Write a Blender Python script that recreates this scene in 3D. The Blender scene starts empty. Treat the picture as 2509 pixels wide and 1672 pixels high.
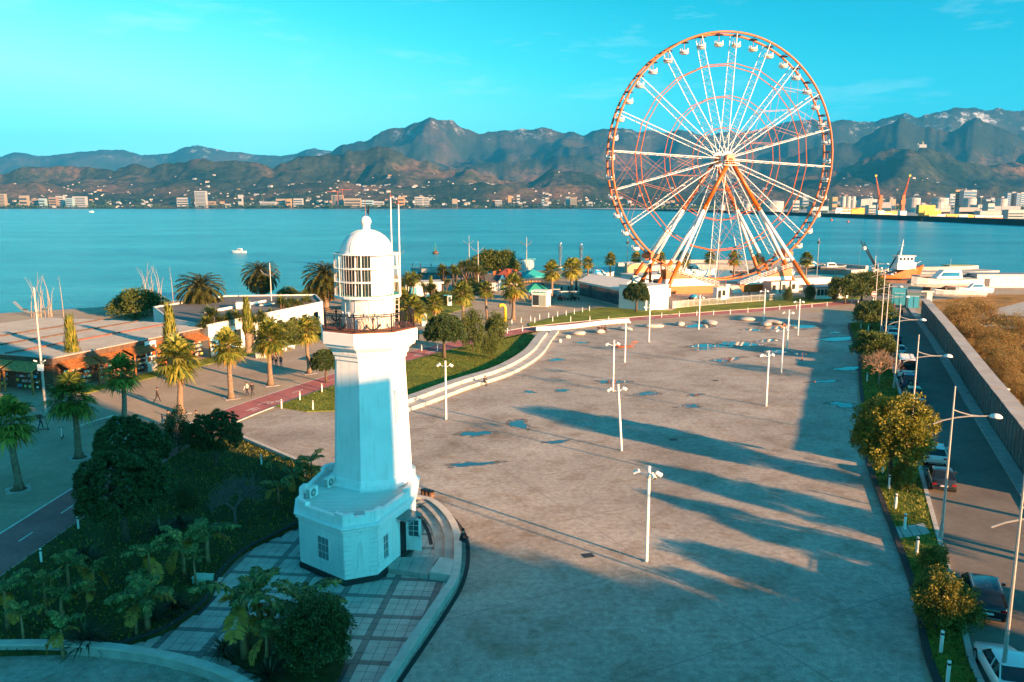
import bpy, bmesh, math, random
import numpy as np
from mathutils import Vector, Matrix, noise as mnoise
R = math.radians
rnd = random.Random(7)
nr = np.random.default_rng(11)
S = bpy.context.scene
COL = S.collection

# ------------------------------------------------------------------ camera
PITCH, CAMH, FPX, CX, CY = R(9.61), 22.0, 1979.0, 1254.5, 836.0
cam = bpy.data.cameras.new('camera'); camo = bpy.data.objects.new('camera', cam); COL.objects.link(camo)
camo.location = (0, 0, CAMH); camo.rotation_euler = (math.pi/2 - PITCH, 0, 0)
cam.sensor_width = 36.0; cam.lens = 36.0*FPX/2509.0; cam.clip_start = 0.5; cam.clip_end = 80000
S.camera = camo

# ------------------------------------------------------------------ sky, sun, exposure
SUN_AZ, SUN_EL = math.atan2(.755, -.655), R(11.0)
w = bpy.data.worlds.new('World'); S.world = w; w.use_nodes = True
nt = w.node_tree; bg = nt.nodes['Background']
sky = nt.nodes.new('ShaderNodeTexSky'); sky.sky_type = 'NISHITA'; sky.sun_disc = False
sky.sun_elevation = SUN_EL; sky.sun_rotation = SUN_AZ
sky.air_density = 1.0; sky.dust_density = 1.3; sky.ozone_density = 1.0
# the whole dome is graded the same way: its brightness is kept, its hue is moved to the photograph's cyan
lum = nt.nodes.new('ShaderNodeRGBToBW'); nt.links.new(sky.outputs[0], lum.inputs[0])
mul = nt.nodes.new('ShaderNodeMath'); mul.operation = 'MULTIPLY'; mul.inputs[1].default_value = .1
nt.links.new(lum.outputs[0], mul.inputs[0])
rmp = nt.nodes.new('ShaderNodeValToRGB'); nt.links.new(mul.outputs[0], rmp.inputs[0])
cr = rmp.color_ramp
for p, c in ((0.0, (.003, .48, 1.0, 1)), (.18, (.005, .55, 1.0, 1)), (.26, (.010, .67, .92, 1)), (.35, (.07, .82, .95, 1)), (.48, (.32, .95, .95, 1)), (.66, (.08, .80, 1.0, 1))):
    e = cr.elements[0] if p == 0 else cr.elements.new(p)
    e.position = p; e.color = c
cr.elements[-1].color = (.04, .76, 1.0, 1)
mx = nt.nodes.new('ShaderNodeVectorMath'); mx.operation = 'SCALE'
nt.links.new(rmp.outputs[0], mx.inputs[0]); nt.links.new(lum.outputs[0], mx.inputs['Scale'])
tcw = nt.nodes.new('ShaderNodeTexCoord'); mpw = nt.nodes.new('ShaderNodeMapping'); mpw.inputs['Scale'].default_value = (2.2, 2.2, 11.0); nt.links.new(tcw.outputs['Generated'], mpw.inputs[0])
nzw = nt.nodes.new('ShaderNodeTexNoise'); nzw.inputs['Scale'].default_value = 2.3; nzw.inputs['Detail'].default_value = 7.0; nzw.inputs['Roughness'].default_value = .62; nt.links.new(mpw.outputs[0], nzw.inputs['Vector'])
rmw = nt.nodes.new('ShaderNodeValToRGB'); nt.links.new(nzw.outputs[0], rmw.inputs[0]); rmw.color_ramp.elements[0].position = .56; rmw.color_ramp.elements[1].position = .80; rmw.color_ramp.elements[1].color = (.30, .30, .30, 1)
mxw = nt.nodes.new('ShaderNodeMix'); mxw.data_type = 'RGBA'; nt.links.new(rmw.outputs[0], mxw.inputs['Factor']); nt.links.new(mx.outputs[0], mxw.inputs['A']); mxw.inputs['B'].default_value = (3.2, 4.1, 4.2, 1)
nt.links.new(mxw.outputs['Result'], bg.inputs[0]); bg.inputs[1].default_value = SKYK = 0.091

sun = bpy.data.lights.new('sun', 'SUN'); suno = bpy.data.objects.new('sun', sun); COL.objects.link(suno)
sun.energy = 5.0; sun.angle = R(.53); sun.color = (1.0, .49, .20)
sdir = Vector((math.sin(SUN_AZ)*math.cos(SUN_EL), math.cos(SUN_AZ)*math.cos(SUN_EL), math.sin(SUN_EL)))
suno.rotation_euler = sdir.to_track_quat('Z', 'Y').to_euler()
suno.location = (60, -60, 60)
S.view_settings.view_transform = 'Standard'; S.view_settings.look = 'None'
S.view_settings.exposure = 2.0; S.view_settings.gamma = 1.0; S.view_settings.use_curve_mapping = False
S.render.engine = 'CYCLES'
S.cycles.use_denoising = True
S.cycles.max_bounces = 5; S.cycles.diffuse_bounces = 2; S.cycles.glossy_bounces = 3
S.cycles.transmission_bounces = 4; S.cycles.transparent_max_bounces = 6; S.cycles.volume_bounces = 0
S.cycles.caustics_reflective = False; S.cycles.caustics_refractive = False
S.cycles.sample_clamp_indirect = 4.0

# ------------------------------------------------------------------ photograph pixel -> place on the ground
cp_, sp_ = math.cos(PITCH), math.sin(PITCH)
def g(x, y, z=0.0):
    a = (x-CX)/FPX; b = (y-CY)/FPX
    d = (CAMH-z)/(sp_+b*cp_)
    return Vector((a*d, d*(cp_-b*sp_), z))
def at(x, y, Y):
    a = (x-CX)/FPX; b = (y-CY)/FPX
    d = Y/(cp_-b*sp_)
    return Vector((a*d, Y, CAMH-d*(sp_+b*cp_)))
def gs(pts, z=0.0): return [g(x, y, z) for x, y in pts]
def hgt(x, y, ytop, z=0.0): return at(x, ytop, g(x, y, z).y).z

# ------------------------------------------------------------------ mesh helpers
class MB:
    def __init__(s): s.v = []; s.f = []; s.m = []
    def add(s, vs, fs, mi=0):
        o = len(s.v); s.v.extend([tuple(p) for p in vs])
        for f in fs: s.f.append(tuple(i+o for i in f)); s.m.append(mi)
        return s
    def box(s, cx, cy, cz, sx, sy, sz, rz=0.0, mi=0, M=None):
        c, n = math.cos(rz), math.sin(rz); vs = []
        for dz in (-.5, .5):
            for dx, dy in ((-.5, -.5), (.5, -.5), (.5, .5), (-.5, .5)):
                x, y = dx*sx, dy*sy
                p = Vector((cx+x*c-y*n, cy+x*n+y*c, cz+dz*sz))
                vs.append(M @ p if M else p)
        return s.add(vs, [(3, 2, 1, 0), (4, 5, 6, 7), (0, 1, 5, 4), (1, 2, 6, 5), (2, 3, 7, 6), (3, 0, 4, 7)], mi)
    def bz(s, x0, x1, y0, y1, z0, z1, mi=0): return s.box((x0+x1)/2, (y0+y1)/2, (z0+z1)/2, x1-x0, y1-y0, z1-z0, 0, mi)
    def cyl(s, p0, p1, r0, r1=None, n=8, caps=True, mi=0):
        r1 = r0 if r1 is None else r1
        p0, p1 = Vector(p0), Vector(p1); d = p1-p0
        if d.length < 1e-6: return s
        d.normalize(); u = d.orthogonal().normalized(); v = d.cross(u)
        if abs(d.z) > .999: u = Vector((1, 0, 0)); v = d.cross(u)
        vs = []
        for p, r in ((p0, r0), (p1, r1)):
            for k in range(n):
                a = 2*math.pi*k/n; vs.append(p+(u*math.cos(a)+v*math.sin(a))*r)
        fs = [(k, (k+1) % n, n+(k+1) % n, n+k) for k in range(n)]
        if caps: fs += [tuple(range(n-1, -1, -1)), tuple(range(n, 2*n))]
        return s.add(vs, fs, mi)
    def tube(s, path, r, n=6, mi=0, caps=True):
        P = [Vector(p) for p in path]; rs = r if hasattr(r, '__len__') else [r]*len(P)
        vs = []; u = None
        for i, p in enumerate(P):
            t = (P[min(i+1, len(P)-1)]-P[max(i-1, 0)]).normalized()
            if u is None: u = t.orthogonal().normalized()
            u = (u-t*u.dot(t)); u = u.normalized() if u.length > 1e-5 else t.orthogonal().normalized()
            v = t.cross(u)
            for k in range(n):
                a = 2*math.pi*k/n; vs.append(p+(u*math.cos(a)+v*math.sin(a))*rs[i])
        fs = []
        for i in range(len(P)-1):
            for k in range(n): fs.append((i*n+k, i*n+(k+1) % n, (i+1)*n+(k+1) % n, (i+1)*n+k))
        if caps: fs += [tuple(range(n-1, -1, -1)), tuple((len(P)-1)*n+k for k in range(n))]
        return s.add(vs, fs, mi)
    def lathe(s, prof, n=16, c=(0, 0, 0), a0=0.0, mi=0, sx=1.0, sy=1.0):
        vs = []; m = len(prof)
        for r, z in prof:
            for k in range(n):
                a = a0+2*math.pi*k/n; vs.append((c[0]+r*math.cos(a)*sx, c[1]+r*math.sin(a)*sy, c[2]+z))
        fs = [(i*n+k, i*n+(k+1) % n, (i+1)*n+(k+1) % n, (i+1)*n+k) for i in range(m-1) for k in range(n)]
        if prof[0][0] > 1e-4: fs.append(tuple(range(n-1, -1, -1)))
        if prof[-1][0] > 1e-4: fs.append(tuple((m-1)*n+k for k in range(n)))
        return s.add(vs, fs, mi)
    def prism(s, poly, z0, z1, mi=0, mtop=None):
        P = [(p[0], p[1]) for p in poly]; n = len(P)
        if sum(P[i][0]*P[(i+1) % n][1]-P[(i+1) % n][0]*P[i][1] for i in range(n)) < 0: P = P[::-1]
        o = [(x, y, z0) for x, y in P]+[(x, y, z1) for x, y in P]
        s.add(o, [tuple(range(n-1, -1, -1))]+[(i, (i+1) % n, n+(i+1) % n, n+i) for i in range(n)], mi)
        return s.add(o[n:], [tuple(range(n))], mi if mtop is None else mtop)
    def face(s, pts, mi=0): return s.add(pts, [tuple(range(len(pts)))], mi)
    def sheet(s, poly, z, mi=0):
        P = [(p[0], p[1], z) for p in poly]; n = len(P)
        if sum(P[i][0]*P[(i+1) % n][1]-P[(i+1) % n][0]*P[i][1] for i in range(n)) < 0: P = P[::-1]
        return s.face(P, mi)
    def mesh(s, name, mats=(), smooth=False):
        me = bpy.data.meshes.new(name); me.from_pydata([tuple(p) for p in s.v], [], s.f)
        for m in (mats if isinstance(mats, (list, tuple)) else [mats]): me.materials.append(m)
        if any(s.m): me.polygons.foreach_set('material_index', s.m)
        if smooth: me.polygons.foreach_set('use_smooth', [True]*len(me.polygons))
        me.update(); return me
    def build(s, name, mats=(), parent=None, smooth=False, loc=None, rz=0.0):
        return link(name, s.mesh(name, mats, smooth), parent, loc, rz)
def link(name, data, parent=None, loc=None, rz=0.0, sc=None):
    o = bpy.data.objects.new(name, data); COL.objects.link(o)
    if parent is not None: o.parent = parent
    if loc is not None: o.location = loc
    if rz: o.rotation_euler = (0, 0, rz)
    if sc is not None: o.scale = sc if hasattr(sc, '__len__') else (sc, sc, sc)
    return o
def tag(o, label, cat, group=None):
    o['label'] = label; o['category'] = cat
    if group: o['group'] = group
    return o
def thing(name, label, cat, loc=(0, 0, 0), rz=0.0, group=None, sc=None):
    o = link(name, None, None, loc, rz, sc); o.empty_display_size = .2
    return tag(o, label, cat, group)
def struct(name, mb, mats, kind='structure', smooth=False):
    o = mb.build(name, mats, None, smooth); o['kind'] = kind; return o
KIDS = {}
def dup(root, loc, rz=0.0, label=None, group=None, sc=None):
    if root.name not in KIDS: KIDS[root.name] = [(c, list(c.children)) for c in root.children]
    r = root.copy(); COL.objects.link(r); r.location = loc; r.rotation_euler = (0, 0, rz)
    if sc is not None: r.scale = sc if hasattr(sc, '__len__') else (sc, sc, sc)
    if label: r['label'] = label
    if group: r['group'] = group
    for ch, gch in KIDS[root.name]:
        c = ch.copy(); COL.objects.link(c); c.parent = r
        for q in gch:
            d = q.copy(); COL.objects.link(d); d.parent = c
    return r
def np_mesh(name, V, F, mats, mi=None, smooth=False):
    me = bpy.data.meshes.new(name); V = np.asarray(V, np.float32); F = np.asarray(F, np.int32)
    me.vertices.add(len(V)); me.vertices.foreach_set('co', V.ravel())
    k = F.shape[1]; me.loops.add(F.size); me.loops.foreach_set('vertex_index', F.ravel())
    me.polygons.add(len(F)); me.polygons.foreach_set('loop_start', np.arange(0, F.size, k, dtype=np.int32))
    me.polygons.foreach_set('loop_total', np.full(len(F), k, np.int32))
    for m in (mats if isinstance(mats, (list, tuple)) else [mats]): me.materials.append(m)
    if mi is not None: me.polygons.foreach_set('material_index', np.asarray(mi, np.int32))
    if smooth: me.polygons.foreach_set('use_smooth', np.ones(len(F), bool))
    me.update(calc_edges=True); me.validate(); return me
ORD = ['first', 'second', 'third', 'fourth', 'fifth', 'sixth', 'seventh', 'eighth', 'ninth', 'tenth', 'eleventh', 'twelfth', 'thirteenth',
       'fourteenth', 'fifteenth', 'sixteenth', 'seventeenth', 'eighteenth', 'nineteenth', 'twentieth', 'twenty-first', 'twenty-second']
def offset_line(P, d):
    out = []
    for i, p in enumerate(P):
        a = Vector(P[max(i-1, 0)]).xy; b = Vector(P[min(i+1, len(P)-1)]).xy
        t = (b-a).normalized(); out.append(Vector((p[0]-t.y*d, p[1]+t.x*d, p[2] if len(p) > 2 else 0)))
    return out
def smooth_line(P, n=6):
    P = [Vector((p[0], p[1], p[2] if len(p) > 2 else 0)) for p in P]; out = []
    for i in range(len(P)-1):
        p0 = P[max(i-1, 0)]; p1 = P[i]; p2 = P[i+1]; p3 = P[min(i+2, len(P)-1)]
        for k in range(n):
            t = k/n
            out.append(.5*((2*p1)+(p2-p0)*t+(2*p0-5*p1+4*p2-p3)*t*t+(3*p1-p0-3*p2+p3)*t**3))
    out.append(P[-1]); return out
def strip(mb, P, d0, d1, z0, z1, mi=0):
    """a solid strip along a line, between two sideways offsets; z0/z1 bottom and top"""
    A = offset_line(P, d0); B = offset_line(P, d1); n = len(A)
    vs = [(p.x, p.y, z) for z in (z0, z1) for L in (A, B) for p in L]
    ix = lambda z, l, i: z*2*n+l*n+i
    fs = []
    for i in range(n-1):
        fs += [(ix(1, 0, i), ix(1, 0, i+1), ix(1, 1, i+1), ix(1, 1, i)), (ix(0, 0, i), ix(0, 0, i+1), ix(1, 0, i+1), ix(1, 0, i)),
               (ix(0, 1, i+1), ix(0, 1, i), ix(1, 1, i), ix(1, 1, i+1))]
    fs += [(ix(0, 0, 0), ix(1, 0, 0), ix(1, 1, 0), ix(0, 1, 0)), (ix(0, 0, n-1), ix(0, 1, n-1), ix(1, 1, n-1), ix(1, 0, n-1))]
    return mb.add(vs, fs, mi)
def flat_strip(mb, P, d0, d1, z, mi=0):
    A = offset_line(P, d0); B = offset_line(P, d1); n = len(A)
    vs = [(p.x, p.y, z) for L in (A, B) for p in L]
    return mb.add(vs, [(i, i+1, n+i+1, n+i) if d1 > d0 else (n+i, n+i+1, i+1, i) for i in range(n-1)], mi)
def inside(poly, x, y):
    c = False; n = len(poly); j = n-1
    for i in range(n):
        xi, yi = poly[i][0], poly[i][1]; xj, yj = poly[j][0], poly[j][1]
        if (yi > y) != (yj > y) and x < (xj-xi)*(y-yi)/(yj-yi)+xi: c = not c
        j = i
    return c

# ------------------------------------------------------------------ materials
def newmat(name):
    m = bpy.data.materials.new(name); m.use_nodes = True
    return m, m.node_tree, m.node_tree.nodes['Principled BSDF']
def node(nt, t, **kw):
    n = nt.nodes.new(t)
    for k, v in kw.items():
        if k in n.bl_rna.properties: setattr(n, k, v)
        else: n.inputs[k].default_value = v
    return n
def ramp(nt, stops):
    n = nt.nodes.new('ShaderNodeValToRGB'); r = n.color_ramp
    for i, (p, c) in enumerate(stops):
        e = r.elements[i] if i < 2 else r.elements.new(p)
        e.position = p; e.color = tuple(c)+(1,) if len(c) == 3 else c
    return n
def coord(nt, kind='Object'):
    return nt.nodes.new('ShaderNodeTexCoord').outputs[kind]
def world_pos(nt): return nt.nodes.new('ShaderNodeNewGeometry').outputs['Position']
def mat(name, col, rough=.6, metal=0.0, var=.12, scale=3.0, bump=0.0, col2=None, spec=.5, world=True, detail=5.0):
    """painted / stone / metal surface: base colour broken by two octaves of noise, optional relief"""
    m, nt, b = newmat(name)
    b.inputs['Roughness'].default_value = rough; b.inputs['Metallic'].default_value = metal
    b.inputs['Specular IOR Level'].default_value = spec
    p = world_pos(nt) if world else coord(nt)
    n = node(nt, 'ShaderNodeTexNoise', Scale=scale, Detail=detail, Roughness=.62); nt.links.new(p, n.inputs['Vector'])
    c2 = col2 or tuple(max(0, c*(1-var*1.6)) for c in col)
    c1 = tuple(min(1, c*(1+var*.6)) for c in col)
    r = ramp(nt, ((.32, c2), (.66, c1))); nt.links.new(n.outputs[0], r.inputs[0]); nt.links.new(r.outputs[0], b.inputs['Base Color'])
    if bump:
        n2 = node(nt, 'ShaderNodeTexNoise', Scale=scale*6, Detail=4.0); nt.links.new(p, n2.inputs['Vector'])
        bp = node(nt, 'ShaderNodeBump', Strength=bump, Distance=.02); nt.links.new(n2.outputs[0], bp.inputs['Height'])
        nt.links.new(bp.outputs[0], b.inputs['Normal'])
    return m
def leafmat(name, stops, trans=.25, rough=.55, spec=.3):
    m, nt, b = newmat(name)
    gi = nt.nodes.new('ShaderNodeNewGeometry')
    oi = nt.nodes.new('ShaderNodeObjectInfo')
    a = node(nt, 'ShaderNodeMath', operation='MULTIPLY_ADD'); a.inputs[1].default_value = .25; a.inputs[2].default_value = -.125
    nt.links.new(oi.outputs['Random'], a.inputs[0])
    ad = node(nt, 'ShaderNodeMath', operation='ADD'); nt.links.new(gi.outputs['Random Per Island'], ad.inputs[0]); nt.links.new(a.outputs[0], ad.inputs[1])
    r = ramp(nt, stops); nt.links.new(ad.outputs[0], r.inputs[0])
    nt.links.new(r.outputs[0], b.inputs['Base Color']); b.inputs['Roughness'].default_value = rough
    b.inputs['Specular IOR Level'].default_value = spec
    tr = nt.nodes.new('ShaderNodeBsdfTranslucent'); nt.links.new(r.outputs[0], tr.inputs[0])
    mxs = nt.nodes.new('ShaderNodeMixShader'); mxs.inputs[0].default_value = trans
    nt.links.new(b.outputs[0], mxs.inputs[1]); nt.links.new(tr.outputs[0], mxs.inputs[2])
    nt.links.new(mxs.outputs[0], nt.nodes['Material Output'].inputs[0])
    return m
def glassmat(name, col=(.02, .03, .035), rough=.05, alpha=1.0):
    m, nt, b = newmat(name); b.inputs['Base Color'].default_value = (*col, 1); b.inputs['Roughness'].default_value = rough
    b.inputs['Specular IOR Level'].default_value = .9; b.inputs['Alpha'].default_value = alpha
    return m
M = {}
M['white'] = mat('white_paint', (.80, .79, .76), .55, var=.05, scale=.9)
M['lhwhite'] = mat('lighthouse_white', (.88, .87, .85), .6, var=.05, scale=.6, bump=.12)
def weather(m):   # rain streaks: noise drawn out down the wall
    nt = m.node_tree; b = nt.nodes['Principled BSDF']; src = b.inputs['Base Color'].links[0].from_socket
    mp = node(nt, 'ShaderNodeMapping'); mp.inputs['Scale'].default_value = (3.2, 3.2, .16); nt.links.new(world_pos(nt), mp.inputs[0])
    n = node(nt, 'ShaderNodeTexNoise', Scale=1.6, Detail=6.0, Roughness=.65); nt.links.new(mp.outputs[0], n.inputs['Vector'])
    r = ramp(nt, ((.54, (1, 1, 1)), (.78, (.62, .56, .48)))); nt.links.new(n.outputs[0], r.inputs[0])
    x = nt.nodes.new('ShaderNodeMix'); x.data_type = 'RGBA'; x.blend_type = 'MULTIPLY'; x.inputs['Factor'].default_value = .75
    nt.links.new(src, x.inputs['A']); nt.links.new(r.outputs[0], x.inputs['B']); nt.links.new(x.outputs['Result'], b.inputs['Base Color'])
weather(M['lhwhite'])
M['offwhite'] = mat('offwhite', (.62, .60, .56), .7, var=.1, scale=1.5)
M['concrete'] = mat('concrete', (.40, .38, .35), .85, var=.18, scale=.8, bump=.15)
M['palestone'] = mat('pale_stone', (.52, .50, .46), .8, var=.12, scale=1.2, bump=.1)
M['darkstone'] = mat('dark_granite', (.03, .03, .032), .9, var=.2, scale=3)
M['asphalt'] = mat('asphalt', (.13, .12, .11), .9, var=.14, scale=.35, bump=.2)
M['rust'] = mat('rusty_deck', (.27, .085, .045), .75, var=.25, scale=2.0)
M['black'] = mat('black_iron', (.012, .012, .014), .5, .3, var=.2)
M['darkgrey'] = mat('dark_grey', (.06, .06, .065), .6)
M['grey'] = mat('grey_metal', (.30, .30, .30), .45, .5, var=.1)
M['steel'] = mat('steel', (.55, .55, .55), .3, .9, var=.05)
M['orange'] = mat('wheel_orange', (.54, .10, .0008), .42, var=.08, scale=.4)
M['ringorange'] = mat('faded_orange', (.46, .105, .012), .5, var=.1)
M['brownwood'] = mat('brown_wood', (.13, .065, .035), .75, var=.3, scale=2)
M['orangewood'] = mat('orange_shingle', (.36, .125, .03), .8, var=.45, scale=3, bump=.5)
M['straw'] = mat('straw_mat', (.48, .28, .10), .9, var=.35, scale=4, bump=.5)
M['teal'] = mat('teal_canvas', (.02, .36, .38), .7, var=.08)
M['green'] = mat('green_canvas', (.02, .30, .22), .7, var=.08)
M['bluepaint'] = mat('blue_panel', (.05, .33, .45), .5, var=.1)
M['red'] = mat('red_paint', (.50, .03, .02), .5)
M['yellow'] = mat('yellow_paint', (.75, .50, .02), .45)
M['tile'] = mat('light_tile', (.50, .47, .43), .55, var=.16, scale=1.1, bump=.08)
M['darktile'] = mat('dark_tile', (.20, .19, .18), .55, var=.18, scale=1.1, bump=.08)
M['earth'] = mat('earth', (.14, .085, .045), .95, var=.3, scale=2, bump=.4)
M['bark'] = mat('bark', (.11, .075, .05), .9, var=.35, scale=6, bump=.7, world=False)
M['palmbark'] = mat('palm_bark', (.20, .145, .10), .9, var=.3, scale=5, bump=.7, world=False)
M['glass'] = glassmat('window_glass')
M['bluglass'] = glassmat('tinted_glass', (.03, .08, .10), .08); M['paleglass'] = glassmat('curtained_glass', (.16, .22, .24), .12)
M['skin'] = mat('skin', (.45, .25, .17), .6, var=.03)
M['tyre'] = mat('tyre', (.015, .015, .016), .85)
# ================================================================== THE SETTING
def chain(nt, op, a, b=None, c=None):
    n = nt.nodes.new('ShaderNodeMath'); n.operation = op
    for i, v in enumerate((a, b, c)):
        if v is None: continue
        if isinstance(v, (int, float)): n.inputs[i].default_value = v
        else: nt.links.new(v, n.inputs[i])
    return n.outputs[0]
def mixc(nt, fac, a, b, mode='MIX'):
    n = nt.nodes.new('ShaderNodeMix'); n.data_type = 'RGBA'; n.blend_type = mode
    for s, v in ((n.inputs['Factor'], fac), (n.inputs['A'], a), (n.inputs['B'], b)):
        if isinstance(v, (int, float)): s.default_value = v
        elif isinstance(v, tuple): s.default_value = (*v, 1) if len(v) == 3 else v
        else: nt.links.new(v, s)
    return n.outputs['Result']
def noise_out(nt, p, scale, detail=4.0, rough=.6):
    n = node(nt, 'ShaderNodeTexNoise', Scale=scale, Detail=detail, Roughness=rough); nt.links.new(p, n.inputs['Vector']); return n.outputs[0]
def ramp_out(nt, fac, stops):
    r = ramp(nt, stops); nt.links.new(fac, r.inputs[0]); return r.outputs[0]

# --- stamped concrete of the square: fans of concentric arcs, slab joints, stains
m, nt, b = newmat('stamped_concrete'); M['plaza'] = m
pos = world_pos(nt); sx = node(nt, 'ShaderNodeSeparateXYZ'); nt.links.new(pos, sx.inputs[0])
warp = noise_out(nt, pos, .5, 2.0); wv = chain(nt, 'MULTIPLY', chain(nt, 'SUBTRACT', warp, .5), .25)
SC = 1.35
u = chain(nt, 'DIVIDE', chain(nt, 'ADD', sx.outputs['Y'], wv), SC); v = chain(nt, 'DIVIDE', chain(nt, 'ADD', chain(nt, 'MULTIPLY', sx.outputs['X'], -1.0), wv), SC)
def scale_dist(shift):
    row = chain(nt, 'SUBTRACT', chain(nt, 'FLOOR', chain(nt, 'MULTIPLY', v, 4.0)), shift)
    dv = chain(nt, 'SUBTRACT', v, chain(nt, 'MULTIPLY', row, .25))
    uu = chain(nt, 'ADD', u, chain(nt, 'MULTIPLY', row, .5))
    du = chain(nt, 'SUBTRACT', chain(nt, 'FRACT', chain(nt, 'ADD', uu, 1000.0)), .5)
    return chain(nt, 'SQRT', chain(nt, 'ADD', chain(nt, 'MULTIPLY', du, du), chain(nt, 'MULTIPLY', dv, dv)))
d0, d1 = scale_dist(0.0), scale_dist(1.0)
use0 = chain(nt, 'LESS_THAN', d0, .5)
dist = chain(nt, 'ADD', chain(nt, 'MULTIPLY', d0, use0), chain(nt, 'MULTIPLY', d1, chain(nt, 'SUBTRACT', 1.0, use0)))
ring = chain(nt, 'ABSOLUTE', chain(nt, 'SUBTRACT', chain(nt, 'FRACT', chain(nt, 'MULTIPLY', dist, 8.0)), .5))
groove = chain(nt, 'GREATER_THAN', ring, .40)
ca, sa = math.cos(R(27)), math.sin(R(27))
ja = chain(nt, 'ADD', chain(nt, 'MULTIPLY', sx.outputs['X'], ca), chain(nt, 'MULTIPLY', sx.outputs['Y'], sa))
jb = chain(nt, 'SUBTRACT', chain(nt, 'MULTIPLY', sx.outputs['Y'], ca), chain(nt, 'MULTIPLY', sx.outputs['X'], sa))
def joint(q, sp):
    f = chain(nt, 'ABSOLUTE', chain(nt, 'SUBTRACT', chain(nt, 'FRACT', chain(nt, 'DIVIDE', chain(nt, 'ADD', q, 3000.0), sp)), .5))
    return chain(nt, 'LESS_THAN', f, .055/sp)
jn = chain(nt, 'MAXIMUM', joint(jb, 9.0), joint(ja, 26.0))
base = ramp_out(nt, noise_out(nt, pos, .11, 6.0, .6), ((.28, (.27, .235, .205)), (.50, (.415, .375, .335)), (.72, (.52, .48, .435))))
fine = ramp_out(nt, noise_out(nt, pos, 2.4, 5.0, .7), ((.30, (.60, .58, .56)), (.65, (1.12, 1.11, 1.10))))
base = mixc(nt, 1.0, base, fine, 'MULTIPLY')
st = ramp_out(nt, noise_out(nt, pos, .42, 5.0, .65), ((.50, (1, 1, 1)), (.70, (.66, .55, .43))))
base = mixc(nt, .8, base, st, 'MULTIPLY')
damp = ramp_out(nt, noise_out(nt, pos, .20, 6.0, .7), ((.62, (0, 0, 0)), (.74, (1, 1, 1))))
base = mixc(nt, chain(nt, 'MULTIPLY', damp, .55), base, (.10, .085, .07))
edge = chain(nt, 'GREATER_THAN', dist, .455); pfade = ramp_out(nt, noise_out(nt, pos, .6, 5.0, .7), ((.40, (.1, .1, .1)), (.62, (1, 1, 1))))
base = mixc(nt, chain(nt, 'MULTIPLY', chain(nt, 'MULTIPLY', groove, pfade), .5), base, (.10, .09, .085)); base = mixc(nt, chain(nt, 'MULTIPLY', chain(nt, 'MULTIPLY', edge, pfade), .3), base, (.10, .09, .085))
base = mixc(nt, chain(nt, 'MULTIPLY', jn, .45), base, (.16, .14, .12))
nt.links.new(base, b.inputs['Base Color']); b.inputs['Roughness'].default_value = .8
hgtn = chain(nt, 'ADD', chain(nt, 'MULTIPLY', groove, -.7), chain(nt, 'MULTIPLY', noise_out(nt, pos, 6.0, 4.0), .6))
bp = node(nt, 'ShaderNodeBump', Strength=.55, Distance=.03); nt.links.new(hgtn, bp.inputs['Height']); nt.links.new(bp.outputs[0], b.inputs['Normal'])

# --- promenade paving (tan), bike path, lawn, field, road
def ground_mat(name, stops, scale, stops2=None, scale2=3.0, rough=.9, bump=.3, bscale=8.0, dist=.03):
    m, nt, b = newmat(name); pos = world_pos(nt)
    c = ramp_out(nt, noise_out(nt, pos, scale, 6.0, .65), stops)
    if stops2: c = mixc(nt, 1.0, c, ramp_out(nt, noise_out(nt, pos, scale2, 5.0, .7), stops2), 'MULTIPLY')
    nt.links.new(c, b.inputs['Base Color']); b.inputs['Roughness'].default_value = rough; b.inputs['Specular IOR Level'].default_value = .25
    bp = node(nt, 'ShaderNodeBump', Strength=bump, Distance=dist); nt.links.new(noise_out(nt, pos, bscale, 4.0, .7), bp.inputs['Height'])
    nt.links.new(bp.outputs[0], b.inputs['Normal']); return m
M['promenade'] = ground_mat('promenade_paving', ((.3, (.32, .255, .19)), (.6, (.44, .36, .275)), (.75, (.48, .40, .32))), .14, ((.3, (.80, .78, .76)), (.7, (1.04, 1.03, 1.02))), 1.6)
M['bike'] = ground_mat('red_bike_path', ((.3, (.36, .12, .12)), (.6, (.48, .17, .165)), (.75, (.54, .22, .21))), .3, ((.3, (.8, .8, .8)), (.7, (1.05, 1.05, 1.05))), 3.0)
M['lawn'] = ground_mat('lawn_grass', ((.28, (.08, .11, .014)), (.5, (.17, .215, .022)), (.72, (.27, .29, .04))), .22, ((.28, (.45, .5, .45)), (.7, (1.2, 1.15, 1.1))), 2.5, bump=1.0, bscale=14.0, dist=.08)
M['field'] = ground_mat('dry_field', ((.30, (.05, .055, .014)), (.44, (.30, .18, .05)), (.56, (.44, .24, .08)), (.70, (.15, .16, .035))), .16, ((.28, (.35, .35, .35)), (.7, (1.3, 1.25, 1.2))), .9, bump=1.0, bscale=3.0, dist=.3)
M['road'] = ground_mat('road_asphalt', ((.3, (.15, .13, .115)), (.55, (.205, .18, .155)), (.75, (.23, .205, .18))), .2, ((.3, (.8, .8, .8)), (.7, (1.05, 1.05, 1.05))), 2.0)
M['whiteline'] = mat('white_line', (.70, .69, .66), .7, var=.2, scale=2)
m, nt, b = newmat('puddle_water'); M['puddle'] = m
b.inputs['Base Color'].default_value = (.03, .035, .04, 1); b.inputs['Roughness'].default_value = .03; b.inputs['Specular IOR Level'].default_value = 1.0; b.inputs['IOR'].default_value = 1.8
m, nt, b = newmat('damp_concrete'); M['damp'] = m; pos = world_pos(nt)
c = ramp_out(nt, noise_out(nt, pos, 2.4, 5.0, .7), ((.3, (.10, .085, .07)), (.7, (.20, .175, .15)))); nt.links.new(c, b.inputs['Base Color']); b.inputs['Roughness'].default_value = .5
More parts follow.
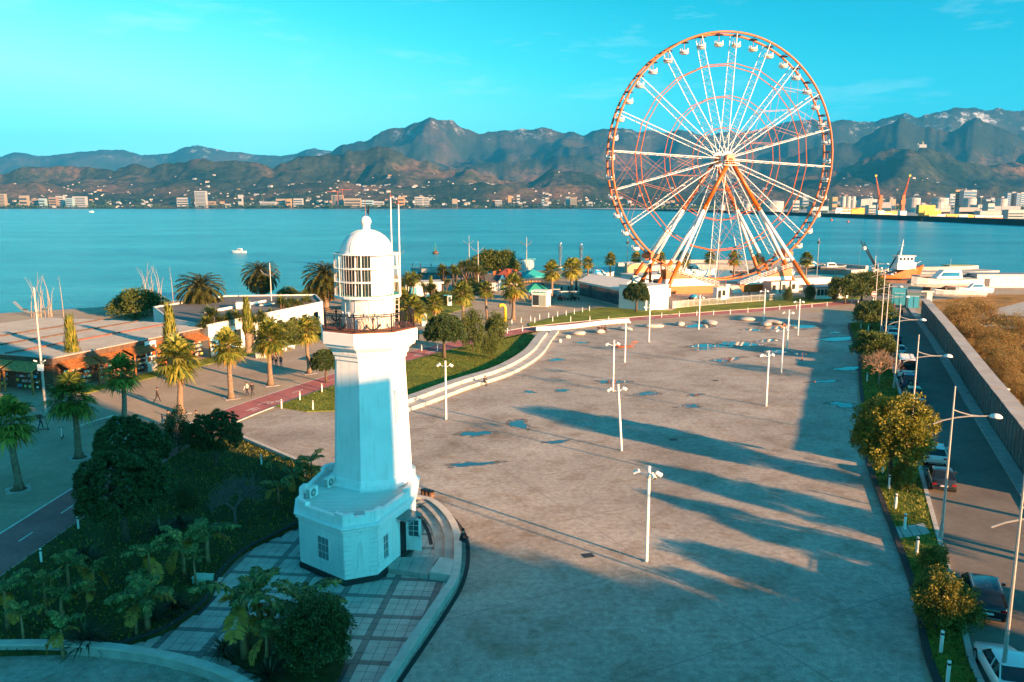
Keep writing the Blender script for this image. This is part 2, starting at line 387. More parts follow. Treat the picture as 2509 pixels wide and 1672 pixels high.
al = ramp_out(nt, noise_out(nt, pos, 1.1, 6.0, .75), ((.42, (0, 0, 0)), (.6, (.8, .8, .8)))); nt.links.new(al, b.inputs['Alpha'])
# --- sea
m, nt, b = newmat('sea_water'); M['sea'] = m
pos = world_pos(nt); mp = node(nt, 'ShaderNodeMapping'); mp.inputs['Scale'].default_value = (.45, 1.0, 1.0); nt.links.new(pos, mp.inputs[0])
big = noise_out(nt, mp.outputs[0], .012, 4.0, .6)
lane = noise_out(nt, mp.outputs[0], .05, 6.0, .7)
c = ramp_out(nt, chain(nt, 'ADD', chain(nt, 'MULTIPLY', big, .6), chain(nt, 'MULTIPLY', lane, .4)), ((.36, (.01, .21, .30)), (.50, (.025, .30, .40)), (.64, (.05, .40, .50))))
nt.links.new(c, b.inputs['Base Color']); b.inputs['Roughness'].default_value = .22; b.inputs['IOR'].default_value = 1.33
wv = chain(nt, 'ADD', noise_out(nt, mp.outputs[0], .22, 6.0, .72), chain(nt, 'MULTIPLY', noise_out(nt, mp.outputs[0], .03, 4.0, .6), 2.0))
bp = node(nt, 'ShaderNodeBump', Strength=1.0, Distance=.9); nt.links.new(wv, bp.inputs['Height']); nt.links.new(bp.outputs[0], b.inputs['Normal'])

# sea sheet
SEA = -1.5
struct('sea', MB().add([(-40000, -2000, SEA), (40000, -2000, SEA), (40000, 60000, SEA), (-40000, 60000, SEA)], [(0, 1, 2, 3)]), M['sea'])
# land sheet with the shoreline of the photograph
coast = gs([(-500, 784), (0, 768), (200, 756), (400, 741), (520, 729), (640, 723), (780, 717), (900, 705), (985, 694), (1010, 688), (1110, 683), (1200, 671),
            (1290, 663), (1420, 664), (1500, 668), (1580, 662), (1660, 671), (1740, 690), (1900, 691), (2075, 692), (2090, 702), (2160, 696), (2230, 680), (2440, 684), (2900, 690)])
land = [(c.x, c.y) for c in coast] + [(330, 150), (330, -420), (-330, -420), (-330, 120)]
struct('ground', MB().prism(land, -4.0, 0.0), M['promenade'])
# harbour breakwaters (low concrete moles)
for nm, px in (('breakwater', [(1540, 657), (1640, 650), (1800, 650), (2010, 658), (2100, 664)]), ('breakwater', [(2235, 668), (2340, 668), (2428, 664)])):
    L = gs(px, 0.0); mb = MB(); strip(mb, smooth_line(L, 4), -3.0, 4.5, -5, .35); strip(mb, smooth_line(L, 4), 4.5, 6.0, -5, 1.5)
    struct(nm, mb, M['concrete'])

# square
plaza_px = [(596, 1080), (560, 1046), (640, 1018), (690, 1004), (820, 1012), (1000, 1008), (1060, 988), (1150, 960), (1240, 925), (1292, 899), (1330, 870), (1350, 841), (1372, 815),
            (1500, 800), (1800, 780), (2060, 762), (2088, 790), (2104, 860), (2098, 930), (2106, 1050), (2125, 1160), (2160, 1250), (2205, 1365), (2240, 1480), (2256, 1600), (2268, 1690)]
PL = [g(*p) for p in plaza_px] + [Vector((18, 20, 0)), Vector((18, 5, 0)), Vector((-40, 5, 0)), Vector((-40, 37, 0)), Vector((-28, 36.2, 0)), Vector((-20, 37.5, 0)), Vector((-14.0, 46, 0)), Vector((-14, 60, 0)), Vector((-15, 63, 0))]
struct('plaza', MB().sheet(PL, .006), M['plaza'])
# cycle path: world line through the photograph's points, continued both ways
bike_c = [(-33.0, 20), (-32.8, 40), (-32.6, 52), (-32.2, 66), (-30.6, 80), (-25.2, 95), (-17.5, 112), (-9.5, 126), (0, 138.5), (8, 146), (19, 153), (32, 159.5), (45, 165.5), (60, 173), (76, 182.0), (82, 186)]
BK = smooth_line([(x, y, 0) for x, y in bike_c], 8)
mb = MB(); flat_strip(mb, BK, -2.15, 2.15, .010); struct('bike_path', mb, M['bike'])
mb = MB(); flat_strip(mb, BK, 2.0, 2.16, .015); flat_strip(mb, BK, -2.16, -2.02, .015)
acc = 0.0
for i in range(len(BK)-1):                      # broken centre line
    if i % 3 == 0: flat_strip(mb, BK[i:i+2], -.06, .06, .0155)
for k in range(6):                              # zebra crossing and arrows
    t = k*.75-1.9
    flat_strip(mb, [Vector((-31.6+t*.94, 77.6-t*.3, 0)), Vector((-30.3+t*.94, 80.9-t*.3, 0))], -.22, .22, .016)
# bicycle mark: two wheels, a frame and chevrons
def ringflat(mb, c, r, w, z, n=14):
    P = [(c[0]+rr*math.cos(2*math.pi*k/n)*.9, c[1]+rr*math.sin(2*math.pi*k/n)*1.5, z) for rr in (r-w, r+w) for k in range(n)]
    mb.add(P, [(k, (k+1) % n, n+(k+1) % n, n+k) for k in range(n)])
for (bx, by) in ((-26.7, 88.5), (-12.2, 119.8), (7.2, 144.6), (27.0, 156.6)):
    ringflat(mb, (bx-.45, by-.2), .32, .05, .0165); ringflat(mb, (bx+.45, by+.6), .32, .05, .0165)
    for a, c in (((-.45, -.2), (-.05, .75)), ((-.05, .75), (.45, .6)), ((-.45, -.2), (.15, .1)), ((.15, .1), (-.05, .75)), ((.15, .1), (.5, 1.0))):
        flat_strip(mb, [Vector((bx+a[0], by+a[1], 0)), Vector((bx+c[0], by+c[1], 0))], -.05, .05, .0165)
for (bx, by) in ((-28.3, 84.7), (-14.0, 116.5)):
    for q in (0, .45, .9):
        flat_strip(mb, [Vector((bx-.5+q*.3, by+q, 0)), Vector((bx+q*.3, by+.5+q, 0)), Vector((bx+.5+q*.3, by+q, 0))], -.07, .07, .0165)
struct('path_markings', mb, M['whiteline'])
bk_near = offset_line(BK, -2.35)                # garden side (right hand going away)
mb = MB(); strip(mb, BK[12:54], -2.36, -2.18, -.1, .07); strip(mb, BK[62:], 2.18, 2.34, -.1, .06); o = struct('path_kerb', mb, M['palestone'])

# lawns -----------------------------------------------------------
gp = [(p.x, p.y) for p in bk_near if 37.5 < p.y < 73.5]
border = smooth_line([(-14.4, 53.6, 0), (-15.3, 51.9, 0), (-17.0, 48.6, 0), (-17.35, 45.4, 0), (-17.0, 42.6, 0), (-17.3, 40.6, 0), (-18.2, 38.6, 0), (-20.4, 36.9, 0)], 5)
wallc = smooth_line([(-9.0, 30.5, 0), (-12.0, 33.6, 0), (-15.6, 35.6, 0), (-20.0, 36.8, 0), (-25.0, 37.1, 0), (-31.0, 36.4, 0), (-38, 34.2, 0)], 5)
garden = gp + [(-26.0, 74.0), (-15.2, 63.2), (-12.5, 58.0)] + [(p.x, p.y) for p in border] + [(-25.0, 36.7), (-30.3, 36.2)]
LAWNS = [('lawn', garden, .22)]
l2 = [(p.x, p.y) for p in bk_near if 86 < p.y < 141] + [(3.2, 139.0), (4.2, 128.5), (2.4, 118.3), (-.3, 110.0), (-3.0, 103.4), (-10.8, 89.8), (-13.2, 85.6), (-22, 84.2)]
LAWNS.append(('lawn', l2, .10))
bk_far = offset_line(BK, 2.36)
l3 = [(p.x, p.y) for p in bk_far if p.x > 3] + [(84, 192), (74, 197), (58, 191.5), (45, 184.5), (39, 180), (33.5, 167.5), (24, 172), (19, 173), (12, 164), (3, 149)]
LAWNS.append(('lawn', l3, .10))
# strips along the shops
l4 = [(-52.5, 93.5), (-50.2, 92.4), (-43.5, 108), (-38.5, 117.5), (-36.5, 122), (-33.2, 128), (-29, 141), (-33.2, 145), (-44, 115)]
LAWNS.append(('lawn', l4, .08))
l5 = [(-27, 140), (-14, 160), (-8.5, 176), (-12, 200), (-30, 190), (-33, 160)]
LAWNS.append(('lawn', l5, .08))
stripL = smooth_line([(63.0, 149.5, 0), (60.0, 142.5, 0), (52.0, 119.5, 0), (44.9, 102.4, 0), (37.5, 84, 0), (31.9, 70.8, 0), (27.4, 57.1, 0), (24.95, 49.3, 0), (22.75, 42.7, 0), (20.35, 36.7, 0), (19.2, 32, 0), (18.4, 24, 0)], 5)
stripR = smooth_line([(70.9, 154.5, 0), (66.0, 142.5, 0), (57.0, 120.5, 0), (49.5, 102.4, 0), (42.2, 84.5, 0), (35.55, 68.5, 0), (29.5, 53.8, 0), (25.9, 44.9, 0), (23.6, 39.4, 0), (21.7, 34.5, 0), (20.6, 28, 0), (20.2, 24, 0)], 5)
l6 = [(p.x, p.y) for p in offset_line(stripL, .30)] + [(p.x, p.y) for p in offset_line(stripR, -.05)[::-1]]
LAWNS.append(('lawn', l6, .12))
M['shadedlawn'] = ground_mat('shaded_garden_lawn', ((.28, (.025, .038, .010)), (.5, (.05, .066, .014)), (.72, (.09, .095, .022))), .3, ((.28, (.5, .5, .5)), (.7, (1.2, 1.2, 1.15))), 2.5, bump=1.0, bscale=14.0, dist=.08)  # darker copy of the lawn: the garden's shade is put into its colour
for i_, (nm, P, z) in enumerate(LAWNS): struct(nm, MB().prism(P, -.05, z), M['shadedlawn'] if i_ == 0 else M['lawn'])
# grass blades on the near lawns
V = []; F = []
def blades(P, z, n, hmin, hmax):
    xs = [p[0] for p in P]; ys = [p[1] for p in P]; k = 0; out = []
    while k < n:
        x = rnd.uniform(min(xs), max(xs)); y = rnd.uniform(min(ys), max(ys))
        if inside(P, x, y):
            k += 1
            if not inside([(26.0, 52.7), (28.8, 53.5), (28.4, 51.2), (25.2, 50.3)], x, y): out.append((x, y))
    for x, y in out:
        a = rnd.uniform(0, 6.28); h = rnd.uniform(hmin, hmax); c, s = math.cos(a)*.06, math.sin(a)*.06; o = len(V)
        lx, ly = rnd.uniform(-.1, .1), rnd.uniform(-.1, .1)
        V.extend([(x-c, y-s, z-.01), (x+c, y+s, z-.01), (x+lx, y+ly, z+h)]); F.append((o, o+1, o+2))
blades(garden, .22, 9000, .08, .2); blades(l6, .12, 14000, .08, .24); blades(l2, .10, 7000, .06, .15)
M['blade'] = leafmat('grass_blade', ((.0, (.04, .06, .010)), (.55, (.11, .135, .018)), (1.0, (.32, .29, .06))), .35)
o = link('grass', np_mesh('grass', V, F, M['blade'])); o['kind'] = 'stuff'

# road, its kerbs and the paved slabs across the planting strip
roadR = smooth_line([(90, 184, 0), (79.0, 156.7, 0), (64.8, 121.4, 0), (50.9, 87.9, 0), (41.2, 64.2, 0), (32, 42, 0), (27, 30, 0), (24, 22, 0)], 5)
roadP = [(p.x, p.y) for p in stripR] + [(p.x, p.y) for p in roadR[::-1]] + [(92, 206), (84, 206), (78, 186)]
struct('road', MB().sheet(roadP, .004), M['road'])
mb = MB(); strip(mb, stripR, -.02, .28, -.1, .15); struct('road_kerb', mb, M['palestone'])
mb = MB(); strip(mb, stripL, -.02, .34, -.1, .17); struct('strip_kerb', mb, M['darkstone'])
mb = MB(); strip(mb, roadR, .0, .95, -.1, .12); strip(mb, roadR, -.16, .0, -.1, .13); struct('pavement', mb, M['concrete'])
slab_root = struct('footpath', MB().prism([(25.9, 52.4), (28.6, 53.2), (28.2, 51.5), (25.4, 50.6)], -.02, .125), M['darkgrey'])
for k in range(4):
    t0 = k/4+.012; t1 = (k+1)/4-.012; A, B2, C2, D2 = Vector((25.9, 52.4)), Vector((28.6, 53.2)), Vector((28.2, 51.5)), Vector((25.4, 50.6))
    q = [A.lerp(B2, t0), A.lerp(B2, t1), D2.lerp(C2, t1), D2.lerp(C2, t0)]
    MB().prism(q, .10, .16+.004*(k % 2)).build('slab', M['concrete'], slab_root)
# marsh and dry grass on the right
fieldP = [(p.x, p.y) for p in offset_line(roadR, 2.6)] + [(40, -10), (300, 0), (300, 190), (180, 205), (118, 198), (98, 186)]
struct('field', MB().sheet(fieldP, .02), M['field'])
# gravel yard
struct('yard', MB().sheet([(p.x, p.y) for p in gs([(2370, 775), (2509, 740), (2600, 745), (2600, 800), (2420, 808)])], .03), M['concrete'])
# puddles left by rain: irregular shallow sheets of water
def puddle(px, py, rx, ry, seed, an=0.0):
    c = g(px, py); r = random.Random(seed); ph = [r.uniform(0, 6.28) for _ in range(5)]; P = []
    for k in range(26):
        a = 2*math.pi*k/26; q = 1+.22*math.sin(2*a+ph[0])+.16*math.sin(3*a+ph[1])+.12*math.sin(5*a+ph[2])+.08*math.sin(9*a+ph[3])
        x, y = rx*q*math.cos(a), ry*q*math.sin(a)
        P.append((c.x+x*math.cos(an)-y*math.sin(an), c.y+x*math.sin(an)+y*math.cos(an)))
    o = struct('puddle', MB().sheet(P, .0105), M['puddle'])
    Q = [(c.x+(x-c.x)*r.uniform(1.25, 1.7), c.y+(y-c.y)*r.uniform(1.25, 1.7)) for x, y in P]; struct('damp_patch', MB().sheet(Q, .0085), M['damp'])
for i, a in enumerate([(1364, 882, .9, .9), (1378, 957, .7, .7), (1297, 961, .6, .5), (1270, 1040, 1.0, 1.2), (1165, 1063, 1.3, .8), (1365, 1083, .8, .5), (1155, 1138, 1.7, .5), (1500, 936, 1.8, .8),
                       (1740, 848, 3.0, 1.7), (1812, 843, 2.9, 2.2), (1725, 856, 1.2, .7), (1883, 835, 1.8, 1.1), (1775, 882, 2.4, 1.0), (1925, 800, 4.0, 3.6), (1846, 809, 1.4, 1.2), (1710, 799, 2.0, 2.0),
                       (1900, 862, 2.0, 1.0), (1690, 996, 1.2, .6), (1585, 965, 1.2, .9), (1875, 872, 1.3, .7), (2052, 831, 3.6, 1.4), (2085, 904, 2.6, 1.0), (2020, 935, 1.6, .6), (2065, 992, 1.2, 1.0), (2045, 815, 1.0, .6),
                       (1705, 968, .8, .5), (1960, 868, .9, .5), (1425, 840, .9, .6)]):
    puddle(*a, seed=i+3, an=.3)
# manhole covers / drain gratings in the square
for i, (x, y) in enumerate(((1753, 933), (1650, 1078), (1441, 1362))):
    c = g(x, y); mb = MB().box(c.x, c.y, .012, .75, .62, .014, .3)
    o = mb.build('drain_cover', M['darkgrey']); tag(o, ['small iron drain cover far out in the sunny square', 'iron drain cover beside the long tree shadow', 'iron drain cover nearest the shaded foreground of the square'][i], 'drain cover', 'drain covers in the square')
    for k in range(4): MB().box(c.x-.26+.17*k, c.y, .022, .06, .5, .01, .3).build('bar', M['black'], o)

# ------------------------------------------------------------------ far land: mountains, foothills, far shore
def interp(pts, xs): return np.interp(xs, [p[0] for p in pts], [p[1] for p in pts])
def vnoise(x, y, seed):
    xi = np.floor(x).astype(np.int64); yi = np.floor(y).astype(np.int64); xf = x-xi; yf = y-yi
    def h(a, b2):
        n = (a*374761393+b2*668265263+seed*982451653) & 0x7fffffff; n = ((n ^ (n >> 13))*1274126177) & 0x7fffffff
        return ((n ^ (n >> 16)) & 0xffff)/65535.0
    sx = xf*xf*(3-2*xf); sy = yf*yf*(3-2*yf)
    return (h(xi, yi)*(1-sx)+h(xi+1, yi)*sx)*(1-sy)+(h(xi, yi+1)*(1-sx)+h(xi+1, yi+1)*sx)*sy
def fbm(x, y, seed, o=4):
    t = 0; a = .5; s = 0
    for k in range(o): t = t+a*vnoise(x*2**k, y*2**k, seed+k); s += a; a *= .52
    return t/s
RIDGES = [  # skyline points (photograph pixels), depth of the crest in metres, depth where the slope starts
 ([(-900, 400), (0, 381), (35, 373), (90, 383), (120, 381), (160, 374), (200, 371), (250, 365), (285, 365), (310, 369), (345, 379), (420, 373), (450, 360), (485, 355), (510, 360), (560, 372), (590, 371), (640, 381), (690, 384), (728, 376), (752, 365), (769, 361), (812, 368), (860, 400), (1000, 440), (3400, 460)], 15000, 10500),
 ([(-900, 470), (600, 450), (740, 400), (812, 373), (839, 356), (872, 350), (899, 342), (918, 330), (937, 319), (992, 315), (1008, 305), (1049, 294), (1054, 290), (1087, 292), (1103, 298), (1117, 302), (1144, 313), (1177, 320), (1198, 318), (1247, 320), (1310, 317), (1335, 311), (1355, 316), (1384, 316), (1404, 315), (1428, 324), (1455, 321), (1486, 322), (1526, 312), (1557, 318), (1600, 324), (1731, 322), (1858, 318), (1896, 308), (1960, 297), (2029, 301), (2081, 296), (2138, 294), (2159, 285), (2216, 269), (2244, 272), (2288, 275), (2327, 265), (2366, 266), (2399, 262), (2443, 261), (2509, 272), (2800, 290), (3400, 310)], 10500, 6200),
 ([(-900, 470), (900, 470), (1050, 430), (1250, 400), (1400, 392), (1560, 430), (1700, 405), (1850, 392), (2000, 360), (2110, 330), (2200, 305), (2290, 318), (2380, 300), (2450, 330), (2509, 345), (3400, 380)], 8000, 5600),
 ([(-900, 440), (0, 433), (40, 428), (105, 415), (150, 418), (190, 420), (215, 408), (250, 405), (330, 410), (360, 420), (385, 415), (430, 402), (490, 392), (500, 390), (520, 395), (560, 393), (600, 390), (625, 389), (665, 397), (690, 382), (730, 384), (780, 386), (830, 373), (855, 364), (900, 363), (950, 362), (985, 375), (1020, 385), (1050, 400), (1080, 415), (1120, 424), (1200, 432), (1300, 440), (1404, 424), (1480, 440), (1600, 445), (1700, 437), (1900, 440), (2000, 418), (2081, 398), (2141, 393), (2185, 377), (2229, 359), (2260, 355), (2283, 364), (2314, 380), (2353, 393), (2387, 400), (2443, 405), (2509, 400), (3400, 420)], 6000, 4550),
 ([(-900, 470), (0, 462), (120, 455), (250, 470), (330, 474), (420, 452), (500, 462), (620, 468), (760, 450), (900, 440), (1010, 452), (1100, 458), (1180, 448), (1280, 462), (1400, 466), (1560, 462), (1700, 470), (1950, 462), (2100, 450), (2300, 446), (2509, 455), (3400, 470)], 5050, 4480)]
NXc, NY = 1000, 170
pxs = np.linspace(-900, 3400, NXc); Ys = np.concatenate([np.linspace(4300, 6400, 90), np.geomspace(6430, 19000, NY-90)])
PXg, Yg = np.meshgrid(pxs, Ys); Xg = (PXg-CX)/FPX*Yg*.975
Hh = np.zeros_like(Xg)
for k, (pts, Yc, Y0) in enumerate(RIDGES):
    ysk = interp(pts, pxs); b_ = (ysk-CY)/FPX; crest = CAMH-Yc/(cp_-b_*sp_)*(sp_+b_*cp_)
    crest = crest*(1+(.10 if k >= 2 else .03)*(fbm(pxs/38.0, pxs*0+k*5.1, 41+k, 4)-.5)*(1 if k != 3 else .5))
    crest = np.maximum(crest, 5.0)[None, :]
    wob = (fbm(PXg/160.0, Yg*0+k*7.7, 31+k, 3)-.5)*(Yc-Y0)*.5
    t = np.clip((Yg-Y0)/(Yc-Y0), 0, 1)
    wx = (fbm(Xg/1500.0, Yg/1500.0, 70+k, 3)-.5)*900; wy = (fbm(Xg/1500.0+9, Yg/1500.0, 80+k, 3)-.5)*900
    big_ = np.abs(2*fbm((Xg+wx)/1150.0+k*3.1, (Yg*.62+wy)/1150.0, 50+k, 3)-1); sml = np.abs(2*fbm((Xg+wx)/380.0, (Yg*.7+wy)/380.0, 60+k, 3)-1)
    fr = t**1.1; low = np.clip(1-fr, 0, 1)
    carve = 1-low**.6*(.95*np.clip(1-1.5*big_, 0, 1)**1.3+.28*np.clip(1-1.6*sml, 0, 1))*np.clip(fr*5, 0, 1)
    back = np.clip(1-(Yg-Yc)/(Yc*.30), .0, 1)**.9
    h = crest*np.where(Yg <= Yc, fr*np.clip(carve, .10, 1.0), back)
    Hh = np.maximum(Hh, h)
Hh = Hh+(fbm(Xg/300.0, Yg/420.0, 95, 4)-.5)*210*np.clip((Hh-25)/220, 0, 1)*np.clip(1-(Yg-9000)/6000, .3, 1)
rough = (fbm(Xg/90.0, Yg/90.0, 91, 3)-.5)*16*np.clip(Hh/60, 0, 1)+(fbm(Xg/26.0, Yg/26.0, 92, 2)-.5)*9*np.clip(Hh/60, 0, 1)
Hh = Hh+rough*np.clip((Yg-4450)/200, 0, 1)
Zg = np.maximum(Hh, 0)+2.5
Zg[0, :] = -6.0
idx = np.arange(NXc*NY).reshape(NY, NXc)
Fq = np.stack([idx[:-1, :-1], idx[:-1, 1:], idx[1:, 1:], idx[1:, :-1]], -1).reshape(-1, 4)
m, nt, b = newmat('mountain_slopes'); M['hill'] = m
pos = world_pos(nt); sx = node(nt, 'ShaderNodeSeparateXYZ'); nt.links.new(pos, sx.inputs[0])
c = ramp_out(nt, noise_out(nt, pos, .0016, 6.0, .65), ((.34, (.022, .034, .020)), (.50, (.055, .055, .032)), (.57, (.13, .085, .05)), (.72, (.24, .115, .058))))
tr_ = ramp_out(nt, noise_out(nt, pos, .028, 5.0, .75), ((.30, (.22, .27, .26)), (.66, (1.55, 1.5, 1.45))))
c = mixc(nt, 1.0, c, tr_, 'MULTIPLY')
hz_ = chain(nt, 'MULTIPLY', chain(nt, 'SUBTRACT', sx.outputs['Z'], 280.0), 1/350.0)
c = mixc(nt, chain(nt, 'MULTIPLY', ramp_out(nt, hz_, ((0.0, (0, 0, 0)), (1.0, (1, 1, 1)))), .7), c, (.03, .037, .030))
sn = chain(nt, 'MULTIPLY', ramp_out(nt, noise_out(nt, pos, .006, 8.0, .75), ((.54, (0, 0, 0)), (.66, (1, 1, 1)))), ramp_out(nt, chain(nt, 'DIVIDE', sx.outputs['Z'], 1500.0), ((.50, (0, 0, 0)), (.70, (1, 1, 1)))))
c = mixc(nt, chain(nt, 'MULTIPLY', sn, .8), c, (.70, .72, .74))
nt.links.new(c, b.inputs['Base Color']); b.inputs['Roughness'].default_value = 1.0; b.inputs['Specular IOR Level'].default_value = 0.0
bp = node(nt, 'ShaderNodeBump', Strength=.9, Distance=9.0); nt.links.new(noise_out(nt, pos, .03, 6.0, .75), bp.inputs['Height']); nt.links.new(bp.outputs[0], b.inputs['Normal'])
o = link('mountains', np_mesh('mountains', np.stack([Xg, Yg, Zg], -1).reshape(-1, 3), Fq, M['hill'], smooth=True)); o['kind'] = 'structure'
def hill_z(X, Y):
    px = X/(Y*.975)*FPX+CX; i = np.clip(np.searchsorted(Ys, Y)-1, 0, NY-2); j = int(np.clip((px+900)/4300*(NXc-1), 0, NXc-2))
    return float(min(Zg[max(i, 1), j], Zg[i+1, j+1], Zg[max(i, 1), j+1], Zg[i+1, j]))
# port land on the right, behind a dark stone mole
port_px = [(1592, 517.5), (1700, 519.5), (1960, 529), (2250, 541), (2509, 553), (3000, 575)]
PT = [g(x, y, SEA) for x, y in port_px]
struct('port_land', MB().prism([(p.x, p.y) for p in PT] + [(2400, 700), (4200, 4600), (300, 4600), (380, 3300)], -6, 2.4), M['concrete'])
mb = MB(); strip(mb, PT, -6.0, 3.0, -6, 5.4); struct('harbour_mole', mb, mat('mole_stone', (.018, .02, .02), .95, var=.4, scale=.05))
# clear winter air
def haze_box():
    mb = MB().bz(-16000, 16000, -700, 21000, -8, 1750)
    m = bpy.data.materials.new('air_haze'); m.use_nodes = True; nt = m.node_tree; nt.nodes.remove(nt.nodes['Principled BSDF'])
    v = nt.nodes.new('ShaderNodeVolumePrincipled'); v.inputs['Color'].default_value = (.04, .50, 1.0, 1); v.inputs['Density'].default_value = HAZE; v.inputs['Anisotropy'].default_value = .0
    nt.links.new(v.outputs[0], nt.nodes['Material Output'].inputs['Volume'])
    struct('haze', mb, m, 'stuff')
HAZE = 4.4e-5
haze_box()
# ================================================================== LIGHTHOUSE
LX, LY = -9.3, 51.9
lh = thing('lighthouse', 'white octagonal lighthouse tower with domed lantern, rust red gallery deck and single storey base', 'lighthouse', (0, 0, 0))
lhw = M['lhwhite']
FP = [Vector(p) for p in ((-13.45, 48.9), (-12.95, 46.65), (-9.75, 44.15), (-7.95, 44.9), (-6.4, 49.2), (-6.6, 53.0), (-8.2, 55.2), (-10.9, 55.4), (-12.9, 53.4))]
FC = Vector((-9.7, 50.0))
def ring_off(d):      # footprint pushed outwards by d
    n = len(FP); out = []
    for i in range(n):
        a, b, c = FP[i-1], FP[i], FP[(i+1) % n]
        n1 = Vector(((b-a).y, -(b-a).x)).normalized(); n2 = Vector(((c-b).y, -(c-b).x)).normalized()
        bis = (n1+n2).normalized(); out.append(b+bis*d/max(.4, bis.dot(n1)))
    return out
def ring_stack(mb, levels, cap=True):
    vs = []; n = len(FP)
    for d, z in levels: vs += [(p.x, p.y, z) for p in ring_off(d)]
    fs = [(i*n+k, i*n+(k+1) % n, (i+1)*n+(k+1) % n, (i+1)*n+k) for i in range(len(levels)-1) for k in range(n)]
    if cap: fs.append(tuple((len(levels)-1)*n+k for k in range(n)))
    return mb.add(vs, fs)
ring_stack(MB(), [(.10, -.05), (.10, .34), (.03, .36)]).build('plinth', M['darkstone'], lh)
base = ring_stack(MB(), [(0, .3), (0, 3.12), (.05, 3.16)]).build('base_wall', lhw, lh)
ring_stack(MB(), [(.0, 3.02), (.07, 3.08), (.07, 3.2), (.2, 3.3), (.2, 3.42), (.30, 3.5), (.30, 3.58), (.04, 3.66)]).build('cornice', lhw, lh)
# parapet with raised corner piers, flat sheet roof behind it
mb = MB(); n = len(FP); o0 = ring_off(.02); i0 = ring_off(-.26)
for i in range(n):
    a, b, c, d = o0[i], o0[(i+1) % n], i0[(i+1) % n], i0[i]
    mb.prism([a, b, c, d], 3.6, 4.12)
    L = (b-a).length
    for t0, t1 in ((0, min(.32, .7/L)), (1-min(.32, .7/L), 1)):
        mb.prism([a.lerp(b, t0), a.lerp(b, t1), d.lerp(c, t1), d.lerp(c, t0)], 4.122, 4.34)
par = mb.build('parapet', lhw, lh)
def on_wall(i, t, d=0.0): 
    a, b = FP[i], FP[(i+1) % n]; nn = Vector(((b-a).y, -(b-a).x)).normalized()
    p = a.lerp(b, t)+nn*d; return p, (b-a).normalized(), nn
def wall_box(i, t, z0, z1, w, d0, d1):
    p, e, nn = on_wall(i, t); q = [p-e*w/2+nn*d0, p+e*w/2+nn*d0, p+e*w/2+nn*d1, p-e*w/2+nn*d1]
    return MB().prism(q, z0, z1)
for i in (1, 2, 3):   # sunk panels of the parapet, shown as thin raised frames
    L = (FP[(i+1) % n]-FP[i]).length
    for z in (3.72, 3.98): wall_box(i, .5, z, z+.03, L*.62, .02, .05).build('parapet_moulding', lhw, par)
    for t in (.19, .81): wall_box(i, t, 3.755, 3.975, .035, .02, .05).build('parapet_moulding', lhw, par)
# rusticated corner pilasters: thin courses
for i in (0, 1, 2, 3):
    L = (FP[(i+1) % n]-FP[i]).length; wv_ = min(.62, L*.22)
    for side in (wv_/L/2+.004, 1-wv_/L/2-.004):
        for k in range(9):
            wall_box(i, side, .40+k*.29, .40+k*.29+.265, wv_, -.05, .045).build('pilaster_block', lhw, base)
# roof of ribbed sheet
rp = ring_off(-.27); mb = MB(); mb.sheet([(p.x, p.y) for p in rp], 3.9)
roof = mb.build('roof', mat('roof_sheet', (.62, .66, .66), .4, .1, var=.1), lh)
for k in range(30):   # ribs across
    y = 45.4+k*.24; xs = []
    for i in range(n):
        a, b = rp[i], rp[(i+1) % n]
        if (a.y > y) != (b.y > y): xs.append(a.x+(b.x-a.x)*(y-a.y)/(b.y-a.y))
    if len(xs) >= 2:
        MB().bz(min(xs)+.03, max(xs)-.03, y-.045, y+.045, 3.902, 3.945).build('roof_rib', M['white'], roof)
# window with nine panes on the left front wall
def window(i, t, z0, z1, w, nx, ny):
    fr = MB(); p, e, nn = on_wall(i, t)
    wall_box(i, t, z0, z1, w, -.30, -.16).build('window_niche', M['darkgrey'], lh)
    f = wall_box(i, t, z0-.10, z0-.02, w+.22, -.02, .10).build('window', lhw, lh)
    m2 = MB()
    for s in (-1, 1):
        q, _, _ = on_wall(i, t); q = q+e*s*(w/2+.05)
        m2.prism([q-e*.05+nn*-.02, q+e*.05+nn*-.02, q+e*.05+nn*.06, q-e*.05+nn*.06], z0-.02, z1+.08)
    q, _, _ = on_wall(i, t); m2.prism([q-e*w/2+nn*-.02, q+e*w/2+nn*-.02, q+e*w/2+nn*.06, q-e*w/2+nn*.06], z1, z1+.08)
    m2.build('frame', lhw, f)
    for a in range(nx):
        for c in range(ny):
            x0 = -w/2+w*a/nx; cc = q+e*(x0+w/nx/2)
            h = (z1-z0)/ny
            MB().prism([cc-e*(w/nx/2-.022)+nn*.006, cc+e*(w/nx/2-.022)+nn*.006, cc+e*(w/nx/2-.022)+nn*.018, cc-e*(w/nx/2-.022)+nn*.018], z0+h*c+.022, z0+h*(c+1)-.022).build('pane', M['paleglass'], f)
    m3 = MB(); m3.prism([q-e*w/2+nn*-.01, q+e*w/2+nn*-.01, q+e*w/2+nn*.010, q-e*w/2+nn*.010], z0, z1); m3.build('glazing_bar', M['white'], f)
window(1, .55, 1.15, 2.55, 1.0, 3, 3)
window(3, .22, 1.0, 2.45, .62, 2, 3)
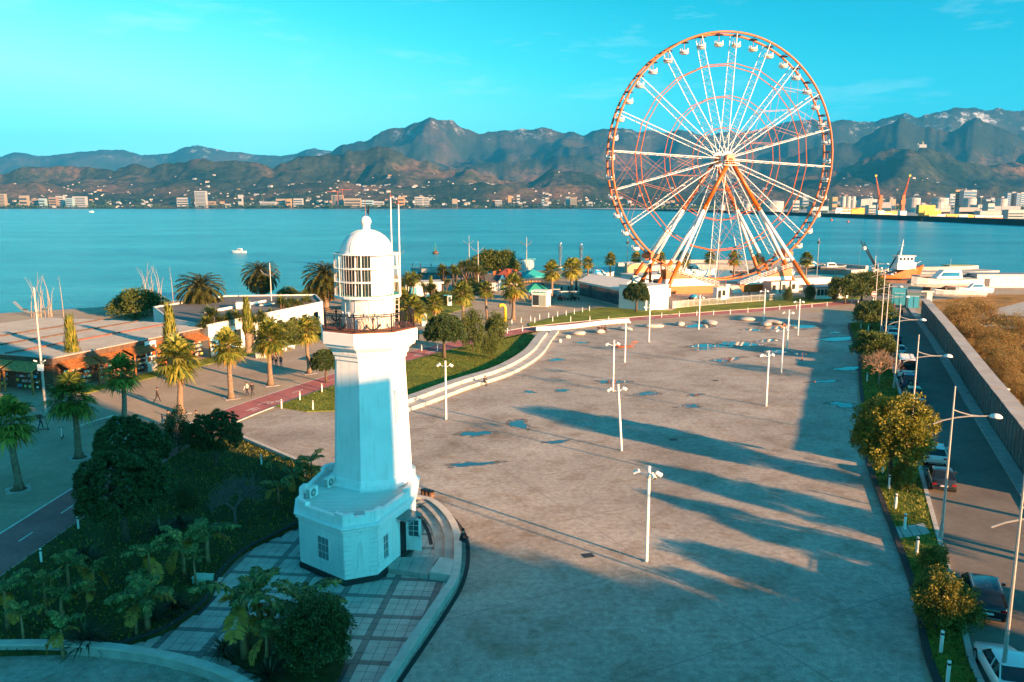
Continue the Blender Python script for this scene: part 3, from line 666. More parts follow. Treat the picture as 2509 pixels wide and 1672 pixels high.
# raised panel with a lighthouse in relief
wall_box(2, .5, .42, 2.9, 1.15, -.02, .025).build('relief_panel', lhw, lh)
p, e, nn = on_wall(2, .5, .03); mb = MB()
for (w0, z0, w1, z1) in ((.62, .85, .42, 1.1), (.40, 1.1, .25, 2.1), (.36, 2.1, .36, 2.16), (.22, 2.16, .2, 2.42), (.26, 2.42, .06, 2.55)):
    A = [(p-e*w0/2, z0), (p+e*w0/2, z0), (p+e*w1/2, z1), (p-e*w1/2, z1)]
    mb.add([(q.x, q.y, z) for q, z in A]+[((q+nn*.035).x, (q+nn*.035).y, z) for q, z in A], [(4, 5, 6, 7), (0, 1, 5, 4), (1, 2, 6, 5), (2, 3, 7, 6), (3, 0, 4, 7)])
mb.build('relief', lhw, lh)
mb = MB()
for r_ in range(2):
    for k in range(9-2*r_):
        c = p+e*(-.36+.09*k+.09*r_); mb.prism([c-e*.028, c+e*.028, c+e*.028+nn*.012, c-e*.028+nn*.012], .70-.11*r_, .77-.11*r_)
o = mb.build('inscription', lhw, lh); o['kind'] = 'stuff'
# doorway, open door leaf with pane, glass canopy
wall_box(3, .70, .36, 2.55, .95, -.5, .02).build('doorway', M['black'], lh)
wall_box(3, .595, .36, 2.62, .09, -.02, .06).build('door_jamb', lhw, lh); wall_box(3, .805, .36, 2.62, .09, -.02, .06).build('door_jamb', lhw, lh)
p, e, nn = on_wall(3, .80, .05); q0 = p; q1 = p+nn*.95+e*.15; dd = (q1-q0).normalized(); dn = Vector((-dd.y, dd.x))
door = MB().prism([q0, q1, q1+dn*.05, q0+dn*.05], .40, 2.5).build('door', lhw, lh)
for a in range(2):
    for c in range(3):
        u0 = q0+dd*(.14+.34*a); u1 = q0+dd*(.44+.34*a)
        MB().prism([u0-dn*.012, u1-dn*.012, u1+dn*.062, u0+dn*.062], 1.35+.36*c, 1.67+.36*c).build('pane', M['bluglass'], door)
MB().cyl((q1-dd*.12-dn*.05).to_3d()+Vector((0, 0, 1.25)), (q1-dd*.12-dn*.05).to_3d()+Vector((0, 0, 1.5)), .025).build('door_handle', M['steel'], door)
p, e, nn = on_wall(3, .70, .02)
can = MB(); A = [p-e*.85, p+e*.85, p+e*.85+nn*1.0, p-e*.85+nn*1.0]
can.add([(q.x, q.y, z) for q, z in zip(A, (2.95, 2.95, 2.78, 2.78))]+[(q.x, q.y, z+.02) for q, z in zip(A, (2.95, 2.95, 2.78, 2.78))], [(0, 3, 2, 1), (4, 5, 6, 7), (0, 1, 5, 4), (1, 2, 6, 5), (2, 3, 7, 6), (3, 0, 4, 7)])
cano = can.build('canopy', glassmat('canopy_glass', (.10, .22, .22), .1, .62), lh)
for t in (-.8, 0, .8):
    a = p+e*t; MB().cyl((a.x, a.y, 2.93), ((a+nn*.98).x, (a+nn*.98).y, 2.76), .022).build('canopy_rod', M['steel'], cano)
# two air conditioners on the roof parapet, left
for k, t in enumerate((.25, .92)):
    i_ = 0
    a = Vector((-12.62, 48.2)) if k == 0 else Vector((-11.95, 50.1)); e = Vector((.36, .93)).normalized(); nn = Vector((.93, -.36))
    ac = MB().prism([a-e*.42, a+e*.42, a+e*.42+nn*.3, a-e*.42+nn*.3], 4.0, 4.62).build('air_conditioner', M['white'], lh)
    c = a-e*.09+nn*.305; mb = MB(); mb.cyl((c.x, c.y, 4.31), ((c+nn*.02).x, (c+nn*.02).y, 4.31), .25, n=18); mb.build('fan_grille', M['grey'], ac)
    c = c+nn*.02; MB().cyl((c.x, c.y, 4.31), ((c+nn*.012).x, (c+nn*.012).y, 4.31), .07, n=10).build('fan_hub', M['white'], ac)
    for q in range(6):
        c2 = a-e*.425; MB().prism([c2+nn*.03, c2+nn*.27, c2+nn*.27-e*.012, c2+nn*.03-e*.012], 4.08+q*.085, 4.11+q*.085).build('louvre', M['darkgrey'], ac)
# tower shaft
A0 = R(-97)
MB().lathe([(3.0, 3.6), (3.0, 4.05), (2.82, 4.2), (2.72, 4.5), (2.66, 4.55), (2.35, 12.4)], 8, (LX, LY, 0), A0).build('tower_shaft', lhw, lh)
MB().lathe([(2.36, 12.2), (2.46, 12.3), (2.46, 12.5), (2.58, 12.6), (2.62, 12.75), (2.62, 12.86), (2.86, 13.06), (3.02, 13.14), (3.06, 13.22), (3.06, 13.34), (3.22, 13.38), (3.22, 14.1), (3.17, 14.16), (3.0, 14.16)], 8, (LX, LY, 0), A0).build('gallery_corbel', lhw, lh)
MB().lathe([(3.19, 14.165), (3.19, 14.2), (.2, 14.24)], 8, (LX, LY, 0), A0).build('gallery_deck', M['rust'], lh)
# tall narrow window on the right facet of the shaft
fa = A0+R(45+22.5); fn = Vector((math.cos(fa), math.sin(fa))); fe = Vector((-fn.y, fn.x)); rr = 2.5*math.cos(R(22.5))
def facet_box(z0, z1, w, d0, d1, off=0):
    c = Vector((LX, LY))+fn*rr+fe*off
    return MB().prism([c-fe*w/2+fn*d0, c+fe*w/2+fn*d0, c+fe*w/2+fn*d1, c-fe*w/2+fn*d1], z0, z1)
sw = facet_box(8.15, 8.25, .95, -.2, .14).build('shaft_window', lhw, lh)
facet_box(8.25, 10.1, .13, -.2, .08, -.40).build('frame', lhw, sw); facet_box(8.25, 10.1, .13, -.2, .08, .40).build('frame', lhw, sw)
facet_box(10.1, 10.28, 1.0, -.2, .12).build('frame', lhw, sw); facet_box(8.25, 10.1, .5, -.2, .035).build('shutter', M['offwhite'], sw)
# railing of the gallery: corner posts, rails, anchor ornaments and scroll infill
mb = MB(); AP = [Vector((LX+2.98*math.cos(A0+k*R(45)), LY+2.98*math.sin(A0+k*R(45)), 14.2)) for k in range(8)]
for k in range(8):
    a, b = AP[k], AP[(k+1) % 8]; post = MB().cyl(a, a+Vector((0, 0, 1.15)), .035, n=6).build('railing_post', M['black'], lh)
    mb = MB()
    for z in (.08, .96, 1.1): mb.cyl(a+Vector((0, 0, z)), b+Vector((0, 0, z)), .022, n=5)
    for q in range(1, 13):   # scroll infill
        t = q/13; c = a.lerp(b, t); s_ = .12
        mb.cyl(c+Vector((0, 0, .08)), a.lerp(b, t+.03)+Vector((0, 0, .5)), .011, n=4); mb.cyl(a.lerp(b, t+.03)+Vector((0, 0, .5)), a.lerp(b, t-.03)+Vector((0, 0, .96)), .011, n=4)
        mb.cyl(c+Vector((0, 0, .96)), a.lerp(b, t+.03)+Vector((0, 0, 1.1)), .011, n=4); mb.cyl(a.lerp(b, t+.06)+Vector((0, 0, .96)), a.lerp(b, t+.03)+Vector((0, 0, 1.1)), .011, n=4)
    rail = mb.build('railing', M['black'], lh)
    mb = MB(); c = a.lerp(b, .5); e = (b-a).normalized()
    mb.cyl(c+Vector((0, 0, .16)), c+Vector((0, 0, .92)), .045, n=6); mb.cyl(c-e*.16+Vector((0, 0, .78)), c+e*.16+Vector((0, 0, .78)), .03, n=5)
    mb.tube([c+e*(.42*math.sin(t))+Vector((0, 0, .58-.42*math.cos(t))) for t in np.linspace(-1.25, 1.25, 9)], .05, 6)
    for s in (-1, 1): mb.add([c+e*s*.5+Vector((0, 0, .5)), c+e*s*.28+Vector((0, 0, .5)), c+e*s*.42+Vector((0, 0, .3)), c+e*s*.4+Vector((0, 0, .42))+Vector((.04, .04, 0))], [(0, 1, 2), (0, 1, 3), (1, 2, 3), (0, 2, 3)])
    mb.build('anchor_ornament', M['black'], rail)
# lantern: drum, balcony ring, glazing and blank panels, dome, ball, vane
MB().lathe([(1.66, 14.2), (1.66, 16.05), (1.7, 16.1)], 24, (LX, LY, 0)).build('lantern_drum', lhw, lh, True)
for k in range(12): 
    a = 2*math.pi*k/12+.2; MB().box(LX+1.665*math.cos(a), LY+1.665*math.sin(a), 15.15, .03, .03, 1.85, a).build('drum_seam', lhw, lh)
for k in range(6):
    a = R(-150+22*k); mb = MB(); mb.box(LX+1.71*math.cos(a), LY+1.71*math.sin(a), 15.1, .10, .26, .13, a); mb.cyl((LX+1.68*math.cos(a), LY+1.68*math.sin(a), 15.17), (LX+1.76*math.cos(a), LY+1.76*math.sin(a), 15.17), .13, n=10); mb.build('vent', lhw, lh)
MB().lathe([(1.6, 16.12), (2.12, 16.14), (2.14, 16.2), (2.14, 16.3), (2.06, 16.32), (1.6, 16.3)], 32, (LX, LY, 0)).build('lantern_walkway', lhw, lh)
MB().lathe([(2.04, 16.325), (1.62, 16.33)], 32, (LX, LY, 0)).build('walkway_grating', M['green'], lh)
lant = MB().lathe([(1.0, 16.31), (1.0, 16.38)], 20, (LX, LY, 0)).build('lantern_room', M['darkgrey'], lh)
def arc_panel(a0, a1, z0, z1, r, t, seg=4):
    mb = MB(); vs = []
    for z in (z0, z1):
        for q in (r, r-t):
            for k in range(seg+1):
                a = a0+(a1-a0)*k/seg; vs.append((LX+q*math.cos(a), LY+q*math.sin(a), z))
    s1 = seg+1; I = lambda z, q, k: z*2*s1+q*s1+k; fs = []
    for k in range(seg):
        fs += [(I(0, 0, k), I(0, 0, k+1), I(1, 0, k+1), I(1, 0, k)), (I(0, 1, k+1), I(0, 1, k), I(1, 1, k), I(1, 1, k+1)), (I(1, 0, k), I(1, 0, k+1), I(1, 1, k+1), I(1, 1, k)), (I(0, 0, k+1), I(0, 0, k), I(0, 1, k), I(0, 1, k+1))]
    fs += [(I(0, 0, 0), I(1, 0, 0), I(1, 1, 0), I(0, 1, 0)), (I(0, 0, seg), I(0, 1, seg), I(1, 1, seg), I(1, 0, seg))]
    return mb.add(vs, fs)
# solid white panels turned to the land (right), glass towards the sea and front left
arc_panel(R(-72), R(28), 16.31, 18.9, 1.60, .06, 10).build('blank_panel', lhw, lh)
lens_glass = glassmat('lantern_glass', (.015, .04, .05), .02, .72)
for k in range(7):
    a0 = R(28+37.15*k); a1 = R(28+37.15*(k+1))
    for c in range(3):
        z0 = 16.31+.86*c; arc_panel(a0+.02, a1-.02, z0+.04, z0+.82, 1.58, .02, 3).build('pane', lens_glass, lant)
    mb = MB(); mb.cyl((LX+1.59*math.cos(a0), LY+1.59*math.sin(a0), 16.31), (LX+1.59*math.cos(a0+.06), LY+1.59*math.sin(a0+.06), 18.9), .045, n=6); mb.build('mullion', lhw, lant)
    for c in (1, 2): arc_panel(a0, a1, 16.31+.86*c-.04, 16.31+.86*c+.04, 1.61, .06, 3).build('transom', lhw, lant)
MB().lathe([(.0, 16.4), (.35, 16.5), (.5, 17.0), (.55, 17.5), (.5, 18.0), (.3, 18.4), (0, 18.5)], 14, (LX, LY, 0)).build('lens', M['bluglass'], lh, True)
# cage of vertical bars round the lantern, on the left and at the right edge
cage = MB().lathe([(2.08, 18.86), (2.12, 18.88), (2.12, 18.95), (2.06, 18.95), (2.06, 18.86)], 32, (LX, LY, 0)).build('cage_ring', lhw, lh)
for k in range(64):
    a = 2*math.pi*k/64
    if math.cos(a-R(-22)) > .88: continue
    big = k % 8 == 0
    MB().cyl((LX+2.08*math.cos(a), LY+2.08*math.sin(a), 16.32), (LX+2.08*math.cos(a), LY+2.08*math.sin(a), 18.88), .032 if big else .0065, n=5 if big else 4).build('cage_bar', lhw, cage)
for z in (17.15, 18.0): MB().lathe([(2.07, z), (2.1, z), (2.1, z+.025), (2.07, z+.025)], 32, (LX, LY, 0)).build('cage_hoop', lhw, cage)
for k in range(8):
    a = 2*math.pi*k/8+.2; MB().box(LX+1.85*math.cos(a), LY+1.85*math.sin(a), 18.92, .52, .05, .05, a).build('cage_bracket', lhw, cage)
MB().lathe([(1.66, 18.86), (1.69, 18.9), (1.69, 19.0)]+[(1.64*math.cos(t), 19.0+1.42*math.sin(t)) for t in np.linspace(0, 1.36, 12)]+[(.26, 20.45), (.24, 20.56), (.29, 20.6), (.24, 20.64)], 32, (LX, LY, 0)).build('dome', lhw, lh, True)
for k in range(8):
    a = 2*math.pi*k/8+.3; MB().tube([(LX+1.65*math.cos(t)*math.cos(a), LY+1.65*math.cos(t)*math.sin(a), 19.0+1.43*math.sin(t)) for t in np.linspace(0, 1.33, 9)], .014, 4).build('dome_seam', M['offwhite'], lh)
MB().lathe([(.2, 20.64)]+[(.345*math.cos(t), 20.92+.345*math.sin(t)) for t in np.linspace(-1.05, 1.5, 12)], 20, (LX, LY, 0)).build('ball_finial', lhw, lh, True)
vane = MB().cyl((LX, LY, 21.2), (LX, LY, 22.35), .022, .012, 6).build('vane_rod', M['rust'], lh)
mb = MB(); mb.cyl((LX-.22, LY, 21.62), (LX+.2, LY, 21.62), .014, n=5); mb.lathe([(0, -.05), (.04, 0), (0, .05)], 6, (LX-.24, LY, 21.62)); mb.build('vane_arrow', M['black'], vane)
MB().add([(LX+.08, LY-.01, 21.5), (LX+.2, LY-.01, 21.28), (LX+.24, LY-.01, 21.62), (LX+.2, LY-.01, 21.95), (LX+.08, LY+.01, 21.5), (LX+.2, LY+.01, 21.28), (LX+.24, LY+.01, 21.62), (LX+.2, LY+.01, 21.95)],
         [(0, 1, 2, 3), (7, 6, 5, 4), (0, 4, 5, 1), (1, 5, 6, 2), (2, 6, 7, 3), (3, 7, 4, 0)]).build('vane_tail', M['black'], vane)
# two masts and the ladder on the right of the lantern
for (dx, dy, zt) in ((1.72, -.72, 22.45), (2.12, -.1, 22.0)):
    mast = MB().cyl((LX+dx, LY+dy, 16.3), (LX+dx, LY+dy, zt), .042, .03, 8).build('mast', M['white'], lh)
    MB().box(LX+dx, LY+dy, zt+.03, .12, .05, .1).build('mast_cap', M['rust'], mast); MB().cyl((LX+dx, LY+dy, zt), (LX+dx, LY+dy, zt+.35), .012, n=4).build('aerial', M['rust'], mast)
    if dy > -.5: MB().cyl((LX+dx, LY+dy, zt-.05), (LX+dx-.38, LY+dy, zt+.16), .014, n=4).build('aerial', M['rust'], mast)
MB().cyl((LX+1.95, LY-.45, 18.9), (LX+2.14, LY-.3, 16.35), .05, n=6).build('brace', M['white'], lh)
lad = MB().cyl((LX+1.72, LY-.35, 14.2), (LX+1.80, LY-.35, 16.2), .02, n=5).build('ladder', M['white'], lh)
MB().cyl((LX+2.0, LY-.35, 14.2), (LX+2.05, LY-.35, 16.2), .02, n=5).build('ladder_rail', M['white'], lad)
for k in range(6): MB().cyl((LX+1.73+.01*k, LY-.35, 14.45+.3*k), (LX+2.0+.01*k, LY-.35, 14.45+.3*k), .014, n=4).build('rung', M['white'], lad)

# ================================================================== TERRACE ROUND THE LIGHTHOUSE
RW = smooth_line(gs([(1009, 1214), (1057, 1224), (1099, 1262), (1119, 1304), (1122, 1344), (1120, 1380), (1111, 1417), (1081, 1462), (1045, 1516), (1000, 1582), (960, 1642), (925, 1695), (900, 1740)], .5), 5)
for p in RW: p.z = 0
terr = [(p.x, p.y) for p in border] + [(p.x, p.y) for p in wallc[::-1] if p.x > -20] + [(-8.6, 29.5), (-7.0, 29.5)] + [(p.x, p.y) for p in RW[::-1]] + [(-9, 58.2)]
terrace = struct('terrace', MB().sheet(terr, .012), M['darkgrey'])
bed = [(p.x, p.y) for p in smooth_line(gs([(536, 1608), (556, 1568), (625, 1530), (740, 1522), (825, 1555), (846, 1600), (838, 1645), (812, 1685), (730, 1700), (640, 1664), (585, 1634), (536, 1608)]), 4)][:-1]
e1 = Vector((.996, -.09)); e2 = Vector((.09, .996)); O = Vector((-17.3, 38.0))
tm = {}
def tile_mesh(w_, h_, dark):
    k = (round(w_, 3), round(h_, 3), dark)
    if k not in tm: tm[k] = MB().bz(-w_/2+.016, w_/2-.016, -h_/2+.016, h_/2-.016, -.03, 0).mesh('tile', M['darktile'] if dark else M['tile'])
    return tm[k]
cu = []; x_ = -6.0
while x_ < 20:
    for w_, dk in ((.36, True), (.56, False), (.56, False), (.56, False), (.56, False)): cu.append((x_+w_/2, w_, dk)); x_ += w_
cvv = []; y_ = -10.0
while y_ < 24:
    for h_, dk in ((.36, True), (.62, False), (.62, False), (.62, False)): cvv.append((y_+h_/2, h_, dk)); y_ += h_
foot = [(p.x, p.y) for p in ring_off(-.1)]
cand = []
for a, w_, d1 in cu:
    for c, h_, d2 in cvv:
        p = O+e1*a+e2*c
        if inside(terr, p.x, p.y) and not inside(foot, p.x, p.y) and not inside(bed, p.x, p.y): cand.append((p, w_, h_, d1 or d2))
cand.sort(key=lambda q: (q[3], q[0].length))
# the 300 that show largest are single tiles, the rest one joined part
rest = MB()
for k, (p, w_, h_, dk) in enumerate(cand):
    dz = rnd.uniform(-.004, .004)
    if k < 300 and not (p.x < -20):
        link('tile', tile_mesh(w_, h_, dk), terrace, (p.x, p.y, .032+dz), math.atan2(e1.y, e1.x))
    else: rest.box(p.x, p.y, .017+dz, w_-.032, h_-.032, .03, math.atan2(e1.y, e1.x), 1 if dk else 0)
o = rest.build('tile_paving', [M['tile'], M['darktile']], terrace); o['kind'] = 'stuff'
struct('border_kerb', strip(MB(), border, -.02, -.30, -.05, .30), M['darkstone'])
struct('planting_bed', MB().prism(bed, -.02, .16), M['shadedlawn'])
mb = MB(); 
kb = smooth_line([(-26.4, 74.6, 0), (-20, 68.2, 0), (-15.0, 63.1, 0), (-12.2, 59.0, 0), (-9.5, 57.8, 0)], 4); strip(mb, kb, -.25, .1, -.05, .5); struct('garden_kerb', mb, M['palestone'])
# curved retaining walls: one thing each, built of stone blocks
def block_wall(name, label, P, zt, w_, blk, cap=.10):
    t = thing(name, label, 'wall'); i = 0; step = blk
    for i in range(0, len(P)-1, step):
        seg = P[i:min(i+step+1, len(P))]
        if len(seg) < 2: continue
        q = [p.copy() for p in seg]
        dirv = (q[-1]-q[-2]).normalized(); q[-1] = q[-1]-dirv*.012
        strip(MB(), q, -w_/2, w_/2, -.05, zt-cap).build('block', M['concrete'], t)
        strip(MB(), q, -w_/2-.03, w_/2+.03, zt-cap+.002, zt).build('coping', M['palestone'], t)
    return t
block_wall('retaining_wall', 'curved stone seat wall right of the lighthouse terrace', RW, .5, .42, 2)
block_wall('retaining_wall', 'curved stone wall at the bottom left corner below the garden', wallc, .55, .42, 2)
# seat tiers inside the right wall
tier = RW[3:24]
for k, (d0_, d1_, z_) in enumerate(((-.24, -.85, .36), (-.85, -1.5, .19))):
    t = thing('seat_tier', ['upper curved stone seat step inside the terrace wall', 'lower curved stone seat step inside the terrace wall'][k], 'step')
    for i in range(0, len(tier)-1, 2): strip(MB(), [p.copy() for p in tier[i:i+3]], d0_, d1_+.004, -.02, z_).build('block', M['concrete'], t)
strip(MB(), smooth_line([(p.x-.9*1.9, p.y-.4, 0) for p in tier[2:14]], 1), -.12, .12, 0, .05).build('drain_channel', M['darkstone'], terrace)
t = thing('door_platform', 'grey granite landing block in front of the lighthouse door', 'platform')
pf = gs([(951, 1392), (955, 1366), (1076, 1364), (1050, 1408)], .36)
for k in range(4):
    a0 = k/4; a1 = (k+1)/4-.01; q = [pf[0].lerp(pf[3], a0), pf[0].lerp(pf[3], a1), pf[1].lerp(pf[2], a1), pf[1].lerp(pf[2], a0)]
    MB().prism(q, 0, .36).build('block', M['concrete'], t)
t2 = gs([(1052, 1402), (1078, 1366), (1112, 1372), (1104, 1410)], .5); MB().prism(t2, 0, .52).build('step_block', M['palestone'], t)
# drain line in the paving outside the wall
dl = smooth_line(gs([(1075, 1236), (1105, 1264), (1129, 1293), (1143, 1322), (1147, 1350), (1144, 1392), (1129, 1441), (1099, 1492), (1060, 1552), (1000, 1640), (960, 1700)]), 4)
mb = MB(); strip(mb, dl, -.13, .13, -.02, .018); strip(mb, [p+Vector((0, 0, 0)) for p in offset_line(wallc, -1.3)], -.14, .14, -.02, .018); struct('drain_line', mb, M['darkstone'])
# stepped seating between lawn and square
ST = smooth_line([(-11.2, 84.3, 0), (-8.9, 88.1, 0), (-5.0, 95.4, 0), (-.8, 101.9, 0), (2.1, 108.8, 0), (4.55, 117.6, 0), (6.25, 128, 0), (8.2, 139, 0)], 6)
M['stepstone'] = mat('step_concrete', (.44, .43, .41), .85, var=.15, scale=1.0, bump=.1)
t = thing('stepped_seating', 'long curved white concrete seating steps edging the lawn and square', 'steps')
for i in range(0, len(ST)-1, 3):
    seg = [p.copy() for p in ST[i:i+4]]
    if len(seg) < 2: continue
    seg[-1] = seg[-1]-(seg[-1]-seg[-2]).normalized()*.03
    strip(MB(), seg, 0.0, 1.35, -.02, .42).build('lower_step', M['stepstone'], t)
    if i < 39: strip(MB(), seg, 1.35, 2.7, -.02, .84).build('upper_step', M['stepstone'], t)
strip(MB(), smooth_line([(4.2, 140.6, 0), (10, 143.2, 0), (17, 148.6, 0), (22, 151.2, 0)], 4), -.3, .3, 0, .7).build('end_wall', M['white'], t)
# rubbish bins behind the terrace wall
for k in range(3):
    c = g(1039+k*9, 1224+k*2); mb = MB().lathe([(.22, 0), (.24, .05), (.24, .75), (.2, .8)], 12, (0, 0, 0))
    o = thing('rubbish_bin', 'dark metal rubbish bin behind the terrace wall, %s of three' % ['left one', 'middle one', 'right one'][k], 'bin', c, 0, 'three bins by the terrace')
    mb.build('body', M['brownwood'], o); MB().lathe([(.25, .72), (.26, .74), (.26, .8), (.2, .82)], 12).build('rim', M['black'], o)
    for z in (.1, .45): MB().lathe([(.245, z), (.252, z), (.252, z+.04), (.245, z+.04)], 12).build('band', M['grey'], o)
# ================================================================== FERRIS WHEEL
WC = Vector((53.5, 210.0, 33.3)); WR = 30.5; WE = Vector((.970, .242, 0)); WA = Vector((.242, -.970, 0)); UZ = Vector((0, 0, 1))
wheel = thing('ferris_wheel', 'tall orange and white ferris wheel with open round gondolas by the harbour', 'ferris wheel', (0, 0, 0))
def wp(r, ang, d): return WC+WE*(r*math.sin(ang))+UZ*(r*math.cos(ang))+WA*d
HS = 1.75
m, nt, b = newmat('gondola_white'); M['gondola'] = m; b.inputs['Base Color'].default_value = (.8, .78, .74, 1); b.inputs['Roughness'].default_value = .25
for d in (HS, -HS):
    pts = [wp(WR, 2*math.pi*k/80, d) for k in range(81)]; MB().tube(pts, .27, 7, caps=False).build('rim', M['orange'], wheel, True)
for rr_, th in ((.255, .075), (.505, .09), (.76, .11)):
    for d in (HS*(.55+.45*rr_)+.4*(1-rr_), -HS*(.55+.45*rr_)-.4*(1-rr_)):
        pts = [wp(WR*rr_, 2*math.pi*(k/20)+R(3), d) for k in range(21)]; MB().tube(pts, th, 5, caps=False).build('ring', M['orange'] if d < 0 else M['ringorange'], wheel)
for k in range(20):
    a = 2*math.pi*k/20+R(3); mb = MB()
    f = lambda r, s: wp(r, a, s*(2.3+(HS-2.3)*r/WR))
    for s in (1, -1): mb.cyl(f(1.2, s), f(WR-.2, s), .095, .095, 5)
    nb = 15; r0 = 4.5
    for q in range(nb):
        ra, rb = r0+(WR-r0-.6)*q/nb, r0+(WR-r0-.6)*(q+1)/nb
        mb.cyl(f(ra, 1), f(rb, -1), .036, n=4, caps=False); mb.cyl(f(ra, -1), f(rb, 1), .036, n=4, caps=False)
        if q % 3 == 0: mb.cyl(f(ra, 1), f(ra, -1), .06, n=4, caps=False)
    mb.build('spoke', M['white'], wheel)
# wind bracing between rings in some bays
for k in (2, 3, 9, 13, 14):
    mb = MB()
    for r1, r2 in ((.255, .505), (.505, .76), (.76, 1.0)):
        a1 = 2*math.pi*k/20+R(3); a2 = 2*math.pi*(k+1)/20+R(3)
        for d in (1.6, -1.6):
            mb.cyl(wp(WR*r1, a1, d), wp(WR*r2, a2, d), .036, n=4, caps=False); mb.cyl(wp(WR*r1, a2, d), wp(WR*r2, a1, d), .036, n=4, caps=False)
    mb.build('cross_brace', M['ringorange'], wheel)
hub = MB().cyl(WC-WA*4.2, WC+WA*4.2, 1.15, n=16).build('hub', M['orange'], wheel)
for d in (2.4, -2.4): MB().cyl(WC+WA*(d-.25), WC+WA*(d+.25), 1.7, n=20).build('hub_flange', M['white'], hub)
MB().box(*(WC+WA*4.4-UZ*1.7), 4.2, 1.2, .12, math.atan2(WE.y, WE.x)).build('service_platform', M['white'], hub)
mb = MB()
for s in (-2, -1, 0, 1, 2):
    q = WC+WA*4.9-UZ*1.65+WE*s; mb.cyl(q, q+UZ*1.1, .04, n=4)
for z in (.55, 1.1): mb.cyl(WC+WA*4.9-UZ*1.65-WE*2+UZ*z, WC+WA*4.9-UZ*1.65+WE*2+UZ*z, .04, n=4)
mb.build('platform_railing', M['white'], hub)
# gondolas
bowl = MB().lathe([(.15, -3.15), (.75, -3.1), (1.08, -2.85), (1.18, -2.55), (1.12, -2.5), (.9, -2.55)], 14).mesh('bowl', M['gondola'], True)
canopy = MB().lathe([(1.12, -.38), (1.14, -.33), (.9, -.2), (.15, -.05), (0, -.04)], 12).mesh('canopy', mat('canopy_grey', (.10, .095, .10), .6))
pole = MB().cyl((0, 0, -3.0), (0, 0, .05), .07, n=6).mesh('pole', M['ringorange'])
mb = MB().lathe([(1.0, -2.56), (1.02, -2.3), (1.02, -2.22), (.97, -2.22), (.96, -2.56)], 14)
for k in (0, 1, 4, 5, 6, 9):
    a = 2*math.pi*k/10; mb.box(.99*math.cos(a), .99*math.sin(a), -2.1, .06, .40, .72, a)
backs = mb.mesh('backrest', M['gondola'])
stripes = {}
for nm, c in (('yellow', (.75, .42, .02)), ('plum', (.30, .05, .07)), ('blue', (.03, .10, .20)), ('cyan', (.10, .45, .60)), ('green', (.06, .32, .15)), ('red', (.45, .06, .03))):
    stripes[nm] = MB().lathe([(1.125, -2.78), (1.17, -2.78), (1.205, -2.62), (1.15, -2.62)], 14).mesh('stripe', mat('stripe_'+nm, c, .35))
for k in range(40):
    a = 2*math.pi*(k+.5)/40; p = wp(WR-.15, a, 0)
    ax = MB().cyl(wp(WR, a, HS), wp(WR, a, -HS), .09, n=5).build('gondola_axle', M['grey'], wheel) if k % 1 == 0 else None
    dg = math.degrees(a)
    nm = 'yellow' if dg < 32 or dg > 350 else 'blue' if dg < 95 else 'red' if dg < 125 else 'green' if dg < 165 else 'yellow' if dg < 200 else 'cyan' if dg < 250 else 'red' if dg < 290 else 'plum'
    gd = link('gondola', bowl, wheel, p); link('stripe', stripes[nm], gd); link('canopy', canopy, gd); link('pole', pole, gd); link('backrest', backs, gd)
# four forked legs
for d in (1, -1):
    for s in (-1, 1):
        top = WC+WA*(4.0*d)-UZ*.2; cen = Vector((WC.x, WC.y, 0))
        f1 = cen+WE*(20.5*s)+WA*(12.0*d); f2 = cen+WE*(20.5*s)+WA*(5.0*d)
        fork = top.lerp((f1+f2)/2, .34)
        mb = MB().cyl(top, fork, .52, .55, 10); mb.build('upper_leg', M['orange'], wheel, True)
        for f in (f1, f2):
            q = [fork, fork.lerp(f, .06), fork.lerp(f, .62), f]
            mb = MB(); mb.cyl(q[0], q[1], .5, .5, 10, mi=0); mb.cyl(q[1], q[2], .47, .47, 10, mi=1); mb.cyl(q[2], q[3], .5, .5, 10, mi=0); mb.cyl(q[2]-UZ*.05, q[2]+(q[3]-q[2]).normalized()*.25, .56, .56, 10, mi=1)
            lg = mb.build('leg', [M['orange'], M['white']], wheel, True)
            MB().box(f.x, f.y, .25, 1.8, 1.8, .5, .41).build('footing', M['concrete'], lg)
# drive units at both sides near the bottom
for s in (-1, 1):
    c = wp(WR+.2, math.pi-s*R(38), 0); mb = MB().box(c.x, c.y, c.z, 2.6, 4.2, 1.2, .41); mb.cyl(c+UZ*.9-WA*1.5, c+UZ*.9+WA*1.5, .5, n=10); mb.cyl(c-UZ*.5, Vector((c.x, c.y, 1)), .35, n=6)
    mb.build('drive_unit', M['orange'], wheel)
# boarding platform with two ramps
bp_ = thing('boarding_platform', 'orange and white banded boarding ramps under the ferris wheel', 'platform')
cen = Vector((WC.x, WC.y, 0))+WA*6.5
def band(s0, s1, zlo, zhi, zl0, zl1, m_):
    """vertical band between heights zlo..zhi under the sloping top (zl0 at s0, zl1 at s1)"""
    pts = []; n_ = 12
    top = []; bot = []
    for k in range(n_+1):
        s = s0+(s1-s0)*k/n_; zt = zl0+(zl1-zl0)*k/n_; a = min(zt, zhi); 
        if a > zlo+.01: top.append((s, a)); bot.append((s, zlo))
    if len(top) < 2: return
    poly = bot+top[::-1]; fr = [cen+WE*s+UZ*z for s, z in poly]; bk = [p-WA*3.2 for p in fr]; N = len(poly)
    fs = [tuple(range(N)), tuple(range(2*N-1, N-1, -1))]+[(i, i+N, (i+1) % N+N, (i+1) % N) for i in range(N)]
    MB().add(fr+bk, fs).build('band', m_, bp_)
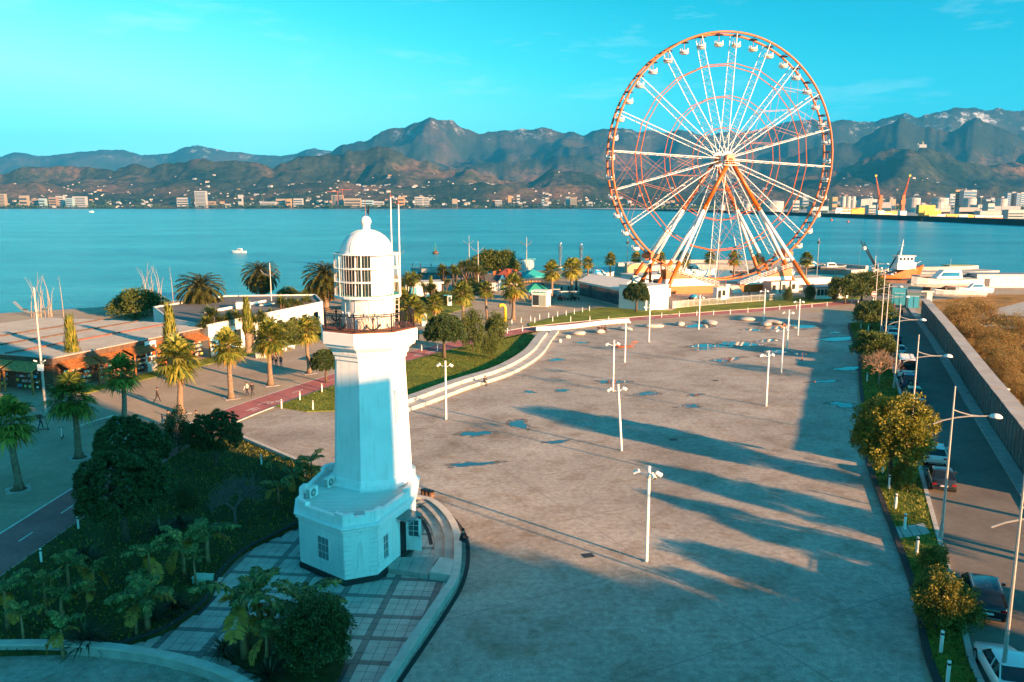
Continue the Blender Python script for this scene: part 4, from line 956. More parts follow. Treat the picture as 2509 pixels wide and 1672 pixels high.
for s in (-1, 1):
    for lo, hi, mm in ((0, 1.9, M['orange']), (1.9, 3.7, M['white']), (3.7, 7, M['orange'])): band(3.0*s, 17.5*s, lo, hi, 1.6, 6.0, mm)
    mb = MB()
    for k in range(13):
        t = k/12; p = cen+WE*(s*(3+14.5*t))+UZ*(1.6+4.4*t)-WA*.1; mb.cyl(p, p+UZ*1.15, .05, n=4)
    for z in (.35, .75, 1.15): mb.cyl(cen+WE*(3*s)+UZ*(1.6+z)-WA*.1, cen+WE*(17.5*s)+UZ*(6.0+z)-WA*.1, .05, n=4)
    mb.build('railing', M['white'], bp_)
MB().box(*(cen-WA*2+UZ*.8), 6.2, 3.4, 1.6, math.atan2(WE.y, WE.x)).build('landing', M['palestone'], bp_)
for k in range(5): MB().box(*(cen+WA*(.5+.35*k)+WE*1.2+UZ*(.7-.15*k)), 2.6, .36, 1.4-.3*k+.01, math.atan2(WE.y, WE.x)).build('step', M['palestone'], bp_)
rw_ = math.atan2(WE.y, WE.x)
def hut(name, label, c, sx, sy, h, rz, wall, roofm, cat='kiosk', over=.12, roof_t=.18, group=None, doors=()):
    t = thing(name, label, cat, c, rz, group)
    MB().bz(-sx/2, sx/2, -sy/2, sy/2, 0, h).build('wall', wall, t)
    MB().bz(-sx/2-over, sx/2+over, -sy/2-over, sy/2+over, h+.002, h+roof_t).build('roof', roofm, t)
    for (x0, x1, z0, z1, mm, nm) in doors:
        f = MB().bz(x0, x1, -sy/2-.05, -sy/2+.02, z0, z1).build(nm, mm, t)
        MB().bz(x0-.07, x1+.07, -sy/2-.06, -sy/2-.052, z1, z1+.07).build('frame', M['white'], f)
    return t
c = g(1760, 738); hut('ticket_booth', 'small white glazed ticket booth at the foot of the ferris wheel', c+Vector((1, 3, 0)), 2.4, 2.0, 2.7, rw_, M['white'], M['offwhite'], 'booth', doors=((-.95, -.15, .1, 2.3, M['glass'], 'door'), (.15, .95, 1.0, 2.3, M['glass'], 'window')))
c = g(1788, 735); hut('service_cabinet', 'narrow white electrical cabinet right of the ticket booth', c+Vector((0, 3, 0)), .9, .8, 3.2, rw_, M['white'], M['grey'], 'cabinet')
# blue dome tent
t = thing('dome_tent', 'small blue camping tent behind the wheel fence', 'tent', g(1704, 736)+Vector((0, 2, 0))); mb = MB().lathe([(1.25*math.cos(x), 1.25*math.sin(x)*.95) for x in np.linspace(0, 1.57, 8)], 10); mb.build('canopy', mat('tent_blue', (.01, .30, .48), .6), t, True)
MB().lathe([(1.27*math.cos(x), 1.27*math.sin(x)*.95) for x in np.linspace(0, .5, 4)], 10).build('skirt', M['darkgrey'], t, True)
# metal fence round the wheel
fl = [g(x, y) for x, y in ((1648, 757), (1700, 752), (1800, 744), (1900, 736), (1992, 727))]
fpts = smooth_line(fl, 5); fence = thing('metal_fence', 'low cream picket fence on the lawn edge below the ferris wheel', 'fence')
for i in range(len(fpts)-1):
    a, b_ = fpts[i], fpts[i+1]; MB().cyl(a, a+UZ*1.75, .06, n=4).build('post', M['offwhite'], fence)
    mb = MB()
    for z in (.2, 1.45): mb.cyl(a+UZ*z, b_+UZ*z, .03, n=4)
    for q in range(1, 11): 
        p = a.lerp(b_, q/11); mb.cyl(p+UZ*.1, p+UZ*1.6, .022, n=3, caps=False)
    o = mb.build('picket_panel', M['offwhite'], fence); o['kind'] = 'stuff'
# ================================================================== PLANTS
def unit(v): return v/np.maximum(np.linalg.norm(v, axis=-1, keepdims=True), 1e-6)
def rand_dirs(n): return unit(nr.normal(size=(n, 3)))
def quads(P, D, Sd, L, W, tipw=.0, bend=None):
    """leaf quads: base point P, direction D, side Sd, length L, width W (diamond)"""
    n = len(P); L = np.broadcast_to(L, (n,))[:, None]; W = np.broadcast_to(W, (n,))[:, None]
    mid = P+D*L*.5
    if bend is not None: tip = P+D*L+bend
    else: tip = P+D*L
    V = np.stack([P, mid-Sd*W/2, tip, mid+Sd*W/2], 1).reshape(-1, 3)
    F = np.arange(4*n).reshape(n, 4)
    return V, F
def merge(parts):
    Vs = []; Fs = []; Ms = []; o = 0
    for V, F, mi in parts:
        Vs.append(V); Fs.append(F+o); Ms.append(np.full(len(F), mi)); o += len(V)
    return np.concatenate(Vs), np.concatenate(Fs), np.concatenate(Ms)
LM = {}
LM['pine'] = leafmat('pine_needles', ((0, (.025, .055, .022)), (.5, (.055, .10, .034)), (1, (.12, .16, .045))), .2)
LM['pinebase'] = LM['pine']
LM['palm'] = leafmat('fan_palm_leaf', ((0, (.06, .09, .018)), (.45, (.15, .18, .028)), (.8, (.28, .27, .045)), (1, (.46, .36, .065))), .3)
LM['dead'] = leafmat('dead_palm_leaf', ((0, (.16, .09, .035)), (.6, (.36, .20, .04)), (1, (.50, .30, .06))), .3)
LM['date'] = leafmat('date_palm_leaf', ((0, (.035, .05, .014)), (.6, (.09, .095, .022)), (1, (.16, .14, .035))), .2)
LM['yucca'] = leafmat('cordyline_leaf', ((0, (.05, .075, .018)), (.6, (.13, .17, .035)), (1, (.26, .27, .06))), .25)
LM['banana'] = leafmat('banana_leaf', ((0, (.07, .11, .035)), (.55, (.17, .23, .07)), (.85, (.30, .33, .11)), (1, (.52, .40, .12))), .3)
LM['bananadry'] = leafmat('dry_banana_leaf', ((0, (.30, .16, .04)), (1, (.55, .32, .05))), .3)
LM['flax'] = leafmat('flax_blade', ((0, (.018, .03, .018)), (.7, (.05, .065, .03)), (1, (.14, .13, .07))), .15)
LM['bush'] = leafmat('dark_bush_leaf', ((0, (.025, .05, .018)), (.6, (.06, .10, .028)), (1, (.13, .16, .05))), .2)
LM['yellow'] = leafmat('olive_yellow_leaf', ((0, (.06, .08, .012)), (.5, (.16, .17, .02)), (1, (.32, .27, .04))), .3)
LM['hedge'] = leafmat('bright_shrub_leaf', ((0, (.06, .08, .012)), (.5, (.16, .16, .025)), (1, (.32, .26, .05))), .3)
LM['mid'] = leafmat('mid_green_leaf', ((0, (.03, .055, .014)), (.5, (.08, .115, .022)), (1, (.16, .18, .036))), .22)
LM['reed'] = leafmat('dry_reed', ((0, (.30, .22, .13)), (.6, (.42, .32, .20)), (1, (.5, .42, .3))), .3)
LM['drybrush'] = leafmat('dry_brush', ((0, (.09, .07, .02)), (.4, (.26, .15, .045)), (.7, (.38, .21, .07)), (1, (.17, .19, .04))), .3)
def trunk_mb(h, r0, r1, lean=0.0, n=9, seg=8, wob=.05):
    mb = MB(); ph = rnd.uniform(0, 6)
    pts = [(lean*(k/seg)**1.5*h+wob*math.sin(ph+k*.9), wob*math.cos(ph*1.3+k*.8), h*k/seg) for k in range(seg+1)]
    rs = [r0*1.5 if k == 0 else r0+(r1-r0)*k/seg for k in range(seg+1)]
    return mb.tube(pts, rs, n), Vector(pts[-1])
def fan_palm(name, h, lean=0.0, nleaf=34, cr=1.5, thick=.26):
    root = thing(name, 'fan palm', 'palm tree'); root.location = (0, 0, -50)
    mb, top = trunk_mb(h, thick, thick*.62, lean); mb.build('trunk', M['palmbark'], root, True)
    # ragged boots of old leaf bases below the crown
    n = 46; z = nr.uniform(h-1.2, h+.1, n); a = nr.uniform(0, 6.28, n); rr = thick*.6+.02
    P = np.stack([top.x*(z/h)+rr*np.cos(a), top.y+rr*np.sin(a), z], 1); D = unit(np.stack([np.cos(a)*.8, np.sin(a)*.8, nr.uniform(.1, 1.0, n)], 1)); Sd = unit(np.cross(D, [0, 0, 1]))
    parts = [(*quads(P, D, Sd, nr.uniform(.25, .5, n), .2), 1)]
    for k in range(nleaf):
        f = k/nleaf; az = 2.399963*k+rnd.uniform(-.2, .2); el = math.radians(80-135*f**.9+rnd.uniform(-8, 8)); dead = f > .84
        D = np.array([math.cos(az)*math.cos(el), math.sin(az)*math.cos(el), math.sin(el)]); Sv = unit(np.cross(D, [0, 0, 1.0])+1e-4); U = np.cross(Sv, D)
        base = np.array(top)+np.array([0, 0, .05-.5*f]); pl = rnd.uniform(.6, .95)*cr/1.5*(1.0 if not dead else .6)
        tip = base+D*pl+np.array([0, 0, -.12*pl*math.cos(el)])
        parts.append((*quads(base[None], (unit(tip-base))[None], Sv[None], np.linalg.norm(tip-base), .05), 1 if dead else 0))
        ns = 15; ph = np.linspace(-2.2, 2.2, ns)+nr.normal(0, .05, ns); L = cr*.62*(1-.16*np.abs(ph))*nr.uniform(.85, 1.1, ns)
        tilt = math.radians(rnd.uniform(-35, 10)); D2 = D*math.cos(tilt)+U*math.sin(tilt)
        dirs = unit(np.cos(ph)[:, None]*D2+np.sin(ph)[:, None]*Sv+.12*U)
        side = unit(np.cross(dirs, U)); bend = np.zeros((ns, 3)); bend[:, 2] = -L*(.28+.1*nr.uniform(0, 1, ns))
        parts.append((*quads(np.repeat(tip[None], ns, 0), dirs, side, L, .15*cr/1.5, bend=bend), 1 if dead else 0))
    V, F, Ms = merge(parts); link('crown', np_mesh('crown', V, F, [LM['palm'], LM['dead']], Ms), root)
    return root
def date_palm(name, h, nf=92, fl=2.35):
    root = thing(name, 'date palm', 'palm tree'); root.location = (0, 0, -50)
    mb, top = trunk_mb(h, .33, .30, .02); mb.build('trunk', M['palmbark'], root, True); parts = []
    for k in range(nf):
        f = k/nf; az = 2.399963*k; el = math.radians(86-125*f); H = np.array([math.cos(az), math.sin(az), 0.0]); sp = []
        for q in range(13):
            t = q/12; e_ = el-t*math.radians(78); sp.append((sp[-1] if sp else np.array(top))+(fl/12)*(H*math.cos(e_)+np.array([0, 0, math.sin(e_)])))
        sp = np.array(sp); T = unit(np.gradient(sp, axis=0)); Sv = unit(np.cross(H, [0, 0, 1.0]))
        parts.append((*quads(sp[:-1], T[:-1], np.repeat(Sv[None], 12, 0), np.full(12, fl/11), .06), 0))
        for s in (-1, 1):
            ii = np.linspace(1.0, 12, 30); P = np.stack([np.interp(ii, np.arange(13), sp[:, j]) for j in range(3)], 1); Tt = unit(np.stack([np.interp(ii, np.arange(13), T[:, j]) for j in range(3)], 1))
            D = unit(Tt*.75+s*Sv*.8+np.array([0, 0, .12])+nr.normal(0, .06, P.shape)); L = .62*(1-.55*np.abs(ii/12-.45))
            bend = np.zeros_like(P); bend[:, 2] = -.16
            parts.append((*quads(P, D, unit(np.cross(D, [0, 0, 1.0])), L, .10, bend=bend), 1 if f > .93 else 0))
    V, F, Ms = merge(parts); link('crown', np_mesh('crown', V, F, [LM['date'], LM['dead']], Ms), root); return root
def tied_palm(name, h):
    """palm with its fronds bound upright into a column"""
    root = thing(name, 'tied palm', 'palm tree'); root.location = (0, 0, -50)
    mb, top = trunk_mb(h*.42, .34, .42, 0, wob=.02); mb.build('trunk', M['palmbark'], root, True); parts = []
    n = 620; a = nr.uniform(0, 6.28, n); z = h*.38+h*.58*nr.uniform(0, 1, n)**1.25; r = .56*np.clip(1-((z/h-.42)/.6), 0, 1)**.7*nr.uniform(.6, 1.0, n)+.05
    P = np.stack([r*np.cos(a), r*np.sin(a), z], 1); D = unit(np.stack([np.cos(a)*.22, np.sin(a)*.22, np.ones(n)], 1)+nr.normal(0, .08, (n, 3)))
    parts.append((*quads(P, D, unit(np.stack([-np.sin(a), np.cos(a), a*0], 1)), nr.uniform(.5, 1.0, n), .10), 0))
    n = 220; a = nr.uniform(0, 6.28, n); z = nr.uniform(h*.36, h*.50, n); P = np.stack([.4*np.cos(a), .4*np.sin(a), z], 1); D = unit(np.stack([np.cos(a), np.sin(a), nr.uniform(-.2, 1.2, n)], 1))
    parts.append((*quads(P, D, unit(np.stack([-np.sin(a), np.cos(a), a*0], 1)), nr.uniform(.25, .5, n), .14), 1))
    V, F, Ms = merge(parts); link('crown', np_mesh('crown', V, F, [LM['palm'], LM['dead']], Ms), root); return root
def blades_tuft(c, n, L, W, up=.5, droop=.35):
    D = rand_dirs(n); D[:, 2] = np.abs(D[:, 2])*.9+up; D = unit(D); Ls = L*nr.uniform(.6, 1.1, n)
    P = np.repeat(np.array(c)[None], n, 0)+nr.normal(0, L*.05, (n, 3)); Sd = unit(np.cross(D, [0, 0, 1.0])+1e-5); h = P+D*Ls[:, None]*.55
    V1, F1 = quads(P, D, Sd, Ls*1.0, W, bend=np.stack([D[:, 0]*Ls*.15, D[:, 1]*Ls*.15, -Ls*droop*nr.uniform(.2, 1.2, n)], 1)); return V1, F1
def cordyline(name, h, heads=6, hl=1.1):
    root = thing(name, 'cabbage palm', 'tree'); root.location = (0, 0, -50); mb = MB(); parts = []
    mb.tube([(0, 0, 0), (.03, .02, h*.3), (0, 0, h*.5)], [.16, .12, .1], 7)
    for k in range(heads):
        a = 2*math.pi*k/heads+rnd.uniform(-.4, .4); r = h*.16*rnd.uniform(.5, 1.2) if k else .05; p = (r*math.cos(a), r*math.sin(a), h*rnd.uniform(.68, .92))
        mb.tube([(0, 0, h*.42), (p[0]*.7, p[1]*.7, h*.58), p], [.09, .07, .06], 6); V, F = blades_tuft(p, 130, hl*rnd.uniform(.85, 1.15), .07, .15, .5); parts.append((V, F, 0))
    mb.build('trunk', M['bark'], root, True); V, F, Ms = merge(parts); link('crown', np_mesh('crown', V, F, LM['yucca'], Ms), root); return root
def banana(name, h, nl=8, dry=2, ll=1.5):
    root = thing(name, 'banana plant', 'banana plant'); root.location = (0, 0, -50)
    mb = MB().tube([(0, 0, 0), (.02, 0, h*.5), (.04, .02, h)], [.11, .085, .05], 8); mb.build('stem', mat('banana_stem', (.34, .20, .09), .8, var=.35, scale=3, world=False) if 'bst' not in M else M['bst'], root, True)
    M.setdefault('bst', bpy.data.materials['banana_stem']); parts = []
    for k in range(nl):
        az = 2.399963*k+rnd.uniform(-.3, .3); el = math.radians(rnd.uniform(38, 80) if k < nl-dry else rnd.uniform(-25, 25)); H = np.array([math.cos(az), math.sin(az), 0.0]); L = ll*rnd.uniform(.7, 1.1); sp = [np.array([.04, .02, h-.1])]
        for q in range(12):
            e_ = el-(q/11)**1.3*math.radians(75); sp.append(sp[-1]+(L/12)*(H*math.cos(e_)+np.array([0, 0, math.sin(e_)])))
        sp = np.array(sp); Sv = np.cross(H, [0, 0, 1.0]); T = unit(np.gradient(sp, axis=0)); mi = 1 if k >= nl-dry and rnd.random() < .6 else 0
        parts.append((*quads(sp[:-1], T[:-1], np.repeat(Sv[None], 12, 0), np.full(12, L/11), .045), mi))
        for s in (-1, 1):    # torn strips either side of the midrib
            ii = np.linspace(2.2, 11.8, 26); P = np.stack([np.interp(ii, np.arange(13), sp[:, j]) for j in range(3)], 1); Tt = unit(np.stack([np.interp(ii, np.arange(13), T[:, j]) for j in range(3)], 1))
            w_ = .30*np.sin(np.clip((ii-1.6)/10.6, 0, 1)*math.pi)**.6*ll/1.5; D = unit(s*Sv+Tt*.35+np.array([0, 0, .25])+nr.normal(0, .13, P.shape)); keep = nr.uniform(0, 1, 26) > .1
            bend = np.zeros_like(P); bend[:, 2] = -w_*nr.uniform(.2, .9, 26)
            V, F = quads(P[keep], D[keep], Tt[keep], (w_*1.15)[keep], L*.10, bend=bend[keep]); parts.append((V, F, mi))
    V, F, Ms = merge(parts); link('leaf_crown', np_mesh('leaf_crown', V, F, [LM['banana'], LM['bananadry']], Ms), root); return root
def flax(name, n, L):
    root = thing(name, 'flax clump', 'plant'); root.location = (0, 0, -50); V, F = blades_tuft((0, 0, 0), n, L, .07, .25, .45); link('blades', np_mesh('blades', V, F, LM['flax']), root)
    return root
def clumps(fn, ncl, nper, lsize, csize, aspect=.5, outward=.6):
    """leaf quads in clumps: fn gives clump centres and outward normals"""
    C, Nn = fn(ncl); off = rand_dirs(ncl*nper)*(nr.uniform(.25, 1, ncl*nper)**.5)[:, None]*csize; P = np.repeat(C, nper, 0)+off
    D = unit(rand_dirs(ncl*nper)+outward*(np.repeat(Nn, nper, 0)+off/csize*.8)); Sd = unit(np.cross(D, rand_dirs(ncl*nper))); L = lsize*nr.uniform(.6, 1.3, ncl*nper)
    return quads(P, D, Sd, L, L*aspect)
def dome_fn(rx, ry, rz, cz, lo=-.35, uneven=.14, inner=.55, seed=1):
    def f(n):
        D = rand_dirs(n*3); D = D[D[:, 2] > lo][:n]
        k = 1+uneven*np.sin(3*D[:, 0]+seed)+uneven*np.sin(4.3*D[:, 1]+2*seed)+.7*uneven*np.sin(6*D[:, 2]+5*D[:, 0]+seed)
        q = nr.uniform(inner, 1, len(D))**.5; P = D*np.array([rx, ry, rz])*(k*q)[:, None]+np.array([0, 0, cz]); return P, D
    return f
def leafy(name, h, fn, ncl, nper, lsize, csize, lm, trunk=(.2, .1), limbs=5, fork=.45, spread=1.2, aspect=.5, bark=None, outward=.6):
    root = thing(name, name, 'tree'); root.location = (0, 0, -50); mb = MB(); zt = h*fork
    if trunk:
        mb.tube([(0, 0, 0), (.04*h*.1, 0, zt*.5), (0, .03, zt)], [trunk[0]*1.3, trunk[0], trunk[0]*.85], 8)
        for k in range(limbs):
            a = 2*math.pi*k/limbs+.5; mb.tube([(0, .03, zt*.9), (spread*.45*math.cos(a), spread*.45*math.sin(a), zt+(h-zt)*.35), (spread*math.cos(a), spread*math.sin(a), zt+(h-zt)*.7)], [trunk[0]*.6, trunk[0]*.42, trunk[1]*.4], 6)
        mb.build('trunk', bark or M['bark'], root, True)
    V, F = clumps(fn, ncl, nper, lsize, csize, aspect, outward); link('crown', np_mesh('crown', V, F, lm), root); return root
def bare_tree(name, h, levels=5, col=None, kids=4, spreadm=.62, r0=.12):
    root = thing(name, name, 'tree'); root.location = (0, 0, -50); tr = MB(); tw = MB()
    def br(p, d, L, r, lv):
        q = p+d*L; m_ = tr if lv >= levels-1 else tw
        if r > .012: m_.cyl(p, q, r, r*.68, 5 if lv > 2 else 3, caps=False)
        else: m_.cyl(p, q, max(r, .007), .005, 3, caps=False)
        if lv == 0: return
        for k in range(kids if lv < levels else kids+1):
            a = 2*math.pi*k/kids+rnd.uniform(-.5, .5); u = d.orthogonal().normalized(); v = d.cross(u); nd = (d*rnd.uniform(.55, .9)+(u*math.cos(a)+v*math.sin(a))*spreadm*rnd.uniform(.7, 1.2)+Vector((0, 0, .12))).normalized()
            br(p.lerp(q, rnd.uniform(.72, 1.0)), nd, L*rnd.uniform(.58, .78), r*.6, lv-1)
    br(Vector((0, 0, 0)), Vector((.02, .02, 1)).normalized(), h*.32, r0, levels)
    tr.build('trunk', col or M['bark'], root); tw.build('twig_crown', col or M['bark'], root); return root

# prototypes sit out of sight until moved; each is used as the first of its kind
FPROTO = [fan_palm('fan_palm', 5.0, .02, 44, 1.85), fan_palm('fan_palm', 4.8, -.03, 48, 1.95), fan_palm('fan_palm', 5.3, .04, 42, 1.8), fan_palm('fan_palm', 4.5, .0, 46, 2.0)]
USED = set()
def put(proto, loc, rz, label, sc=1.0, group=None, cat=None):
    if proto.name in USED: o = dup(proto, loc, rz, label, group, sc)
    else:
        KIDS[proto.name] = [(c, list(c.children)) for c in proto.children]; USED.add(proto.name); o = proto; o.location = loc; o.rotation_euler = (0, 0, rz); o.scale = (sc, sc, sc) if not hasattr(sc, '__len__') else sc; o['label'] = label
        if group: o['group'] = group
    if cat: o['category'] = cat
    return o
GP = 'fan palms along the promenade'
palms = [  # base pixel, crown-top pixel y, label
 (45, 1200, 985, 'shaded fan palm nearest the red cycle path at the left edge'), (195, 1122, 925, 'shaded fan palm standing behind the white curved bench'),
 (308, 1050, 875, 'half sunlit fan palm left of the walking man'), (445, 1012, 835, 'sunlit fan palm between the man and the shop fronts'),
 (567, 976, 815, 'sunlit fan palm left of the couple on the promenade'), (663, 944, 790, 'fan palm in front of the three walkers'), (757, 915, 782, 'fan palm closest behind the lighthouse on its left'),
 (1013, 845, 730, 'fan palm just right of the lighthouse gallery'), (1068, 812, 725, 'fan palm behind the round pine by the lighthouse'), (1135, 795, 695, 'fan palm left of the yellow periscope post'), (1193, 783, 690, 'fan palm second left of the yellow post'),
 (1258, 785, 675, 'tall fan palm right beside the yellow periscope post'), (1351, 742, 645, 'tall fan palm behind the white kiosk'), (1400, 728, 638, 'tall fan palm left of the glass pavilion'), (1412, 712, 635, 'fan palm leaning over the pavilion roof corner'),
 (1440, 684, 632, 'dark fan palm behind the pavilion roof'), (1495, 684, 623, 'fan palm with orange lifebuoys near its foot'), (1560, 672, 620, 'fan palm left of the wheel legs by the harbour'), (1620, 672, 618, 'fan palm seen behind the left wheel legs'), (1674, 680, 617, 'fan palm under the wheel, left of three'),
 (1738, 683, 618, 'fan palm under the wheel hub'), (1798, 684, 618, 'fan palm under the wheel, right of the hub'), (1858, 680, 622, 'fan palm behind the right wheel legs'), (1974, 680, 620, 'lone fan palm right of the ferris wheel'), (1013, 730, 670, 'small fan palm behind the white hut'), (985, 800, 712, 'fan palm partly behind the lighthouse gallery')]
for i, (x, y, yt, lb) in enumerate(palms):
    p = g(x, y); H = max(3.0, hgt(x, y, yt)); pr = FPROTO[i % 4]; base_h = (6.2, 6.1, 6.6, 5.8)[i % 4]
    put(pr, p, rnd.uniform(0, 6.28), lb, H/base_h, GP)
    if i < 7:   # round tree pits with square stone surround
        t = thing('tree_pit', 'square stone surround at the foot of the ' + ORD[i] + ' promenade palm from the left', 'tree surround', p, .6, 'tree surrounds of the promenade palms')
        MB().bz(-.85, .85, -.85, .85, .0, .03).build('surround', M['concrete'], t); MB().lathe([(.62, .031), (.6, .045), (.0, .05)], 16).build('soil', M['earth'], t)
for i, (x, y, s_) in enumerate(((41.0, 41.0, 1.15), (43.5, 37.5, 1.25), (39.6, 34.2, 1.1), (42.5, 30.0, 1.2), (38.5, 26.8, 1.1), (35.2, 23.6, 1.05), (47.0, 45.5, 1.3))):
    put(FPROTO[i % 4], (x, y, 0), i, 'fan palm beyond the right end of the wall, %s in the row' % ORD[i], s_, 'palms beyond the wall')
dp = date_palm('date_palm', 3.6)
for x, y, yt, lb in ((455, 815, 672, 'huge date palm rising from the courtyard of the white building'), (643, 742, 636, 'tall date palm against the sea behind the white building'), (800, 762, 636, 'date palm half hidden behind the lantern on its left')):
    put(dp, g(x, y)+Vector((0, 8 if x < 500 else 0, 0)), x, lb, max(.75, hgt(x, y, yt)/5.6), 'date palms by the sea')
tp = tied_palm('tied_palm', 6.0)
for x, y, yt, lb in ((184, 945, 780, 'palm with fronds bound upright before the metal roof'), (425, 930, 755, 'bound upright palm with yellow base at the shop corner'), (610, 865, 735, 'bound upright palm before the white building wall'), (1057, 745, 680, 'thin bound palm near the white hut')):
    put(tp, g(x, y), x, lb, hgt(x, y, yt)/6.0, 'palms with bound fronds')
cd = [cordyline('cabbage_palm', 4.0), cordyline('cabbage_palm', 4.4, 7), cordyline('cabbage_palm', 3.6, 4)]
for i, (x, y, yt, lb) in enumerate(((528, 862, 768, 'cabbage palm with tufted heads at the white wall corner'), (590, 850, 775, 'cabbage palm beside the bound palm at the white wall'), (645, 842, 765, 'cabbage palm left of the tall lamp by the white wall'), (697, 815, 740, 'cabbage palm right of the tall lamp'),
        (735, 805, 745, 'cabbage palm with slim trunks before the white wall'), (775, 790, 748, 'cabbage palm nearest the lighthouse before the white wall'), (1025, 728, 680, 'cabbage palm in front of the white hut'), (1085, 720, 665, 'cabbage palm right of the white hut'), (1110, 705, 655, 'cabbage palm by the pier end'), (1130, 700, 655, 'cabbage palm second from the pier'), (1155, 692, 645, 'cabbage palm left of the dark oak'), (950, 805, 745, 'cabbage palm peeping right of the tower'), (1095, 725, 690, 'low cabbage palm by the lawn'), (560, 856, 785, 'low cabbage palm between the first two by the white wall'), (672, 828, 760, 'cabbage palm just left of the lamp by the white wall'), (715, 808, 742, 'bushy cabbage palm third from the lamp'), (755, 797, 742, 'bushy cabbage palm near the tower'), (620, 846, 770, 'cabbage palm behind the bound palm'), (505, 868, 790, 'cabbage palm hiding the white corner door'), (1000, 765, 690, 'tufted cabbage palm just behind the gallery railing'), (1042, 748, 695, 'tufted cabbage palm between two promenade palms'), (1062, 772, 705, 'low tufted cabbage palm behind the round pine'), (975, 778, 700, 'cabbage palm touching the gallery edge'), (1116, 722, 655, 'tall cabbage palm in the green belt by the totem'), (1142, 716, 650, 'tall cabbage palm at the left of the oak'), (1166, 714, 658, 'cabbage palm under the nearer bow lamp'), (1085, 700, 650, 'cabbage palm at the root of the pier'), (1180, 705, 662, 'cabbage palm beside the little cottage'))):
    put(cd[i % 3], g(x, y), x, lb, hgt(x, y, yt)/4.4*1.22, 'cabbage palms')
# stone pines
def pine(name, h, rx, rz):
    root = thing(name, 'pine', 'pine tree'); root.location = (0, 0, -50); mb = MB(); zt = h*.42
    mb.tube([(0, 0, 0), (.1, .03, zt*.55), (.04, .0, zt)], [.26, .2, .17], 9)
    for k in range(7):
        a = 2*math.pi*k/7; mb.tube([(.04, 0, zt*.95), (rx*.4*math.cos(a), rx*.4*math.sin(a), zt+(h-zt)*.3), (rx*.75*math.cos(a), rx*.75*math.sin(a), zt+(h-zt)*.5)], [.1, .07, .04], 6)
    mb.build('trunk', M['bark'], root, True)
    C, Nn = dome_fn(rx, rx, rz, h-rz, -.42, .08, .55, h)(620); n = 46; cs = .34
    off = rand_dirs(620*n); off = unit(off+np.repeat(Nn, n, 0)*.7+np.array([0, 0, .45])); P = np.repeat(C, n, 0)+off*.06
    V, F = quads(P, off, unit(np.cross(off, rand_dirs(len(off)))), cs*nr.uniform(.6, 1.15, len(off)), .075); link('crown', np_mesh('crown', V, F, LM['pine']), root); return root
pp = [pine('stone_pine', 6.2, 2.9, 2.5), pine('stone_pine', 5.4, 2.3, 2.2)]
for i, (x, y, yt, lb, k, sc) in enumerate(((322, 1210, 1026, 'dark shaded stone pine behind the front one in the garden', 0, 1.0), (312, 1335, 1100, 'large dark stone pine in front in the garden', 0, 1.06), (528, 1150, 1010, 'shaded stone pine at the garden corner near the crossing', 0, .92),
        (1088, 878, 768, 'round sunlit stone pine on the lawn right of the tower', 1, 1), (1558, 765, 690, 'stone pine before the white cube beside the pavilion', 1, 1), (800, 938, 855, 'pine half hidden by the tower on its left', 1, .8))):
    p = g(x, y); H = hgt(x, y, yt); s_ = H/(6.2 if k == 0 else 5.4); put(pp[k], p, x, lb, (s_*.92, s_*.92, s_*.97), 'stone pines')
# lawn trees and shrubs
sh = [leafy('small_tree', 3.6, dome_fn(1.25, 1.25, 1.7, 2.0, -.8, .16, .4, 2), 200, 40, .17, .34, LM['mid'], (.07, .05), 4, .3, .6),
      leafy('small_tree', 3.0, dome_fn(1.3, 1.2, 1.35, 1.65, -.8, .2, .4, 3), 200, 40, .17, .34, LM['mid'], (.07, .05), 4, .25, .6)]
for i, (x, y, yt, lb) in enumerate(((1158, 862, 766, 'staked young tree on the lawn right of the round pine'), (1215, 842, 770, 'dark young tree at the end of the lawn by the cycle path'), (1202, 880, 815, 'low round shrub tree on the lawn before the steps'), (1790, 0, 0, ''), (1930, 742, 706, 'round shrub on the wheel lawn left of two'), (1984, 738, 700, 'round shrub by the white hut on the wheel lawn'), (2045, 742, 705, 'dark shrub on the lawn at the cycle path end'), (560, 885, 842, 'green shrub at the shop gate'), (720, 790, 765, 'shrub behind the cabbage palms'), (1960, 0, 0, ''))):
    s_ = hgt(x, y, yt)/(3.7 if i % 2 == 0 else 3.0) if yt else 1
    if yt: put(sh[i % 2], g(x, y), x, lb, (s_*.74, s_*.74, s_), 'lawn shrubs', 'shrub' if 'shrub' in lb else 'tree')
oak = leafy('dark_oak', 8.0, dome_fn(6.0, 4.6, 4.2, 4.2, -.5, .16, .5, 5), 520, 40, .55, 1.0, LM['mid'], (.4, .2), 6, .3, 3)
put(oak, g(1215, 682), 0, 'broad dark evergreen oak by the shore left of the blue hut', 1.0)
hill_bush = leafy('shore_bush', 3.4, dome_fn(3.0, 2.6, 2.2, 1.2, -.3, .22, .5, 6), 300, 36, .3, .5, LM['mid'], (.15, .1), 4, .2, 1.4)
